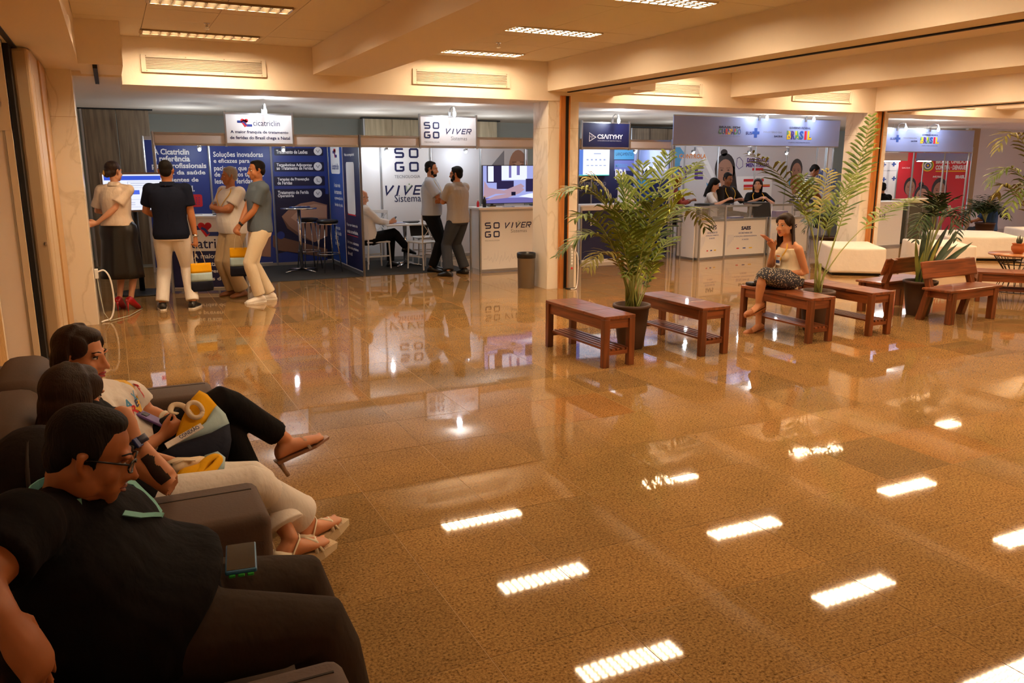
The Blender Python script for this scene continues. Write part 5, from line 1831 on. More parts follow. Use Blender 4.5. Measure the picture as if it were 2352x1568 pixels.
# palm between the first two benches
B1 = (4.30, 6.27, 0)
pl = palm('potted_palm', 'bushy green palm in a tall brown pot between the two nearest benches', B1)
plant_pot(pl, .118, .165, .42)
FR = [  # mid px, tip px, depth offset of mid and tip, leaflets, length, material
    ((1392, 470), (1272, 452), 0, .0, 26, .24, L_MID), ((1405, 470), (1345, 415), .2, .35, 22, .22, L_DRY), ((1385, 525), (1318, 505), -.1, -.2, 22, .2, L_MID),
    ((1385, 545), (1276, 592), 0, 0, 26, .18, L_MID), ((1405, 585), (1345, 622), -.1, -.25, 18, .16, L_DRY), ((1443, 520), (1424, 398), .1, .2, 22, .22, L_MID),
    ((1462, 520), (1478, 372), .15, .3, 24, .24, L_MID), ((1495, 500), (1535, 352), .1, .2, 24, .26, L_MID), ((1522, 480), (1605, 372), .2, .4, 24, .24, L_MID),
    ((1520, 520), (1566, 452), -.15, -.3, 24, .24, L_BRIGHT), ((1545, 492), (1622, 528), .3, .5, 24, .22, L_MID), ((1505, 590), (1546, 545), 0, .1, 16, .14, L_MID),
    ((1452, 560), (1408, 480), -.15, -.35, 22, .24, L_MID), ((1478, 560), (1502, 462), -.2, -.4, 22, .24, L_MID), ((1430, 560), (1375, 440), .2, .3, 22, .22, L_MID),
    ((1440, 600), (1420, 530), -.1, -.25, 16, .2, L_MID), ((1490, 610), (1478, 520), .1, .0, 16, .2, L_BRIGHT), ((1450, 630), (1436, 640), -.05, -.2, 8, .1, L_MID),
    ((1492, 640), (1500, 600), -.05, -.15, 10, .14, L_MID), ((1470, 610), (1460, 450), .3, .5, 22, .24, L_DARK), ((1500, 560), (1560, 470), .3, .5, 20, .22, L_DARK)]
for k, (mp, tp, dm, dt, n, ll, mt) in enumerate(FR):
    a = 2 * PI * k / len(FR)
    frond(pl, (B1[0] + .06 * math.cos(a), B1[1] + .06 * math.sin(a), .38), at_y(mp[0], mp[1], B1[1] + dm), at_y(tp[0], tp[1], B1[1] + dt), n, ll, .012, .30, .4, mt, k, 1.0)
for k in range(9):
    a = 2.1 * k
    MB().tube([(.05 * math.cos(a), .05 * math.sin(a), .36), (.07 * math.cos(a), .07 * math.sin(a), .7)], [.013, .008], n=7).build('cane', M_STEM, pl, True)

# slender palm behind the seated woman
B2 = (6.52, 6.12, 0)
pl = palm('potted_palm', 'tall slender palm with few long fronds in a brown pot behind the seated woman', B2)
plant_pot(pl, .125, .165, .42)
for k, (mp, tp, dm, dt, n, ll, mt, stt) in enumerate((
        ((1845, 480), (1722, 348), 0, -.1, 22, .26, L_MID, .45), ((1950, 450), (2004, 262), .1, .2, 22, .17, L_MID, .5), ((1975, 530), (2112, 452), .1, .3, 24, .22, L_MID, .5),
        ((1880, 520), (1905, 385), .2, .5, 16, .16, L_DRY, .6), ((1868, 540), (1845, 400), .3, .6, 18, .2, L_MID, .6), ((1885, 560), (1960, 400), -.1, -.1, 18, .2, L_MID, .6),
        ((1920, 540), (2000, 330), .3, .6, 20, .2, L_MID, .55))):
    a = 2 * PI * k / 7
    frond(pl, (B2[0] + .03 * math.cos(a), B2[1] + .03 * math.sin(a), .38), at_y(mp[0], mp[1], B2[1] + dm), at_y(tp[0], tp[1], B2[1] + dt), n, ll, .012, stt, .3, mt, 40 + k)
MB().tube([(0, 0, .36), (.005, 0, .7)], [.02, .012], n=8).build('cane', M_STEM, pl, True)

# snake plant and dark palm share the pot by the backed benches
B3 = (8.27, 6.26, 0)
pl = thing('snake_plant', 'snake plant with upright sword leaves in a dark brown pot between the backed benches', 'potted plant', B3)
plant_pot(pl, .12, .175, .40)
def sword(parent, px0, tip, dy, w_, mt):
    rl = root_loc(parent)
    A = Vector((px0[0], px0[1], .36)); C = at_y(tip[0], tip[1], B3[1] + dy); Bm = (A + C) / 2 + Vector((0, 0, .04))
    vs, fs = [], []
    d = (C - A).normalized(); s = d.cross(FW).normalized()
    for i in range(7):
        t = i / 6
        p = bez(A, Bm, C, t) - rl
        ww = w_ * (.55 + .9 * t if t < .45 else 1.0 * (1 - ((t - .45) / .55) ** 2)) + .001
        vs += [p - s * ww, p + FW * ww * .35, p + s * ww]
    for i in range(6):
        a = i * 3
        fs += [(a, a + 1, a + 4, a + 3), (a + 1, a + 2, a + 5, a + 4)]
    MB().add(vs, fs).build('leaf', mt, parent, True)
L_VAR = leafmat('snake_leaf_edge', '5d7334', 'a3a04e')
for k, (ox, oy, tip, dy, w_, mt) in enumerate(((-.05, 0, (2103, 548), -.05, .022, L_VAR), (.05, .0, (2234, 556), .0, .035, L_SNAKE), (.03, .05, (2222, 570), .2, .032, L_SNAKE), (0, -.03, (2160, 545), -.1, .02, L_VAR),
                                              (.03, 0, (2205, 525), .1, .035, L_SNAKE), (.02, .05, (2180, 515), .2, .035, L_SNAKE), (-.03, .04, (2122, 575), 0, .02, L_VAR), (.0, .06, (2140, 520), .2, .035, L_SNAKE),
                                              (.05, .06, (2200, 560), .3, .03, L_SNAKE), (-.02, .02, (2128, 500), .1, .03, L_SNAKE))):
    sword(pl, (B3[0] + ox, B3[1] + oy), tip, dy, w_, mt)
for k in range(9):
    tx = 2150 + 62 * math.sin(k * 2.4) + (k % 3) * 6
    ty = 452 + 34 * (k % 4) + 10 * math.sin(k)
    frond(pl, (B3[0] + .02, B3[1] + .02, .38), at_y(2150 + (tx - 2150) * .35, 500, B3[1] + .1), at_y(tx, ty, B3[1] + .1 * math.cos(k)), 12, .16, .012, .5, .3, L_DARK, 80 + k)

# palm bush at the foot of the right column, dark bush at the grey wall, fronds entering at the right edge
_b4 = at_z(1900, 592, 0); B4 = (_b4.x, _b4.y, 0)
pl = palm('potted_palm', 'dark green palm bush standing at the foot of the right marble column', B4)
plant_pot(pl, .13, .17, .40)
for k in range(15):
    a = 2 * PI * k / 15
    tx, ty = 1905 + 62 * math.cos(a), 520 - 50 * abs(math.sin(a)) + (25 if k % 2 else 0)
    frond(pl, (B4[0], B4[1], .38), at_y(1905 + 22 * math.cos(a), 500, B4[1]), at_y(tx, ty, B4[1] + .4 * math.sin(a)), 14, .2, .013, .3, .5, L_DARK if k % 3 else L_MID, 120 + k)
B5 = (at_y(2262, 520, 11.9).x, 11.9, 0)
pl = palm('potted_palm', 'dark palm bush in front of the grey wall at the far right', B5)
plant_pot(pl, .15, .2, .42)
for k in range(17):
    a = 2 * PI * k / 17
    tx, ty = 2262 + 55 * math.cos(a), 505 - 60 * abs(math.sin(a)) + (20 if k % 2 else 0)
    frond(pl, (B5[0], B5[1], .4), at_y(2262 + 18 * math.cos(a), 480, B5[1]), at_y(tx, ty, B5[1] + .5 * math.sin(a)), 14, .24, .016, .3, .4, L_DARK, 160 + k)
B6 = (9.75, 5.62, 0)
pl = palm('potted_palm', 'palm standing beyond the right edge with fronds reaching into view', B6)
plant_pot(pl, .13, .17, .42)
for k, (mp, tp, dm, dt) in enumerate((((2360, 345), (2290, 348), 0, 0), ((2352, 410), (2268, 432), 0, .1), ((2340, 450), (2290, 452), 0, .1), ((2380, 430), (2310, 500), 0, -.1), ((2440, 400), (2500, 330), 0, 0), ((2450, 430), (2540, 420), 0, .2))):
    frond(pl, (B6[0], B6[1], .38), at_y(mp[0], mp[1], B6[1] + dm), at_y(tp[0], tp[1], B6[1] + dt), 20, .17, .012, .35, .5, L_MID if k % 2 else L_DRY, 200 + k)
# ================================================================== PEOPLE
PENDING = []


def blended(mb, name, material, parent, voxel, smooth=6, disp=0.0):
    """union of the collected solids as one continuous, softly blended surface (baked at the end)"""
    o = part(mb, name, material, parent, True)
    rm = o.modifiers.new('r', 'REMESH'); rm.mode = 'VOXEL'; rm.voxel_size = voxel; rm.use_smooth_shade = True
    sm = o.modifiers.new('s', 'SMOOTH'); sm.factor = 0.5; sm.iterations = smooth
    PENDING.append(o)
    return o


def finish_remesh():
    dg = bpy.context.evaluated_depsgraph_get()
    dg.update()
    for o in PENDING:
        me = bpy.data.meshes.new_from_object(o.evaluated_get(dg))
        me.name = o.name
        old = o.data
        mats = list(old.materials)
        o.modifiers.clear()
        o.data = me
        me.materials.clear()
        for m_ in mats:
            me.materials.append(m_)
        me.polygons.foreach_set('use_smooth', [True] * len(me.polygons))
        bpy.data.meshes.remove(old)


V = Vector
Z = V((0, 0, 1))


def ik(a, b, l1, l2, pole):
    d = b - a
    L = d.length
    if L > (l1 + l2) * .999:
        b = a + d * ((l1 + l2) * .999 / L); d = b - a; L = d.length
    x = (l1 * l1 - l2 * l2 + L * L) / (2 * L)
    h = math.sqrt(max(0, l1 * l1 - x * x))
    n = d / L
    p = pole - n * pole.dot(n)
    p = p.normalized() if p.length > 1e-5 else V((0, 0, 1))
    return a + n * x + p * h, b


def skin_mat(name, c):
    mt = mat(name, c, rough=.5, noise=.06, nscale=9)
    return mt


def cloth_mat(name, c, bump=.5, scale=14, rough=.85, stretch=(1, 1, .5)):
    return mat(name, c, rough=rough, bump=bump, bscale=scale, stretch=stretch, spec=.15)


class Body:
    MALE = [(-.20, .150, .105), (-.08, .170, .120), (.05, .165, .118), (.25, .152, .112), (.48, .165, .120), (.70, .186, .126), (.84, .178, .108), (.93, .125, .085), (1.0, .066, .064)]
    FEM = [(-.20, .160, .110), (-.08, .182, .122), (.05, .168, .116), (.28, .128, .098), (.48, .142, .110), (.68, .158, .115), (.84, .150, .096), (.93, .105, .075), (1.0, .056, .056)]

    def __init__(s, J, female=False, bulk=1.0, scale=1.0, belly=0.0):
        s.J, s.fem, s.bulk, s.sc, s.belly = J, female, bulk, scale, belly
        s.prof = s.FEM if female else s.MALE
        s.pel, s.neck = J['pelvis'], J['neck']
        s.Rh = (J['hipR'] - J['hipL']).normalized()
        s.Rs = (J['shR'] - J['shL']).normalized()
        s.bow = J.get('bow', V((0, 0, 0)))

    def spine(s, t):
        p = s.pel.lerp(s.neck, t)
        return p + s.bow * (4 * t * (1 - t) if 0 < t < 1 else 0)

    def frame(s, t):
        d = (s.spine(min(1, t + .03)) - s.spine(max(-.2, t - .03))).normalized()
        R = s.Rh.lerp(s.Rs, max(0, min(1, t)))
        R = (R - d * R.dot(d)).normalized()
        return R, d.cross(R).normalized(), d

    def size(s, t):
        pr = s.prof
        for i in range(len(pr) - 1):
            if t <= pr[i + 1][0]:
                k = (t - pr[i][0]) / (pr[i + 1][0] - pr[i][0]); k = max(0, k)
                return ((pr[i][1] * (1 - k) + pr[i + 1][1] * k) * s.bulk * s.sc, (pr[i][2] * (1 - k) + pr[i + 1][2] * k) * s.bulk * s.sc)
        return pr[-1][1] * s.sc, pr[-1][2] * s.sc

    def ring(s, t, off=0, n=24, k=1.0):
        a, b = s.size(t)
        a, b = a * k + off, b * k + off
        R, F, D = s.frame(t)
        c = s.spine(t)
        out = []
        bel = s.belly * math.exp(-((t - .22) / .26) ** 2)
        for i in range(n):
            an = 2 * PI * i / n
            ca, sa = math.cos(an), math.sin(an)
            e = 2 / 2.4
            x = math.copysign(abs(ca) ** e, ca) * (a + bel * .35); y = math.copysign(abs(sa) ** e, sa) * b
            if sa > 0:
                y += bel * sa
            out.append(c + R * x + F * y)
        return out

    def surf(s, t, deg, off=.02):
        a, b = s.size(t)
        R, F, D = s.frame(t)
        an = math.radians(deg)
        bel = s.belly * math.exp(-((t - .22) / .26) ** 2)
        return s.spine(t) + R * math.cos(an) * (a + off + bel * .35) + F * math.sin(an) * (b + off + (bel if math.sin(an) > 0 else 0))

    def torso(s, mb, t0, t1, off=0, n=24, flare=0.0):
        ts = [t0 + (t1 - t0) * i / 11 for i in range(12)]
        mb.rings([s.ring(t, off + flare * (1 - i / 11) ** 2, n) for i, t in enumerate(ts)])
        if s.fem and t1 > .6:
            R, F, D = s.frame(.62)
            for sg in (-1, 1):
                mb.ell(s.spine(.62) + R * sg * .072 * s.sc + F * (.085 * s.sc + off * .6), (.062 * s.sc, .055 * s.sc, .06 * s.sc), Matrix((R, F, D)).transposed())
        if t1 > .85:
            for q in ('shR', 'shL'):
                mb.ell(s.J[q] + Z * 0, ((.046 if s.fem else .060) * s.sc * s.bulk + off,) * 3)
            mb.tube([s.J['shR'], s.spine(.9), s.J['shL']], [(.042 if s.fem else .052) * s.sc + off, .066 * s.sc + off, (.042 if s.fem else .052) * s.sc + off], n=12, cap='round')


ARM = (.052, .042, .040, .028)      # shoulder, elbow-, elbow+, wrist
LEG = (.088, .058, .056, .036)


def limb_r(base, sc, bulk, fem):
    k = sc * (bulk ** .7) * (.88 if fem else 1)
    return [v * k for v in base]


def hand(mb, W, D, N, right, curl=.5, s=1.0, spread=0.0, curls=None, thumb=.5):
    D = D.normalized(); N = (N - D * N.dot(D)).normalized()
    T = D.cross(N) if right else -D.cross(N)
    mb.tube([W - D * .015 * s, W + D * .02 * s, W + D * .055 * s, W + D * .09 * s], [.028 * s, .033 * s, .041 * s, .040 * s], n=12, cap='round', scale2=[.7] * 12, ref=T)
    for k, (o, l) in enumerate(((.031, .074), (.0105, .084), (-.0105, .078), (-.031, .060))):
        c = (curls[k] if curls else curl)
        p = W + D * (.086 - .006 * abs(k - 1.3)) * s + T * o * s
        d = (D + T * spread * (1.5 - k) * .5).normalized()
        pts = [p - d * .02 * s, p]
        for f in (.46, .30, .24):
            ax = d.cross(N).normalized()
            q = Quaternion(ax, c)
            d = q @ d
            p = p + d * l * f * s
            pts.append(p)
            N2 = q @ N
        mb.tube(pts, [.0098 * s, .0098 * s, .0092 * s, .0085 * s, .0068 * s], n=8, cap='round')
    p = W + D * .018 * s + T * .022 * s
    d1 = (D * .62 + T * .7 + N * .35 * thumb).normalized()
    d2 = (D * .85 + T * (.45 - .5 * thumb) + N * .5 * thumb).normalized()
    mb.tube([p, p + d1 * .042 * s, p + d1 * .042 * s + d2 * .032 * s, p + d1 * .042 * s + d2 * .056 * s], [.0145 * s, .012 * s, .0105 * s, .008 * s], n=8, cap='round')


def foot(mb, A, d, u, s=1.0, grow=0.0, barefoot=False):
    d = d.normalized(); u = (u - d * u.dot(d)).normalized(); l = d.cross(u)
    rings = []
    for t, w_, h in ((-.072, .016, .035), (-.062, .030, .062), (-.03, .036, .09), (.01, .037, .095), (.05, .041, .068), (.10, .047, .05), (.145, .045, .038), (.175, .034, .028), (.192, .014, .014)):
        c = A - u * .085 * s + d * t * s + u * (h / 2) * s
        rings.append([c + l * math.cos(2 * PI * k / 14) * (w_ * s + grow) + u * math.sin(2 * PI * k / 14) * (h / 2 * s + grow) for k in range(14)])
    mb.rings(rings)
    if barefoot:
        for k in range(5):
            p = A - u * .072 * s + d * (.185 - .012 * k) * s + l * (-.03 + .016 * k) * s
            mb.ell(p, (.0105 * s if k else .014 * s,) * 3)


def head_geo(mb, C, F, U, s=1.0, fem=False, jaw=1.0):
    F = F.normalized(); U = (U - F * U.dot(F)).normalized(); X = F.cross(U)
    R = Matrix((X, F, U)).transposed()
    P = lambda x, y, z: C + (X * x + F * y + U * z) * s
    e = lambda c, r: mb.ell(P(*c), tuple(v * s for v in r), R, 16, 10)
    e((0, -.015, .035), (.073, .092, .082))
    e((0, .012, -.02), (.062 * (jaw ** .5), .072, .088))
    e((0, .052, -.062), (.043 * jaw, .036, .038))
    e((0, .060, -.092), (.024 * jaw, .024, .021))
    for sg in (-1, 1):
        e((sg * .040, .045, -.030), (.024, .030, .028))
        e((sg * .050 * jaw, .005, -.062), (.018, .035, .030))
        e((sg * .030, .078, .024), (.024, .012, .009))
        e((sg * .0155, .088, -.036), (.0095, .012, .0085))
        mb.tube([P(sg * .074, -.008, .022), P(sg * .084, -.020, .018), P(sg * .082, -.018, -.008), P(sg * .075, -.006, -.032)], [.008 * s, .011 * s, .010 * s, .008 * s], n=8, cap='round')
    mb.tube([P(0, .082, .018), P(0, .094, -.012), P(0, .107, -.033)], [.010 * s, .0105 * s, .0125 * s], n=8, cap='round')
    e((0, .080, -.058), (.022, .012, .0065)); e((0, .078, -.070), (.020, .012, .0075))
    return P, R


def face_parts(P, R, t, s, skin, fem=False, eyes=True, lips=None, brow='241812', open_=1.0, beard=None):
    """eyes, brows, lips: parts of the figure"""
    wm, im = mat('eye_white', 'd8d0c8', rough=.25), mat('iris', '24160f', rough=.2)
    if eyes:
        for sg in (-1, 1):
            mb = MB().ell(P(sg * .030, .0685, .006), (.0125 * s, .0115 * s, .0082 * s * max(.4, open_)), R, 12, 8).use(wm)
            e = part(mb, 'eye', wm, t, True)
            part(MB().ell(P(sg * .030, .0775, .0055), (.0055 * s, .003 * s, .0055 * s * max(.5, open_)), R, 10, 6), 'iris', im, e, True)
            mb = MB().tube([P(sg * .016, .074, .011), P(sg * .030, .0795, .0145), P(sg * .045, .069, .010)], [.003 * s, .004 * s, .002 * s], n=6)
            part(mb, 'eyelid', skin if not fem else mat('lash', '1c1210', rough=.6), t, True)
    bm_ = mat('brow_' + brow, brow, rough=.8)
    for sg in (-1, 1):
        mb = MB().tube([P(sg * .013, .0845, .026), P(sg * .030, .0835, .032), P(sg * .050, .066, .029)], [.0032 * s, .004 * s, .002 * s], n=6, scale2=.8)
        part(mb, 'eyebrow', bm_, t, True)
    if lips:
        lm = mat('lips_' + lips, lips, rough=.35)
        mb = MB().tube([P(-.023, .080, -.063), P(-.009, .0915, -.058), P(0, .0925, -.060), P(.009, .0915, -.058), P(.023, .080, -.063)], [.002 * s, .0048 * s, .0042 * s, .0048 * s, .002 * s], n=8)
        mb.tube([P(-.021, .080, -.066), P(0, .091, -.072), P(.021, .080, -.066)], [.002 * s, .0062 * s, .002 * s], n=8)
        part(mb, 'lips', lm, t, True)


def hair_short(t, P, R, s, m_, voxel, top=.018, fringe=0.0, back=-.06, crown=1.0):
    mb = MB()
    mb.ell(P(0, -.028, .050), (.078 * s, .090 * s, .078 * s * crown), R, 18, 12)
    mb.ell(P(0, .004, .092), (.058 * s, .058 * s, .022 * s + top * .35), R)
    mb.ell(P(0, -.060, .0), (.068 * s, .052 * s, .070 * s), R)
    for sg in (-1, 1):
        mb.ell(P(sg * .064, -.010, .035), (.016 * s, .034 * s, .042 * s), R)
        mb.tube([P(sg * .070, .012, .03), P(sg * .072, .014, -.01)], [.008 * s, .005 * s], n=6, cap='round')
    return blended(mb, 'hair', m_, t, voxel, 3)


def strands(mb, P, s, curves, r=.006):
    for c in curves:
        pts = [P(*q) for q in c]
        n = len(pts)
        mb.tube(pts, [r * s * (1 - .55 * (i / (n - 1)) ** 2) for i in range(n)], n=6, cap='round')


def hair_long(t, P, R, s, m_, voxel, length=.30, part_x=0.0, seed=0, m_light=None, back_only=False, fwd=0.0, wave=.008, back=0.0, out=0.0):
    """long straight hair: a cap plus falling locks; local z of P points up the head"""
    r = random.Random(seed)
    mb = MB()
    mb.ell(P(0, -.028, .046), (.082 * s, .094 * s, .085 * s), R, 18, 12)
    mb.ell(P(0, .016, .090), (.060 * s, .058 * s, .034 * s), R)
    mb.ell(P(0, -.070, -.02), (.074 * s, .050 * s, .095 * s), R)
    for sg in (-1, 1):
        mb.ell(P(sg * .064, .010, .052), (.018 * s, .050 * s, .046 * s), R)
    curves, light = [], []
    for k in range(34):
        a = PI * (.02 + .96 * k / 33)              # round the back from ear to ear
        ex, ey = math.cos(a), -math.sin(a)
        L = length * r.uniform(.82, 1.05)
        w0 = r.uniform(-wave, wave)
        c = [(ex * .025, -.01 + ey * .02, .125), (ex * .066, -.015 + ey * .07, .095), (ex * .086, -.012 + ey * .092, .03), (ex * (.087 + w0), -.010 + ey * .098 + fwd * .3, -.05),
             (ex * (.084 + w0 + out * .7), -.008 + ey * (.094 - w0 + back * .6) + fwd * .6, -.05 - (L - .05) * .5), (ex * (.078 - w0 + out), -.004 + ey * (.088 + back) + fwd, -.05 - (L - .05))]
        curves.append(c)
        if r.random() < .38:
            light.append([(x * 1.02, y * 1.02, z) for x, y, z in c])
    strands(mb, P, s, curves, .0125)
    h = blended(mb, 'hair', m_, t, voxel, 2)
    if m_light:
        lb = MB(); strands(lb, P, s * 1.0, [[(x * 1.05, -.01 + (y + .01) * 1.05, z * 1.015) for x, y, z in c] for c in light], .0030)
        part(lb, 'light_strands', m_light, h, True)
    return h


def ribbon(mb, pts, w_, side, th=.0015):
    """flat strap along points; side = width direction or list of them"""
    vs = []
    n = len(pts)
    for i, p in enumerate(pts):
        sd = (side[i] if isinstance(side, list) else side).normalized()
        t = (pts[min(i + 1, n - 1)] - pts[max(0, i - 1)]).normalized()
        nn = sd.cross(t).normalized() * th
        vs += [p - sd * w_ / 2 - nn, p + sd * w_ / 2 - nn, p + sd * w_ / 2 + nn, p - sd * w_ / 2 + nn]
    return mb.rings([vs[i * 4:i * 4 + 4] for i in range(n)])


def lanyard(t, b, m_, badge=True, t_low=.42, off=.03, w_=.016):
    mb = MB()
    R, F, D = b.frame(.7)
    for sg in (0, 1):
        pts = []
        for k in range(7):
            u = k / 6
            tt = .99 - (.99 - t_low) * u
            dg = (35 + 55 * u) if sg == 0 else (145 - 55 * u)
            pts.append(b.surf(tt, dg, off + .012 * (1 - u)))
        ribbon(mb, pts, w_, [R.lerp(R, 1)] * 7)
    o = part(mb, 'lanyard', m_, t)
    if badge:
        c = b.surf(t_low - .02, 90, off + .008)
        R, F, D = b.frame(t_low)
        M = Matrix((R, F.cross(R) * 1, F)).transposed().to_4x4(); M.translation = c
        bd = part(MB().box(-.038, -.11, 0, .038, 0, .004, M=M), 'badge', P_WHITE, t)
        mb = MB().use(P_BLUE2)
        put_rect(mb, M, -.03, -.05, .03, -.02, .0045); mb.use(P_ORANGE); put_rect(mb, M, -.03, -.1, .03, -.085, .0045)
        part(mb, 'badge_print', None, bd)
    return o


def std_pose(x, y, az, h=1.72, fem=False, z0=0.0, lean=0.0, foot_gap=.09, twist=0.0, heel=0.0, seat=None):
    """joints of a standing (or seated) adult, facing azimuth az (degrees, 90 = away from the camera)"""
    a = math.radians(az)
    F = V((math.cos(a), math.sin(a), 0)); R = V((F.y, -F.x, 0))
    k = h / 1.72
    B = V((x, y, z0))
    tw = math.radians(az + twist)
    F2 = V((math.cos(tw), math.sin(tw), 0)); R2 = V((F2.y, -F2.x, 0))
    J = dict(F=F, R=R, F2=F2, R2=R2, k=k)
    pz = (.93 * k + heel) if seat is None else seat + .09
    J['pelvis'] = B + Z * pz
    J['neck'] = J['pelvis'] + Z * .525 * k + F * lean * .525
    sw = (.165 if fem else .19) * k
    J['shR'] = J['neck'] - Z * .055 * k + R2 * sw; J['shL'] = J['neck'] - Z * .055 * k - R2 * sw
    J['hipR'] = J['pelvis'] - Z * .03 + R * .09 * k; J['hipL'] = J['pelvis'] - Z * .03 - R * .09 * k
    J['head'] = J['neck'] + Z * .155 * k + F * (.02 + lean * .12)
    if seat is None:
        J['anR'] = B + R * foot_gap + Z * (.085 + heel); J['anL'] = B - R * foot_gap + Z * (.085 + heel)
        for s_ in 'RL':
            J['kn' + s_], J['an' + s_] = ik(J['hip' + s_], J['an' + s_], .44 * k, .43 * k, F)
    else:
        for s_, sg in (('R', 1), ('L', -1)):
            J['kn' + s_] = J['hip' + s_] + F * .42 * k + R * sg * .03 + Z * .02
            J['an' + s_] = V((J['kn' + s_].x, J['kn' + s_].y, z0 + .085)) - F * .03
    J['dR'] = F + R * .18; J['dL'] = F - R * .18
    return J


def arms(J, wrR, wrL, poleR=None, poleL=None):
    k = J['k']
    J['elR'], J['wrR'] = ik(J['shR'], wrR, .285 * k, .255 * k, poleR if poleR is not None else (-J['F'] + J['R'] * .5))
    J['elL'], J['wrL'] = ik(J['shL'], wrL, .285 * k, .255 * k, poleL if poleL is not None else (-J['F'] - J['R'] * .5))
    return J


def figure(name, label, J, skin, fem=False, bulk=1.0, hs_=1.0, s=1.0, belly=0.0, voxel=.009, hf=None, hu=None, handR=None, handL=None, feet_skin=False, jaw=1.0, base=None,
           legs=True, lipc=None, eyes=True, brow='241812', open_=1.0):
    """the body itself: one continuous skin, and the empty that carries it"""
    bp = base or V((J['pelvis'].x, J['pelvis'].y, 0))
    t = thing(name, label, 'person', bp)
    b = Body(J, fem, bulk, J.get('k', 1.0) * s, belly)
    k = b.sc
    mb = MB()
    b.torso(mb, -.18, 1.0, -.006)
    nk = (.046 if fem else .056) * k * (bulk if bulk > 1.1 else bulk ** .3)
    hd = J['head']
    F = (hf or J['F']); U = hu or Z
    mb.tube([J['neck'] - Z * .04 * k, J['neck'] + (hd - J['neck']) * .3, hd - F.normalized() * .02 * k - U.normalized() * .04 * k], [nk * 1.25, nk, nk * .98], n=14, cap='round')
    P, R = head_geo(mb, hd, F, U, k * hs_, fem, jaw)
    ar, lr = limb_r(ARM, k, bulk, fem), limb_r(LEG, k, bulk, fem)
    for q in 'RL':
        sh, el, wr = J['sh' + q], J['el' + q], J['wr' + q]
        fa = (wr - el).normalized()
        mb.tube([sh, sh.lerp(el, .5), el, el.lerp(wr, .25), el.lerp(wr, .7), wr], [ar[0], ar[0] * .92, ar[1], ar[2] * 1.06, ar[2] * .82, ar[3]], n=14, cap='round')
        hs = (handR if q == 'R' else handL) or {}
        D = hs.get('D', fa); N = hs.get('N', (J['R'] * (-1 if q == 'R' else 1)))
        hand(mb, wr + fa * .012, D, N, q == 'R', hs.get('curl', .35), k * hs.get('s', 1.0) * (.92 if fem else 1), hs.get('spread', .1), hs.get('curls'), hs.get('thumb', .5))
        if legs:
            hp, kn, an = J['hip' + q], J['kn' + q], J['an' + q]
            mb.tube([hp, hp.lerp(kn, .4), kn, kn.lerp(an, .3), kn.lerp(an, .8), an], [lr[0], lr[0] * .92, lr[1], lr[2] * 1.05, lr[3] * 1.15, lr[3]], n=14, cap='round')
            foot(mb, an, J['d' + q], J.get('u' + q, Z), k * .98, 0, feet_skin)
    blended(mb, 'body', skin, t, voxel, 4)
    face_parts(P, R, t, k * hs_, skin, fem, eyes, lipc, brow, open_)
    return t, b, P, R


def garment_top(t, b, J, m_, voxel, sleeve=.62, off=.014, t0=-.02, t1=.94, name='shirt', flare=.012, loose=1.0, collar=True, cuffs=None, belly_fix=True):
    mb = MB()
    b.torso(mb, t0, t1, off, 24, flare)
    ar = limb_r(ARM, b.sc, b.bulk, b.fem)
    for q in 'RL':
        sh, el, wr = J['sh' + q], J['el' + q], J['wr' + q]
        if sleeve <= 0:
            continue
        if sleeve <= 1:
            e = sh.lerp(el, sleeve)
            mb.tube([sh, sh.lerp(e, .5), e], [ar[0] + off * 1.3, ar[0] + off * 1.35, ar[0] * .96 + off * 1.6 * loose], n=16)
        else:
            e = el.lerp(wr, sleeve - 1)
            mb.tube([sh, sh.lerp(el, .5), el, el.lerp(e, .5), e], [ar[0] + off * 1.2, ar[0] + off, ar[1] + off * 1.1, ar[2] + off * .9, ar[3] + off * 1.1], n=16)
    o = blended(mb, name, m_, t, voxel, 4)
    if collar:
        n_ = J['neck'] + (J['head'] - J['neck']) * .12
        d = (J['head'] - J['neck']).normalized()
        nk = (.048 if b.fem else .060) * b.sc + .010
        R, F, D = b.frame(.9)
        c = MB()
        pts0 = [n_ - d * .025 + (R * math.cos(a) + F * math.sin(a)) * (nk + .010) - Z * .02 * max(0, math.sin(a)) for a in [2 * PI * i / 20 for i in range(20)]]
        pts1 = [n_ + d * .018 + (R * math.cos(a) + F * math.sin(a)) * nk - Z * .022 * max(0, math.sin(a)) for a in [2 * PI * i / 20 for i in range(20)]]
        pts2 = [p + (R * math.cos(a) + F * math.sin(a)) * .008 - d * .004 for p, a in zip(pts1, [2 * PI * i / 20 for i in range(20)])]
        pts3 = [p + (R * math.cos(a) + F * math.sin(a)) * .016 - d * .002 for p, a in zip(pts0, [2 * PI * i / 20 for i in range(20)])]
        c.rings([pts0, pts1, pts2, pts3], False)
        part(c, 'collar', m_, t, True)
    return o


def garment_legs(t, b, J, m_, voxel, off=.016, length=.97, wide=1.0, name='trousers', top=.10, wide_low=1.0, flare_low=0.0):
    mb = MB()
    lr = limb_r(LEG, b.sc, b.bulk, b.fem)
    mb.rings([b.ring(tt, off * .8) for tt in (-.22, -.14, -.06, .02, top)])
    for q in 'RL':
        hp, kn, an = J['hip' + q], J['kn' + q], J['an' + q]
        e = kn.lerp(an, length)
        mb.tube([hp, hp.lerp(kn, .35), hp.lerp(kn, .8), kn, kn.lerp(e, .15), kn.lerp(e, .6), e],
                [lr[0] + off * wide, lr[0] * .95 + off * wide, lr[1] * 1.08 + off * wide, lr[1] + off * wide, lr[2] * 1.04 + off * wide * 1.1, lr[3] * 1.35 + off * wide_low, lr[3] + off * 1.5 * wide_low + flare_low], n=18)
    return blended(mb, name, m_, t, voxel, 4)


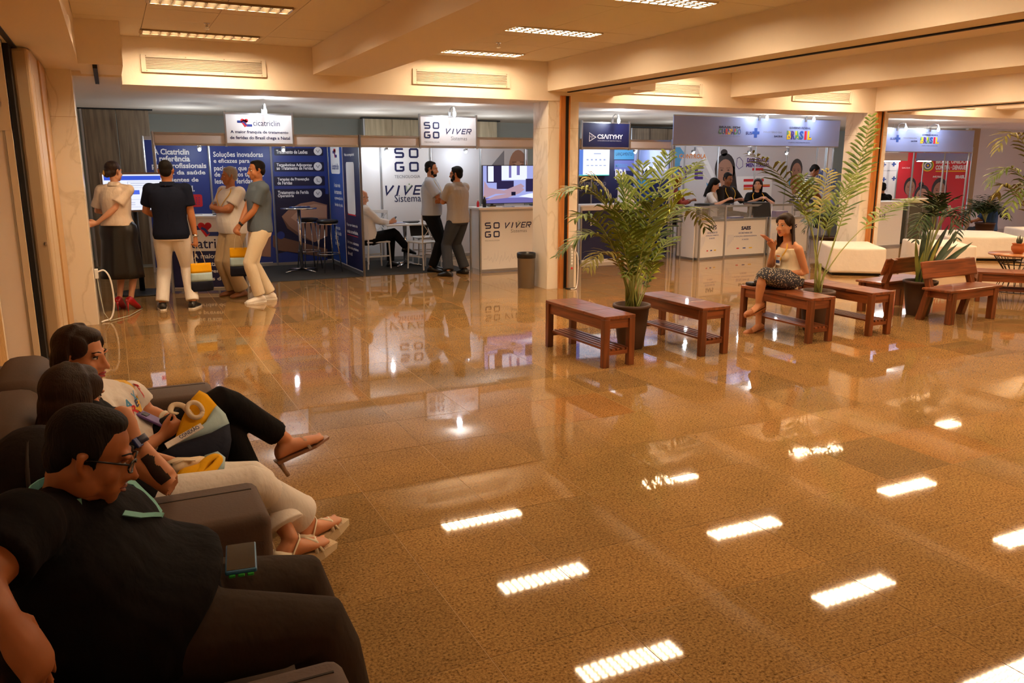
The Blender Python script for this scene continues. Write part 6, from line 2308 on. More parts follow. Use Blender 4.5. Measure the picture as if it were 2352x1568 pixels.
def shoes(t, J, m_, voxel, k=1.0, sole=None, label=None, name='shoe', low=False):
    for q in 'RL':
        A, d, u = J['an' + q], J['d' + q].normalized(), J.get('u' + q, Z)
        mb = MB(); foot(mb, A + u * .004, d, u, k, .009)
        mb.tube([A - u * .02, A + u * .004], [.046 * k, .046 * k], n=14)
        o = blended(mb, name, m_, t, voxel, 3)
        if label:
            o['label'] = label
        if sole:
            l = d.cross(u).normalized()
            pts = [(-.082, .0), (-.075, .03), (-.03, .042), (.05, .047), (.11, .056), (.16, .052), (.195, .032), (.206, 0)]
            poly = [A + d * a * k + l * w_ * k for a, w_ in pts] + [A + d * a * k - l * w_ * k for a, w_ in reversed(pts[1:-1])]
            mb = MB()
            mb.rings([[p - u * .089 * k for p in poly], [p - u * .066 * k for p in poly]])
            part(mb, 'sole', sole, o)


S_LIGHT = skin_mat('skin_light', 'd39a78')
S_TAN = skin_mat('skin_tan', 'b5774f')
S_BROWN = skin_mat('skin_brown', '8c5a3c')
H_DARK = mat('hair_dark', '120d0b', rough=.65, spec=.2, bump=.3, bscale=60, stretch=(3, 3, .4))
H_BROWN = mat('hair_brown', '2a1911', rough=.5, spec=.3, bump=.3, bscale=60, stretch=(4, 4, .3), noise=.3, nscale=30)
H_LIGHT = mat('hair_light_strand', '5a3d24', rough=.5)
H_GREY = mat('hair_grey', '9a9692', rough=.7, bump=.6, bscale=60)
C_BLACK = cloth_mat('cloth_black', '121113')
C_NAVY = cloth_mat('cloth_navy', '141a2c')
C_WHITE = cloth_mat('cloth_white', 'e6e1dc')
C_CREAM = cloth_mat('cloth_cream', 'e2d4ba')
C_KHAKI = cloth_mat('cloth_khaki', 'b39a76')
C_BEIGE = cloth_mat('cloth_beige', 'dcc7b2')
C_SLATE = cloth_mat('cloth_slate', '5d6a78')
C_LBLUE = cloth_mat('cloth_light_blue', 'b4bcc8')
C_GREYSH = cloth_mat('cloth_grey_check', 'a9a39d')
C_JEANS = cloth_mat('cloth_grey_jeans', '3c3f46')
C_DGREY = cloth_mat('cloth_charcoal', '3a3029', bump=.7, scale=9)
M_YELLOWSTRAP = mat('yellow_strap', 'e9b82a', rough=.6)
M_RED_SHOE = mat('red_leather', 'b3121c', rough=.25, coat=.5)
M_BROWN_SHOE = mat('brown_leather', '7a4a26', rough=.4)
M_WSHOE = mat('white_leather', 'e8e4de', rough=.4)
M_BSHOE = mat('black_leather', '151314', rough=.3)
M_BAGY = cloth_mat('bag_yellow', 'e8ae1c', .4, 10)
M_BAGB = cloth_mat('bag_pale_blue', 'a9c3cc', .4, 10)
M_BAGN = cloth_mat('bag_navy', '1d2130', .4, 10)
M_BAGC = cloth_mat('bag_cream', 'e4d3b8', .4, 10)


def tote(label, top, W, H, R, sag=0.0, strap_top=None, D=.06):
    """three-band tote hanging straight down from `top` (middle of its upper edge); R = width direction"""
    R = R.normalized(); F = Z.cross(R)
    t = thing('tote_bag', label, 'bag', (top.x, top.y, top.z - H))
    bands = (('yellow_band', M_BAGY, 0, .34), ('blue_band', M_BAGB, .34, .64), ('navy_band', M_BAGN, .64, 1.0))
    for nm, m_, a, b in bands:
        rings = []
        for i in range(5):
            v = a + (b - a) * i / 4
            dd = D * (.15 + .85 * min(1, v * 2)) * (1 if v < .9 else .6)
            ww = W / 2 * (.9 + .12 * v) * (1 if v < .96 else .93)
            c = top - Z * H * v
            rings.append([c + R * ww * (abs(math.cos(2 * PI * k / 16)) ** .4) * math.copysign(1, math.cos(2 * PI * k / 16)) + F * dd / 2 * math.sin(2 * PI * k / 16) * (1 + .25 * math.sin(5 * k + v * 9)) for k in range(16)])
        part(MB().rings(rings), nm, m_, t, True)
    st = strap_top if strap_top is not None else top + Z * .25
    for sg in (-1, 1):
        mb = MB()
        ribbon(mb, [top + F * sg * D * .08 + R * W * -.22 - Z * .02, st.lerp(top, .5) + R * W * -.15, st + F * sg * .006, st.lerp(top, .5) + R * W * .15, top + F * sg * D * .08 + R * W * .22 - Z * .02], .03, F, .0015)
        part(mb, 'strap', M_BAGC, t)
    return t
# ================================================================== SOFAS
M_SOFA = mat('sofa_brown', '56443a', rough=.7, spec=.35, bump=.08, bscale=120)
M_SOFASEAM = mat('sofa_seam', '2c211a', rough=.8)
def sofa(label, y0, y1, arm_near, arm_far, x_back=-.66, x_front=.36, seat_z=.42, arm_z=.62, back_z=.80, n=2, x_seat=None, cush_z=.90):
    t = thing('sofa', label, 'sofa', (x_back, (y0 + y1) / 2, 0))
    ya, yb_ = y0 + arm_near, y1 - arm_far
    xs = x_front if x_seat is None else x_seat
    part(MB().rbox(x_back, y0 + .02, .05, xs - .03, y1 - .02, .28, r=.02), 'base', M_SOFA, t)
    part(MB().rbox(x_back, y0, .10, x_back + .22, y1, back_z, r=.05, seg=3), 'back', M_SOFA, t, True)
    for a, b in ((y0, ya), (yb_, y1)):
        if b - a > .05:
            am = part(MB().rbox(x_back + .1, a, .04, x_front, b, arm_z, r=.035, seg=3), 'arm', M_SOFA, t, True)
            part(MB().box(x_back + .2, (a + b) / 2 + .07, arm_z - .001, x_front - .03, (a + b) / 2 + .076, arm_z + .0015), 'seam', M_SOFASEAM, am)
    w_ = (yb_ - ya) / n
    for k in range(n):
        part(MB().rbox(x_back + .2, ya + k * w_ + .004, .27, xs, ya + (k + 1) * w_ - .004, seat_z, r=.05, seg=3), 'seat_cushion', M_SOFA, t, True)
        part(MB().rbox(x_back + .16, ya + k * w_ + .01, seat_z - .02, x_back + .36, ya + (k + 1) * w_ - .01, cush_z, r=.07, seg=4), 'back_cushion', M_SOFA, t, True)
    for x in (x_back + .08, xs - .1):
        for y in (y0 + .08, y1 - .08):
            part(MB().lathe([(.02, 0), (.025, .055)], n=10, c=(x, y, 0)), 'foot', M_BLACK, t)
    return t
sofa('dark brown two-seat sofa with two women on it', 2.48, 4.30, .33, .28)
sofa('dark brown sofa at the lower left under the man in black', 1.34, 2.40, .28, 0.0, arm_z=.64, back_z=.72, n=1, cush_z=.78)

# ================================================================== FOREGROUND MAN
def VY(px, py, y):
    return at_y(px, py, y)
J = dict(k=1.0)
J['pelvis'] = VY(318, 1452, 2.0); J['neck'] = VY(160, 1142, 1.98)
J['bow'] = V((-.03, 0, -.01))
J['R'] = V((0, -1, 0)); J['F'] = V((1, 0, 0))
J['shR'] = VY(48, 1215, 1.80); J['shL'] = VY(215, 1165, 2.18)
J['hipR'] = VY(355, 1470, 1.90); J['hipL'] = VY(400, 1400, 2.10)
J['head'] = VY(212, 1046, 1.95)
J['knR'] = VY(735, 1440, 1.84); J['anR'] = V((J['knR'].x + .10, 1.84, .09))
J['knL'] = VY(690, 1335, 2.14); J['anL'] = V((J['knL'].x + .06, 2.14, .09))
J['dR'] = V((1, -.12, 0)); J['dL'] = V((1, .1, 0))
J['elR'] = VY(-62, 1345, 1.66); J['wrR'] = VY(2, 1412, 1.60)
J['elL'], J['wrL'] = ik(J['shL'], VY(420, 1330, 2.30), .285, .255, V((-.4, .5, -.3)))
S_MAN = skin_mat('skin_man', 'a9683f')
hfm = V((.93, -.10, -.33)); hum = V((.33, 0, .94))
man, b, P, R = figure('person', 'man in black polo and glasses seated on the sofa, looking down', J, S_MAN, bulk=1.16, hs_=.90, belly=.13, voxel=.0062, hf=hfm, hu=hum,
                      handR=dict(D=V((.36, -.0, -.93)), N=V((-.75, .3, -.45)), curl=.12, spread=.25, s=1.1), handL=dict(D=V((.8, -.5, -.2)), N=V((0, 0, -1)), curl=.4), jaw=1.12, open_=.55, brow='1a120d', lipc='8a4a3a')
garment_top(man, b, J, C_BLACK, .0075, sleeve=.62, off=.014, t0=-.06, t1=.985, flare=.01)
garment_legs(man, b, J, C_DGREY, .0085, off=.016, wide=1.15, wide_low=1.3)
shoes(man, J, M_BSHOE, .008)
hair_short(man, P, R, .90, H_DARK, .005, top=.03)
# glasses
gm = mat('glasses_frame', '14100f', rough=.25)
gl = MB()
for sg in (-1, 1):
    rim = [P(sg * (.032 + .024 * math.cos(a)), .098 - .010 * abs(math.cos(a)) * (1 if math.cos(a) > 0 else .2), .004 + .017 * math.sin(a)) for a in [2 * PI * k / 16 for k in range(17)]]
    gl.tube(rim, .0022, n=6)
    gl.tube([P(sg * .056, .088, .012), P(sg * .074, .05, .014), P(sg * .080, .0, .012), P(sg * .080, -.02, .004)], .0022, n=6)
gl.tube([P(-.009, .100, .008), P(.009, .100, .008)], .0022, n=6)
gob = part(gl, 'glasses', gm, man, True)
for sg in (-1, 1):
    lens = MB(); c = [P(sg * (.032 + .022 * math.cos(a)), .098 - .008 * abs(math.cos(a)) * (1 if math.cos(a) > 0 else .2), .004 + .0155 * math.sin(a)) for a in [2 * PI * k / 16 for k in range(16)]]
    lens.add(c, [tuple(range(16))])
    part(lens, 'lens', M_GLASS, gob)
# teal lanyard round the neck
M_TEAL = mat('teal_strap', '6fb6b0', rough=.6)
mb = MB()
for d0, d1, d2 in ((150, 140, 122), (78, 100, 118)):
    ribbon(mb, [b.surf(t_, d_, .026) for t_, d_ in ((.93, d0), (.85, (d0 + d1) / 2), (.77, d1), (.69, (d1 + d2) / 2), (.62, d2))], .022, b.frame(.8)[0])
part(mb, 'lanyard', M_TEAL, man)
n_ = J['neck'] + (J['head'] - J['neck']) * .16
Rn, Fn, Dn = b.frame(.97)
arc = [n_ + (Rn * math.cos(math.radians(a)) + Fn * math.sin(math.radians(a))) * .088 + Dn * .004 for a in range(-210, 31, 20)]
part(ribbon(MB(), arc, .024, Dn), 'neck_strap', M_TEAL, man)
mb = MB().use(P_RED)
for k in range(4):
    q = n_ + (Rn * math.cos(math.radians(-32 - k * 7)) + Fn * math.sin(math.radians(-32 - k * 7))) * .090 + Dn * .004
    mb.ell(q, (.004, .004, .006), None, 8, 6)
part(mb, 'strap_print', None, man)
# black pillow-like headrest behind him
t = thing('cushion', 'black cushion on the sofa back behind the man in black', 'cushion', VY(75, 1075, 2.30) - Z * .08)
mb = MB(); c = VY(80, 1075, 2.30)
mb.ell(c, (.11, .17, .105), None, 20, 12)
part(mb, 'cover', cloth_mat('cushion_black', '1b1513'), t, True)
part(MB().tube([c + V((.0, .17 * math.cos(a), .1 * math.sin(a))) for a in [2 * PI * k / 24 for k in range(25)]], .005, n=6), 'piping', M_SOFASEAM, t, True)
# phone on his thigh
pA, pB, pC = at_z(512, 1259, .715), at_z(570, 1251, .715), at_z(597, 1300, .715)
pc = (pA + pC) / 2
t = thing('smartphone', 'smartphone in blue case lying on the thigh of the man in black', 'phone', pc)
ux = (pB - pA).normalized(); uy = (pB - pC).normalized(); uz = ux.cross(uy).normalized(); uy = uz.cross(ux)
M = Matrix((ux, uy, uz)).transposed().to_4x4(); M.translation = pc
part(MB().rbox(-.038, -.078, -.008, .038, .078, .003, r=.004, M=M), 'case', mat('blue_case', '2f6f9e', rough=.4), t)
part(MB().box(-.034, -.073, .003, .034, .073, .0038, M=M), 'screen', mat('phone_glass', '0c0d10', rough=.08), t)
mb = MB()
for k in range(3):
    mb.rbox(-.03 + k * .022, -.082, -.014, -.014 + k * .022, -.066, -.006, r=.002, seg=1, M=M)
part(mb, 'green_bumper', mat('green_rubber', '2fae3a', rough=.5), t)

# ================================================================== WOMAN IN THE MIDDLE (seen from behind)
J = dict(k=.97, R=V((0, -1, 0)), F=V((1, 0, 0)), bow=V((-.03, 0, 0)))
J['pelvis'] = V((-.03, 3.10, .52)); J['neck'] = V((-.17, 3.02, .90))
J['shR'] = V((-.12, 2.86, .84)); J['shL'] = V((-.16, 3.20, .85))
J['hipR'] = V((-.0, 3.01, .50)); J['hipL'] = V((-.0, 3.19, .50))
J['head'] = VY(172, 918, 3.02)
J['knR'] = VY(580, 1110, 3.05); J['knL'] = VY(585, 1098, 3.22)
J['anR'] = VY(708, 1196, 3.20); J['anL'] = VY(668, 1236, 3.04)
J['dR'] = V((.80, .55, .06)); J['uR'] = V((-.25, -.1, 1)); J['dL'] = V((.86, .42, -.02)); J['uL'] = V((-.2, -.1, 1))
J['elR'] = VY(400, 1120, 2.74); J['wrR'] = VY(312, 1010, 2.80)
J['elL'], J['wrL'] = ik(J['shL'], V((.12, 3.2, .58)), .275, .245, V((-.4, .6, -.3)))
S_W2 = skin_mat('skin_w2', 'cf9069')
w2, b, P, R = figure('person', 'woman with long highlighted hair and white trousers, head resting on hand', J, S_W2, fem=True, voxel=.0065, hf=V((.72, .68, -.12)), hu=V((.10, .08, 1)),
                     handR=dict(D=V((-.35, .45, .8)), N=V((.2, .9, -.3)), curl=.5), handL=dict(D=V((.9, -.2, -.3)), N=V((0, 0, -1)), curl=.5), feet_skin=True, lipc='b0504a')
garment_top(w2, b, J, C_BLACK, .008, sleeve=.20, off=.012, collar=False, name='sleeveless_top')
garment_legs(w2, b, J, C_WHITE, .008, off=.02, length=.42, wide=1.1, wide_low=1.3)
for q in 'RL':
    kn, an = J['kn' + q], J['an' + q]
    mb = MB(); ax = [kn.lerp(an, t_) for t_ in (.22, .4, .6, .78, .80, .82)]
    mb.tube(ax, [.066, .071, .077, .083, .0855, .084], n=28)
    part(mb, 'trouser_leg', C_WHITE, w2, True)
hair_long(w2, P, R, 1.02, H_BROWN, .0055, .34, seed=5, m_light=H_LIGHT, wave=.012, back=.09, out=.035)
# dark watch on her raised wrist, tattoo on the forearm
fa = (J['wrR'] - J['elR']).normalized()
side = fa.cross(Z).normalized()
c0 = J['wrR'] - fa * .01
part(MB().tube([c0 - fa * .013, c0 + fa * .013], .034, n=20), 'watch_strap', mat('watch_navy', '1c2140', rough=.4), w2, True)
q = c0 + (EYE - c0).normalized() * .034
M = Matrix((fa, side, fa.cross(side))).transposed().to_4x4(); M.translation = q
part(MB().rbox(-.017, -.015, -.004, .017, .015, .006, r=.003, M=M), 'watch_face', mat('watch_glass', '3a4a8a', rough=.15), w2)
tt = MB(); c = J['elR'].lerp(J['wrR'], .42)
N_ = 90
tt.tube([J['elR'].lerp(J['wrR'], .16 + .54 * i / N_) for i in range(N_ + 1)], [.0366 + .0030 * math.sin(PI * min(1, i / N_ * 1.3)) - .006 * (i / N_) ** 2 for i in range(N_ + 1)], n=64)
tato = mat('tattoo_ink', '2b211e', rough=.6, noise=.5, nscale=40)
tm = tt.mesh('tattoo', True)
bm = bmesh.new(); bm.from_mesh(tm)
dv = V((-.15, -.85, -.25)).normalized()
def ink(f):
    q = f.calc_center_median()
    return f.normal.dot(dv) + .16 * math.sin(q.x * 150) * math.cos(q.z * 120) + .07 * math.sin(q.y * 230 + q.x * 90) - 1.6 * max(0, abs((q - c).length) - .075)
bmesh.ops.delete(bm, geom=[f for f in bm.faces if len(f.verts) > 4 or ink(f) < .62], context='FACES')
bm.to_mesh(tm); bm.free(); tm.materials.append(tato)
o = link('tattoo', tm, w2); o.location = -root_loc(w2)
# wedge sandals
M_WEDGE = mat('wedge_cream', 'd8c39c', rough=.6, bump=.4, bscale=150, stretch=(1, 1, 8))
M_WBAND = mat('sandal_band', 'e9dfc8', rough=.45)
for q_ in 'RL':
    A, d, u = J['an' + q_], J['d' + q_].normalized(), J['u' + q_]
    u = (u - d * u.dot(d)).normalized(); l = d.cross(u)
    S0 = A - u * .085
    prof = [(-.08, .0), (-.085, -.085), (-.02, -.08), (.06, -.05), (.13, -.032), (.20, -.022), (.212, .0), (.12, .002), (.03, .004)]
    mb = MB()
    half = [.030, .030, .036, .042, .048, .034, .026, .044, .036]
    mb.rings([[S0 + d * a + u * z_ + l * h_ * sg for (a, z_), h_ in zip(prof, half)] for sg in (-1, -.5, .5, 1)])
    sd = part(mb, 'wedge_sandal', M_WEDGE, w2)
    def band(pts, w_=.010):
        bb = MB(); bb.tube([S0 + d * a + l * s_ + u * z_ for a, s_, z_ in pts], w_ / 2, n=8, scale2=.5)
        part(bb, 'strap', M_WBAND, sd, True)
    band([(.11, -.048, .0), (.09, -.03, .045), (.07, 0, .062), (.10, .03, .045), (.12, .047, .0)], .014)
    band([(.15, -.044, .0), (.13, -.02, .038), (.10, .02, .048), (.09, .046, .0)], .014)
    band([(-.03, -.036, .0), (-.02, -.042, .04), (.02, -.03, .085), (.04, 0, .088), (.02, .03, .085), (-.02, .042, .04), (-.03, .036, 0)], .010)
    band([(-.02, -.042, .03), (-.07, -.022, .05), (-.082, 0, .052), (-.07, .022, .05), (-.02, .042, .03)], .026)

# ================================================================== FAR WOMAN ON THE SOFA
J = dict(k=.99, R=V((.1, -1, 0)).normalized(), F=V((1, .1, 0)).normalized(), bow=V((-.03, 0, 0)))
J['pelvis'] = V((-.02, 3.66, .52)); J['neck'] = VY(205, 893, 3.64)
J['shR'] = VY(222, 935, 3.50); J['shL'] = VY(300, 905, 3.79)
J['hipR'] = V((.0, 3.56, .50)); J['hipL'] = V((.0, 3.76, .50))
J['head'] = VY(188, 818, 3.65)
J['knR'] = VY(510, 918, 3.68); J['anR'] = VY(655, 1008, 3.80)
J['knL'] = VY(520, 985, 3.72); J['anL'] = VY(612, 1165, 3.62)
J['dR'] = V((.93, .25, .22)); J['uR'] = V((-.15, 0, 1)); J['dL'] = V((1, .05, -.05)); J['uL'] = Z
J['wrR'] = VY(362, 1008, 3.50); J['elR'], J['wrR'] = ik(J['shR'], J['wrR'], .275, .25, V((-.3, -.6, -.6)))
J['elL'] = VY(338, 948, 3.80); J['wrL'] = VY(388, 962, 3.72)
S_W1 = skin_mat('skin_w1', 'cb8a62')
w1, b, P, R = figure('person', 'woman in white printed T-shirt and black trousers, legs crossed on the far sofa seat', J, S_W1, fem=True, bulk=1.06, voxel=.0065, hf=V((.88, -.44, -.10)), hu=V((.10, -.02, 1)),
                     handR=dict(D=V((.75, .5, .25)), N=V((-.3, .75, .3)), curl=.55), handL=dict(D=V((.75, -.6, -.2)), N=V((-.3, -.7, -.3)), curl=.55), feet_skin=True, lipc='b23a3e', jaw=.95, open_=.8)
garment_top(w1, b, J, C_WHITE, .008, sleeve=.58, off=.014, collar=False, name='t_shirt')
garment_legs(w1, b, J, C_BLACK, .008, off=.014, length=.86, wide=1.0, wide_low=1.3)
hair_long(w1, P, R, 1.0, H_BROWN, .0055, .30, seed=9, wave=.008, back=.05, out=.02)
lanyard(w1, b, M_YELLOWSTRAP, False, .30, .03, .024)
# printed letters on the T-shirt
Rb, Fb, Db = b.frame(.6)
for k, (ch, dg, tt_, m_, sz) in enumerate((('A', 62, .72, P_CYAN, .045), ('X', 80, .74, P_CYAN, .045), ('B', 48, .66, P_CYAN, .04), ('T', 122, .55, P_RED, .06), ('V', 112, .46, P_HEADER, .055), ('S', 98, .62, P_RED, .045), ('R', 60, .56, P_RED, .04), ('E', 72, .62, P_NAVY, .03))):
    c = b.surf(tt_, dg, .030 + (.03 if tt_ > .5 else .005))
    nrm = (Rb * math.cos(math.radians(dg)) + Fb * math.sin(math.radians(dg))).normalized()
    xx = Db.cross(nrm).normalized()
    M = Matrix((xx, nrm.cross(xx), nrm)).transposed().to_4x4(); M.translation = c
    part(put_text(MB(), ch, M, -sz / 2, sz / 2, -sz / 2, sz / 2, .03, .2, .001), 'shirt_print', m_, w1)
# clear-strap heels
M_HEEL = mat('heel_tan', '8c6246', rough=.4); M_CLEAR = mat('clear_strap', 'e8d8cc', rough=.1, alpha=.35)
for q_ in 'RL':
    A, d, u = J['an' + q_], J['d' + q_].normalized(), J['u' + q_]
    u = (u - d * u.dot(d)).normalized(); l = d.cross(u); S0 = A - u * .085
    prof = [(-.078, .004), (-.075, -.012), (.05, -.012), (.12, -.010), (.205, -.006), (.21, .004), (.12, .002), (.0, .004)]
    half = [.024, .024, .030, .046, .022, .018, .042, .032]
    sd = part(MB().rings([[S0 + d * a + u * z_ + l * h_ * sg for (a, z_), h_ in zip(prof, half)] for sg in (-1, -.5, .5, 1)]), 'heeled_sandal', M_HEEL, w1)
    part(MB().tube([S0 - d * .06 - u * .01, S0 - d * .052 - u * .05, S0 - d * .04 - u * .095], [.016, .011, .010], n=10), 'heel', mat('heel_clear', 'a58a78', rough=.15), sd, True)
    part(MB().tube([S0 + d * .09 + l * .046, S0 + d * .08 + l * .03 + u * .05, S0 + d * .075 + u * .06, S0 + d * .08 - l * .03 + u * .05, S0 + d * .09 - l * .046], .008, n=8, scale2=.4), 'strap', M_CLEAR, sd, True)
part(MB().tube([J['wrL'] - (J['wrL'] - J['elL']).normalized() * .03, J['wrL'] - (J['wrL'] - J['elL']).normalized() * .012], .032, n=18), 'watch_strap', M_WBAND, w1, True)
# purple phone in her hands
pc = VY(357, 965, 3.60)
t = thing('smartphone', 'purple phone case held by the far woman on the sofa', 'phone', pc)
M = Matrix((V((.8, -.4, -.45)).normalized(), V((.35, .9, -.1)).normalized(), V((.45, -.05, .85)).normalized())).transposed().to_4x4(); M.translation = pc
part(MB().rbox(-.075, -.038, -.005, .075, .038, .005, r=.004, M=M), 'case', mat('purple_case', '5c3a86', rough=.4), t)
part(MB().rbox(-.06, -.02, .005, -.035, .02, .007, r=.002, seg=1, M=M), 'camera', M_BLACK, t)


def lap_bag(label, cells, th, extra=None):
    """soft tote lying on a lap: cells = (name, material, list of (px, py, y))"""
    c = VY(*cells[0][2][0])
    t = thing('tote_bag', label, 'bag', c)
    for nm, m_, pts in cells:
        q = [VY(*p) for p in pts]
        n = len(q)
        ctr = sum(q, V((0, 0, 0))) / n
        nr = V((.1, -.5, .85)).normalized()
        mb = MB()
        r0 = [p - nr * th for p in q]
        r1 = [p for p in q]
        r2 = [p.lerp(ctr, .25) + nr * .012 for p in q]
        r3 = [p.lerp(ctr, .65) + nr * .018 for p in q]
        mb.rings([r0, r1, r2, r3])
        part(mb, nm, m_, t, True)
    return t
bag = lap_bag('yellow, pale blue and navy tote bag with white eyelet on the far woman\'s lap', [
    ('yellow_band', M_BAGY, [(400, 1012, 3.44), (418, 960, 3.5), (440, 915, 3.56), (458, 896, 3.58), (476, 905, 3.58), (498, 930, 3.56), (480, 965, 3.5), (450, 990, 3.46)]),
    ('blue_band', M_BAGB, [(498, 930, 3.56), (518, 950, 3.53), (527, 972, 3.5), (490, 992, 3.46), (440, 1008, 3.43), (400, 1022, 3.42), (400, 1010, 3.44), (450, 990, 3.46), (480, 965, 3.5)]),
    ('navy_band', M_BAGN, [(527, 972, 3.5), (532, 1010, 3.42), (525, 1040, 3.36), (470, 1048, 3.34), (400, 1055, 3.32), (368, 1040, 3.34), (390, 1025, 3.4), (440, 1008, 3.43), (490, 992, 3.46)])], .05)
fr = [VY(a, b_, y_) for a, b_, y_ in ((378, 1025, 3.385), (460, 978, 3.455), (468, 988, 3.44), (385, 1036, 3.37))]
part(MB().rings([[p + V((0, -.02, .016)) for p in fr], [p + V((0, -.023, .020)) for p in fr]]), 'label_patch', C_WHITE, bag)
ux = (fr[1] - fr[0]).normalized(); nr = V((.1, -.5, .85)).normalized(); uy = nr.cross(ux).normalized()
M = Matrix((ux, uy, ux.cross(uy))).transposed().to_4x4(); M.translation = (fr[0] + fr[3]) / 2 + V((0, -.026, .024))
part(put_text(MB(), 'CONEXÃO', M, .06, .15, -.012, .012, .02), 'lettering', P_NAVY, bag)
c = VY(447, 948, 3.515)
ring = [c + (V((.75, 0, -.35)).normalized() * math.cos(a) + V((.2, .55, .8)).normalized() * math.sin(a)) * .032 + V((0, -.025, .02)) for a in [2 * PI * k / 20 for k in range(21)]]
part(MB().tube(ring, .010, n=8), 'eyelet', M_BAGC, bag, True)
part(MB().tube(crv([VY(440, 955, 3.49), VY(420, 932, 3.52), VY(398, 930, 3.53), VY(392, 945, 3.5), VY(408, 950, 3.48)]), .012, n=8, scale2=.35), 'strap', M_BAGC, bag, True)
bag = lap_bag('crumpled yellow and pale blue tote bag lying on the white trousers', [
    ('yellow_band', M_BAGY, [(400, 1098, 3.05), (412, 1080, 3.1), (450, 1070, 3.12), (480, 1045, 3.18), (505, 1042, 3.2), (512, 1060, 3.16), (480, 1085, 3.1), (440, 1100, 3.05)]),
    ('blue_band', M_BAGB, [(470, 1045, 3.22), (500, 1036, 3.24), (518, 1050, 3.2), (516, 1070, 3.16), (495, 1082, 3.12), (505, 1060, 3.16)]),
    ('cream_band', M_BAGC, [(378, 1062, 3.14), (400, 1052, 3.17), (440, 1052, 3.17), (470, 1048, 3.19), (450, 1068, 3.14), (415, 1078, 3.1), (395, 1078, 3.1)])], .045)
part(MB().tube(crv([VY(452, 1092, 3.06), VY(470, 1062, 3.12), VY(492, 1048, 3.15), VY(506, 1052, 3.15), VY(490, 1075, 3.1), VY(462, 1098, 3.05)]), .018, n=8, scale2=.4), 'strap', M_BAGY, bag, True)
part(MB().tube([VY(395, 1066, 3.11), VY(420, 1056, 3.13), VY(448, 1056, 3.13)], .012, n=8, scale2=.3), 'strap', M_BAGC, bag, True)

# ================================================================== FOUR STANDING VISITORS ON THE LEFT
# woman in the long black skirt
J = std_pose(.02, 10.62, 62, 1.66, True, heel=.065, lean=.03, twist=5, foot_gap=.07)
Rr, Fr = J['R'], J['F']
arms(J, J['pelvis'] + Z * .09 - Fr * .19 - Rr * .13, J['pelvis'] + Z * .20 + Fr * .26 - Rr * .14, poleR=Rr * 1.0 - Fr * .4 - Z * .2)
for q in 'RL':
    J['u' + q] = V((J['F'].x * .55, J['F'].y * .55, .83)); J['d' + q] = V((J['d' + q].x, J['d' + q].y, -.6)).normalized()
    J['an' + q] = J['an' + q] + Z * .0
t, b, P, R = figure('person', 'woman with hair in a bun, beige blouse and long black skirt, seen from behind', J, S_LIGHT, True, voxel=.008, hf=V((.75, .65, -.05)), handR=dict(D=V((-.85, -.1, -.15)), N=V((0, -1, 0)), curl=.7, spread=.2))
garment_top(t, b, J, C_BEIGE, .009, .78, .016, t0=.08, name='blouse', loose=1.6, flare=.02)
mb = MB()
rr = []
for i in range(9):
    u = i / 8
    c = J['pelvis'] + Z * (.13 - .70 * u); a_, b_ = .135 + .075 * u ** .7 + (.06 if 0 < u < .3 else .03) * (1 if u > 0 else 0), .11 + .10 * u ** .8
    rr.append([c + Rr * (a_ * (1 + .05 * u * math.sin(9 * an))) * math.cos(an) + Fr * (b_ * (1 + .07 * u * math.cos(8 * an))) * math.sin(an) for an in [2 * PI * k / 48 for k in range(48)]])
part(mb.rings(rr), 'skirt', mat('black_leather_skirt', '141213', rough=.35), t, True)
hb = MB(); hb.ell(P(0, -.024, .05), (.080, .095, .078), R); hb.ell(P(0, -.05, -.005), (.07, .055, .06), R); hb.ell(P(.0, -.105, -.02), (.05, .045, .052), R)
blended(hb, 'hair', H_BROWN, t, .006, 2)
part(MB().tube([P(.0, -.15, .01), P(.005, -.155, -.03), P(-.005, -.145, -.055)], [.006, .012, .004], n=8), 'hair_clip', mat('gold_clip', 'c9a24a', rough=.35, metal=.6), t, True)
for q in 'RL':
    A, d, u = J['an' + q], J['d' + q], J['u' + q]
    mb = MB(); foot(mb, A, d, u, .94, .006)
    o = blended(mb, 'heeled_shoe', M_RED_SHOE, t, .006, 2); o['label'] = 'red high-heeled pump'
    Hh = A - d * .055 - u * .06
    part(MB().tube([Hh, V((Hh.x, Hh.y, .0))], [.018, .006], n=8), 'heel', M_RED_SHOE, o, True)

# man in navy polo, white trousers, tote bag
J = std_pose(.58, 10.40, 80, 1.74, foot_gap=.17, lean=.0)
Rr, Fr = J['R'], J['F']
arms(J, J['hipR'] + Rr * .17 - Z * .06 + Fr * .02, J['pelvis'] + Z * .12 + Fr * .22 - Rr * .06, poleL=-Rr * 1 - Fr * .25)
J['dR'] = Fr + Rr * .25
t, b, P, R = figure('person', 'man in navy polo and white trousers seen from behind, carrying a tote bag', J, S_TAN, bulk=1.06, voxel=.009, handR=dict(D=V((0, .1, -1)), N=-Rr, curl=1.0), handL=dict(curl=.4))
garment_top(t, b, J, C_NAVY, .010, .68, .016, t0=-.18, flare=.012)
garment_legs(t, b, J, C_WHITE, .010, .018, wide=1.1, wide_low=1.4)
shoes(t, J, M_BSHOE, .008, sole=M_WSHOE)
hair_short(t, P, R, 1.0, H_DARK, .006, .01)
part(MB().tube([J['wrR'] + Z * .012, J['wrR'] - Z * .012], .034, n=16), 'wrist_watch', M_CHROME, t, True)
tote('tote bag hanging from the hand of the man in navy polo', J['wrR'] + V((.035, -.01, -.33)), .26, .34, V((1, .1, 0)), strap_top=J['wrR'] - Z * .09)

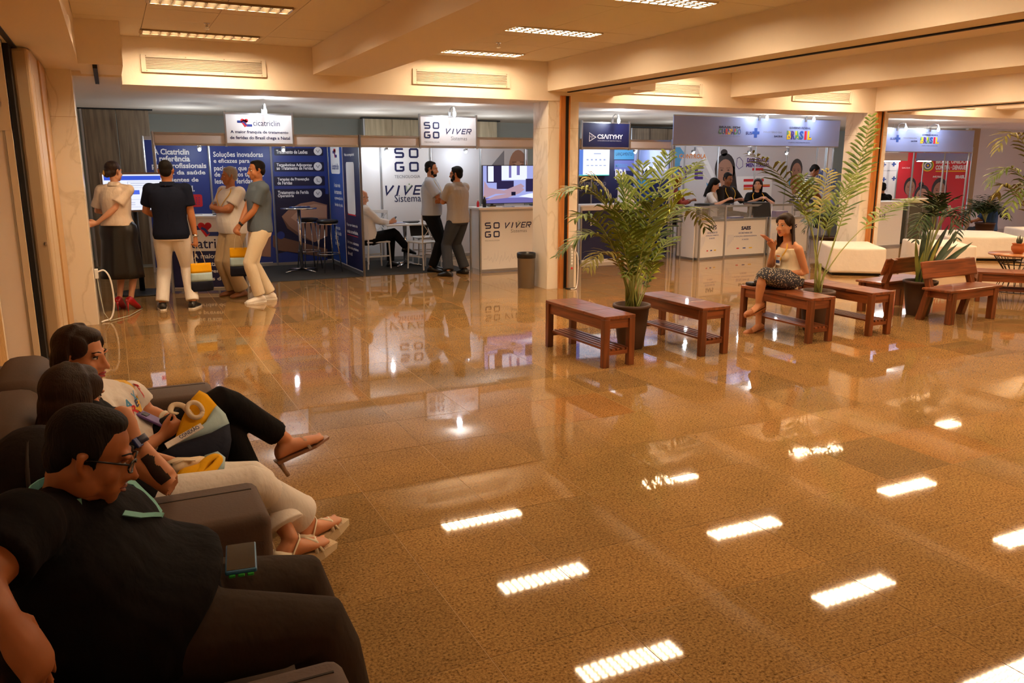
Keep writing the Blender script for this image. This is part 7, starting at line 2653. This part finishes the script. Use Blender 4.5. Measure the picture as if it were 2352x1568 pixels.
# grey-haired man with folded arms
J = std_pose(1.37, 11.14, 205, 1.66, foot_gap=.10, lean=-.02)
Rr, Fr = J['R'], J['F']
arms(J, J['neck'] - Z * .27 + Fr * .20 - Rr * .08, J['neck'] - Z * .24 + Fr * .23 + Rr * .09, poleR=Rr + Fr * .1 - Z * .9, poleL=-Rr + Fr * .1 - Z * .9)
t, b, P, R = figure('person', 'grey-haired man with folded arms, white T-shirt and khaki trousers', J, S_TAN, bulk=1.1, belly=.05, voxel=.009, hf=V((-.98, -.15, -.08)), handR=dict(D=-Rr * .8 - Fr * .35 + Z * .1, N=-Fr, curl=.5), handL=dict(D=Rr * .8 - Fr * .45, N=-Fr, curl=.6))
garment_top(t, b, J, C_WHITE, .010, .66, .018, t0=-.14, collar=False, name='t_shirt', flare=.015)
garment_legs(t, b, J, C_KHAKI, .010, .022, wide=1.25, wide_low=1.8)
shoes(t, J, M_BROWN_SHOE, .008)
hair_short(t, P, R, 1.02, H_GREY, .006, .02)
lanyard(t, b, M_YELLOWSTRAP, False, .5, .03, .014)

# young man in slate polo
J = std_pose(1.62, 10.56, 188, 1.74, foot_gap=.07, lean=-.03)
Rr, Fr = J['R'], J['F']
J['anR'] = J['anR'] + Fr * -.10; J['anL'] = J['anL'] + Fr * .08
for s_ in 'RL':
    J['kn' + s_], J['an' + s_] = ik(J['hip' + s_], J['an' + s_], .445, .435, Fr)
arms(J, J['pelvis'] + Z * .02 + Fr * .24 + Rr * .03, J['pelvis'] + Z * .04 + Fr * .25 - Rr * .03, poleR=-Fr + Rr * .4, poleL=-Fr - Rr * .4)
t, b, P, R = figure('person', 'young man in slate polo, cream trousers and white sneakers, hands clasped', J, S_TAN, voxel=.009, hf=V((-.99, -.12, -.06)), handR=dict(D=Fr * .5 - Rr * .5 - Z * .6, N=-Fr, curl=.6), handL=dict(D=Fr * .4 + Rr * .5 - Z * .7, N=-Fr, curl=.6))
garment_top(t, b, J, C_SLATE, .010, .7, .015, t0=-.12)
garment_legs(t, b, J, C_CREAM, .010, .018, wide=1.05, wide_low=1.4)
shoes(t, J, M_WSHOE, .008, sole=M_WSHOE)
hair_short(t, P, R, 1.0, H_DARK, .006, .025)
part(MB().tube([J['wrL'] + (J['elL'] - J['wrL']).normalized() * .03, J['wrL']], .031, n=14), 'wrist_watch', M_BLACK, t, True)
tote('tote bag hanging from the clasped hands of the young man in slate polo', J['wrR'] + V((-.02, .10, -.28)), .24, .36, Fr.cross(Z) * .3 + Fr, strap_top=J['wrR'] + V((-.03, .06, -.07)), D=.05)

# ================================================================== PEOPLE IN THE WHITE STAND
J = std_pose(3.76, 13.16, 0, 1.66, seat=.43, lean=-.16)
Rr, Fr = J['R'], J['F']
J['knR'] = J['hipR'] + Fr * .42 + Z * .10 + Rr * -.06; J['anR'] = J['knR'] + Fr * .22 - Z * .26 - Rr * .02; J['dR'] = Fr + Z * -.25; J['uR'] = V((.3, 0, 1))
J['knL'] = J['hipL'] + Fr * .40 + Z * .02; J['anL'] = V((J['knL'].x - .02, J['knL'].y, .09))
arms(J, J['pelvis'] + Fr * .34 + Z * .24 + Rr * .04, J['pelvis'] + Fr * .34 + Z * .22 - Rr * .05, poleR=Rr * .5 - Z, poleL=-Rr * .5 - Z)
t, b, P, R = figure('person', 'bald man in white shirt seated cross-legged, looking at a phone', J, S_LIGHT, voxel=.009, hf=V((.95, 0, -.3)), hu=V((.3, 0, .95)), handR=dict(D=Fr + Z * .2, N=V((0, .8, .4)), curl=.8), handL=dict(D=Fr, N=V((0, -.8, .4)), curl=.8))
garment_top(t, b, J, C_WHITE, .010, 1.86, .016, t0=-.04)
garment_legs(t, b, J, C_BLACK, .010, .02)
shoes(t, J, M_BSHOE, .008)
hb = MB(); hb.ell(P(0, -.055, .0), (.074, .052, .05), R); [hb.ell(P(sg * .066, -.02, .012), (.014, .035, .028), R) for sg in (-1, 1)]
blended(hb, 'hair', H_GREY, t, .006, 2)
pc = (J['wrR'] + J['wrL']) / 2 + Fr * .10 + Z * .04
t = thing('smartphone', 'dark phone held by the seated bald man', 'phone', pc)
M = Matrix.Translation(pc) @ Matrix.Rotation(.6, 4, 'Y')
part(MB().rbox(-.01, -.036, -.07, -.002, .036, .07, r=.003, M=M), 'case', M_BLACK, t); part(MB().box(-.0115, -.032, -.064, -.01, .032, .064, M=M), 'screen', MATS['phone_glass'], t)

J = std_pose(4.58, 12.40, -28, 1.74, foot_gap=.10)
Rr, Fr = J['R'], J['F']
arms(J, J['neck'] - Z * .26 + Fr * .30 - Rr * .02, J['neck'] - Z * .30 + Fr * .26 - Rr * .10, poleR=Rr * .8 - Z, poleL=-Rr - Z)
t, b, P, R = figure('person', 'bearded man in pale blue shirt and black trousers talking with raised hands', J, S_TAN, bulk=1.08, belly=.03, voxel=.009, hf=V((.85, -.5, -.1)), handR=dict(D=-Rr * .7 + Fr * .6 + Z * .2, N=-Fr * .3 + Z * -.6, curl=.5), handL=dict(D=Rr * .6 + Fr * .6, N=Z, curl=.6))
garment_top(t, b, J, C_LBLUE, .010, .78, .018, t0=-.06)
garment_legs(t, b, J, C_BLACK, .010, .018, wide=1.1)
shoes(t, J, M_BSHOE, .008)
hair_short(t, P, R, 1.0, H_DARK, .006, .015)
hb = MB(); hb.ell(P(0, .052, -.085), (.044, .042, .035), R); [hb.ell(P(sg * .055, .02, -.05), (.014, .03, .04), R) for sg in (-1, 1)]
blended(hb, 'beard', H_DARK, t, .006, 2)
lanyard(t, b, M_YELLOWSTRAP, True, .42, .03)

J = std_pose(4.80, 11.80, 118, 1.66, foot_gap=.15, lean=.02)
Rr, Fr = J['R'], J['F']
J['anL'] = J['anL'] - Rr * .10
arms(J, J['pelvis'] + Z * .24 + Fr * .24 - Rr * .08, J['pelvis'] + Z * .27 + Fr * .26 + Rr * .06, poleR=Rr - Fr * .3 - Z * .3, poleL=-Rr - Fr * .3 - Z * .3)
t, b, P, R = figure('person', 'man in grey shirt and dark jeans seen from behind in front of the white stand', J, S_TAN, bulk=1.05, voxel=.009, hf=V((-.75, .6, -.05)))
garment_top(t, b, J, C_GREYSH, .010, .74, .018, t0=-.16, flare=.015)
garment_legs(t, b, J, C_JEANS, .010, .022, wide=1.2, wide_low=1.5)
shoes(t, J, M_BSHOE, .008)
hair_short(t, P, R, 1.03, H_DARK, .006, .02)
hb = MB(); hb.ell(P(0, .05, -.085), (.046, .042, .036), R); [hb.ell(P(sg * .058, .02, -.05), (.014, .03, .045), R) for sg in (-1, 1)]
blended(hb, 'beard', H_DARK, t, .006, 2)
part(MB().tube([P(-.058, .085, .01), P(-.078, .04, .012), P(-.08, -.01, .01)], .003, n=6), 'glasses', gm, t)

# ================================================================== STAFF IN THE MINISTRY STAND
M_STRIPE = mat('striped_knit', '17151a', rough=.9)
nt, bs = nodes_of(M_STRIPE)
tc = nt.nodes.new('ShaderNodeTexCoord'); wv = nt.nodes.new('ShaderNodeTexWave'); wv.bands_direction = 'Z'; wv.inputs['Scale'].default_value = 8
rp = nt.nodes.new('ShaderNodeValToRGB'); rp.color_ramp.interpolation = 'CONSTANT'; e_ = rp.color_ramp.elements
e_[0].position, e_[0].color = 0, (*lin('17151a'), 1); e_[1].position, e_[1].color = .5, (*lin('d9cfc0'), 1)
nt.links.new(tc.outputs['Object'], wv.inputs[0]); nt.links.new(wv.outputs[0], rp.inputs[0]); nt.links.new(rp.outputs[0], bs.inputs['Base Color'])
def staff(label, px, py, y, az, skin, hair, top, fem, hf, sleeve, long_, hands, legs_mat=C_JEANS, lan=True, seat=None, reach=.34, lean=.06, k=1.68, hl=.3):
    hd = VY(px, py, y)
    J = std_pose(hd.x, hd.y, az, k, fem, seat=.5, lean=lean)
    sh = V((hd.x - J['head'].x, 0, hd.z - J['head'].z))
    z_seat = sh.z
    for q, v in J.items():
        if isinstance(v, Vector) and q not in ('F', 'R', 'F2', 'R2', 'dR', 'dL'):
            J[q] = v + sh
    for q in 'RL':
        J['an' + q].z = max(.10, J['kn' + q].z - .43)
    Rr, Fr = J['R'], J['F']
    wz = 1.03 if hands == 'counter' else J['pelvis'].z + .2
    wr = [J['pelvis'] + Fr * reach + Rr * .1 * sg for sg in (1, -1)]
    for w_ in wr:
        w_.z = wz
    arms(J, wr[0], wr[1], poleR=Rr - Z * .7 - Fr * .2, poleL=-Rr - Z * .7 - Fr * .2)
    t, b, P, R = figure('person', label, J, skin, fem, voxel=.011, hf=hf, handR=dict(N=V((0, 0, -1)), curl=.4), handL=dict(N=V((0, 0, -1)), curl=.4))
    garment_top(t, b, J, top, .011, sleeve, .016, collar=not fem)
    garment_legs(t, b, J, legs_mat, .011, .018)
    shoes(t, J, M_BSHOE, .010)
    if long_:
        hair_long(t, P, R, 1.02, hair, .008, hl, seed=int(px))
    else:
        hair_short(t, P, R, 1.0, hair, .007, .02)
    if lan:
        lanyard(t, b, M_YELLOWSTRAP, True, .40, .03)
    # stool under the person
    st = thing('stool', 'stool under the ' + label.split(' behind')[0].split(' with')[0].split(',')[0], 'stool', (J['pelvis'].x, J['pelvis'].y, 0))
    zt = J['pelvis'].z - .115
    MB().lathe([(0, zt - .05), (.16, zt - .05), (.17, zt - .02), (.16, zt), (0, zt)], n=20, close=False).build('seat', MATS['black_vinyl'], st, True)
    for k_ in range(4):
        a = PI / 4 + k_ * PI / 2
        MB().tube([(.12 * math.cos(a), .12 * math.sin(a), zt - .05), (.2 * math.cos(a), .2 * math.sin(a), 0)], .011, n=6).build('leg', M_CHROME, st)
    return t
H_BLK = H_DARK
staff('woman in white blouse with long dark hair behind the glass counter', 1637, 424, 12.72, -60, S_LIGHT, H_BLK, C_WHITE, True, V((.6, -.6, -.4)), .9, True, 'counter')
staff('smiling man in dark jacket with lanyard behind the glass counter', 1668, 411, 12.75, -80, S_BROWN, H_BLK, cloth_mat('jacket_dark', '2a2522'), False, V((.1, -.95, -.3)), 1.9, False, 'counter', k=1.74)
staff('woman in black dress with long dark hair beside the laptop', 1736, 424, 12.72, -110, S_LIGHT, H_BROWN, C_BLACK, True, V((-.7, -.6, .05)), .9, True, 'counter', legs_mat=S_LIGHT)
staff('person in red patterned blouse and golden headscarf behind the palm', 1552, 418, 12.85, -45, S_BROWN, mat('gold_scarf', 'b08030', rough=.5, bump=.5, bscale=20), cloth_mat('red_pattern', '9a4a44'), True, V((.5, -.6, -.6)), 1.7, False, 'counter', lan=False)
staff('person in striped top leaning behind the right end of the glass counter', 1862, 392, 12.9, -30, S_BROWN, H_BLK, M_STRIPE, False, V((.6, -.5, -.6)), .8, False, 'counter', lan=False, lean=.3)
staff('man with short dark hair in black shirt at the far white counter', 2030, 432, 12.75, 80, S_TAN, H_BLK, C_BLACK, False, V((.2, .95, -.2)), .8, False, 'lap', lan=False)
staff('grey-haired person in blue shirt behind the dark palm bush', 2281, 462, 12.2, 100, S_TAN, H_GREY, cloth_mat('blue_shirt', '3c5a86'), False, V((.1, .95, -.2)), .8, False, 'lap', lan=False)

# ================================================================== WOMAN ON THE BENCH WITH A PHONE
Y0 = 6.30
J = dict(k=.96, F=V((-1, 0, 0)), R=V((0, 1, 0)), bow=V((.02, 0, 0)))
J['pelvis'] = V((6.26, Y0, .55)); J['neck'] = VY(1812, 552, Y0)
J['shR'] = VY(1800, 572, Y0 + .17); J['shL'] = VY(1834, 572, Y0 - .16)
J['hipR'] = V((6.24, Y0 + .09, .53)); J['hipL'] = V((6.24, Y0 - .09, .53))
J['head'] = VY(1802, 518, Y0)
J['knL'] = VY(1752, 632, Y0 - .10); J['knR'] = VY(1748, 640, Y0 + .08)
J['anL'] = VY(1742, 694, Y0 - .04); J['anR'] = VY(1742, 742, Y0 + .02)
J['dL'] = V((-.93, -.1, -.25)); J['uL'] = V((-.25, 0, 1)); J['dR'] = V((-.95, -.1, -.12)); J['uR'] = V((-.12, 0, 1))
J['elR'], J['wrR'] = ik(J['shR'], VY(1776, 572, Y0 + .02), .27, .24, V((0, .4, -1)))
J['elL'], J['wrL'] = ik(J['shL'], VY(1800, 628, Y0 - .10), .27, .24, V((1, -.3, -.4)))
S_W3 = skin_mat('skin_w3', 'c78a62')
t, b, P, R = figure('person', 'woman with long brown hair on the bench, holding a phone before her face', J, S_W3, True, voxel=.007, hf=V((-.97, -.18, -.03)), hu=V((-.05, 0, 1)), handR=dict(D=V((-.5, .1, .85)), N=V((-.6, -.6, -.3)), curl=.8), handL=dict(D=V((-.9, .2, -.15)), N=V((0, .3, -1)), curl=.4), feet_skin=True, lipc='a84a44')
garment_top(t, b, J, C_CREAM, .008, 0, .012, t0=.02, t1=.84, name='halter_top', collar=False)
mb = MB()
mb.rings([b.ring(tt, .018) for tt in (-.2, -.12, -.04, .04, .12)])
for q in 'RL':
    mb.tube([J['hip' + q], J['hip' + q].lerp(J['kn' + q], .5), J['kn' + q] + V((.02, 0, 0)), J['kn' + q].lerp(J['an' + q], .12)], [.105, .10, .082, .078], n=16)
mb.tube([J['hipL'].lerp(J['hipR'], .5), J['knL'].lerp(J['knR'], .5) + V((.03, 0, -.01))], [.10, .07], n=16)
sk_m = mat('patterned_skirt', '3a3b44', rough=.8)
nt, bs = nodes_of(sk_m)
tc = nt.nodes.new('ShaderNodeTexCoord'); vo = nt.nodes.new('ShaderNodeTexVoronoi'); vo.inputs['Scale'].default_value = 55
rp = nt.nodes.new('ShaderNodeValToRGB'); e_ = rp.color_ramp.elements
e_[0].position, e_[0].color = .28, (*lin('c9bca4'), 1); e_[1].position, e_[1].color = .36, (*lin('34353f'), 1)
nt.links.new(tc.outputs['Object'], vo.inputs[0]); nt.links.new(vo.outputs['Distance'], rp.inputs[0]); nt.links.new(rp.outputs[0], bs.inputs['Base Color'])
blended(mb, 'skirt', sk_m, t, .009, 4)
hair_long(t, P, R, 1.0, H_BROWN, .006, .40, seed=3, m_light=H_LIGHT, wave=.012, back=.04, out=.02)
lanyard(t, b, M_YELLOWSTRAP, True, .36, .035, .02)
M_TANSHOE = mat('tan_shoe', 'a9683c', rough=.45)
for q in 'RL':
    A, d, u = J['an' + q], J['d' + q].normalized(), J['u' + q]
    u = (u - d * u.dot(d)).normalized(); l = d.cross(u); S0 = A - u * .082
    prof = [(-.075, .004), (-.072, -.01), (.05, -.012), (.12, -.010), (.22, -.006), (.225, .006), (.12, .002), (.0, .004)]
    half = [.024, .024, .028, .042, .010, .008, .040, .030]
    sd = part(MB().rings([[S0 + d * a + u * z_ + l * h_ * sg for (a, z_), h_ in zip(prof, half)] for sg in (-1, -.5, .5, 1)]), 'shoe', M_TANSHOE, t)
    mb = MB(); mb.ell(S0 + d * .15 + u * .02, (.072, .042, .03), Matrix((d, l, u)).transposed()); mb.ell(S0 + d * .195 + u * .01, (.035, .02, .018), Matrix((d, l, u)).transposed())
    part(mb, 'toe_cap', M_TANSHOE, sd, True)
    part(MB().tube([S0 + d * .12 + l * .04, S0 + d * .11 + u * .05, S0 + d * .12 - l * .04], .010, n=8, scale2=.5), 'bow', M_TANSHOE, sd, True)
    part(MB().tube([S0 + d * .06 + l * .036 + u * .02, S0 - d * .06 + l * .026 + u * .045, S0 - d * .08 + u * .045, S0 - d * .06 - l * .026 + u * .045, S0 + d * .06 - l * .036 + u * .02], .005, n=6), 'strap', M_TANSHOE, sd, True)
    part(MB().tube([S0 - d * .055, S0 - d * .05 - u * .05], [.02, .013], n=8), 'heel', M_TANSHOE, sd)
pc = VY(1762, 548, Y0 - .0)
t = thing('smartphone', 'pinkish phone held up by the woman on the bench', 'phone', pc)
M = Matrix.Translation(pc) @ Matrix.Rotation(-1.0, 4, 'Y')
part(MB().rbox(-.005, -.037, -.075, .005, .037, .075, r=.004, M=M), 'case', mat('pink_case', 'd08a78', rough=.4), t)
part(MB().box(.005, -.033, -.07, .006, .033, .07, M=M), 'screen', MATS['phone_glass'], t)
t = thing('sunglasses_case', 'small black pouch on the bench beside the seated woman', 'pouch', (6.03, 6.57, .446))
MB().rbox(-.05, -.06, 0, .05, .05, .035, r=.015, seg=3).build('body', M_BLACK, t, True)
MB().box(-.045, -.062, .015, .045, -.059, .02).build('zip', M_ALU, t)
# ================================================================== finish: bake the blended bodies and clothes
finish_remesh()
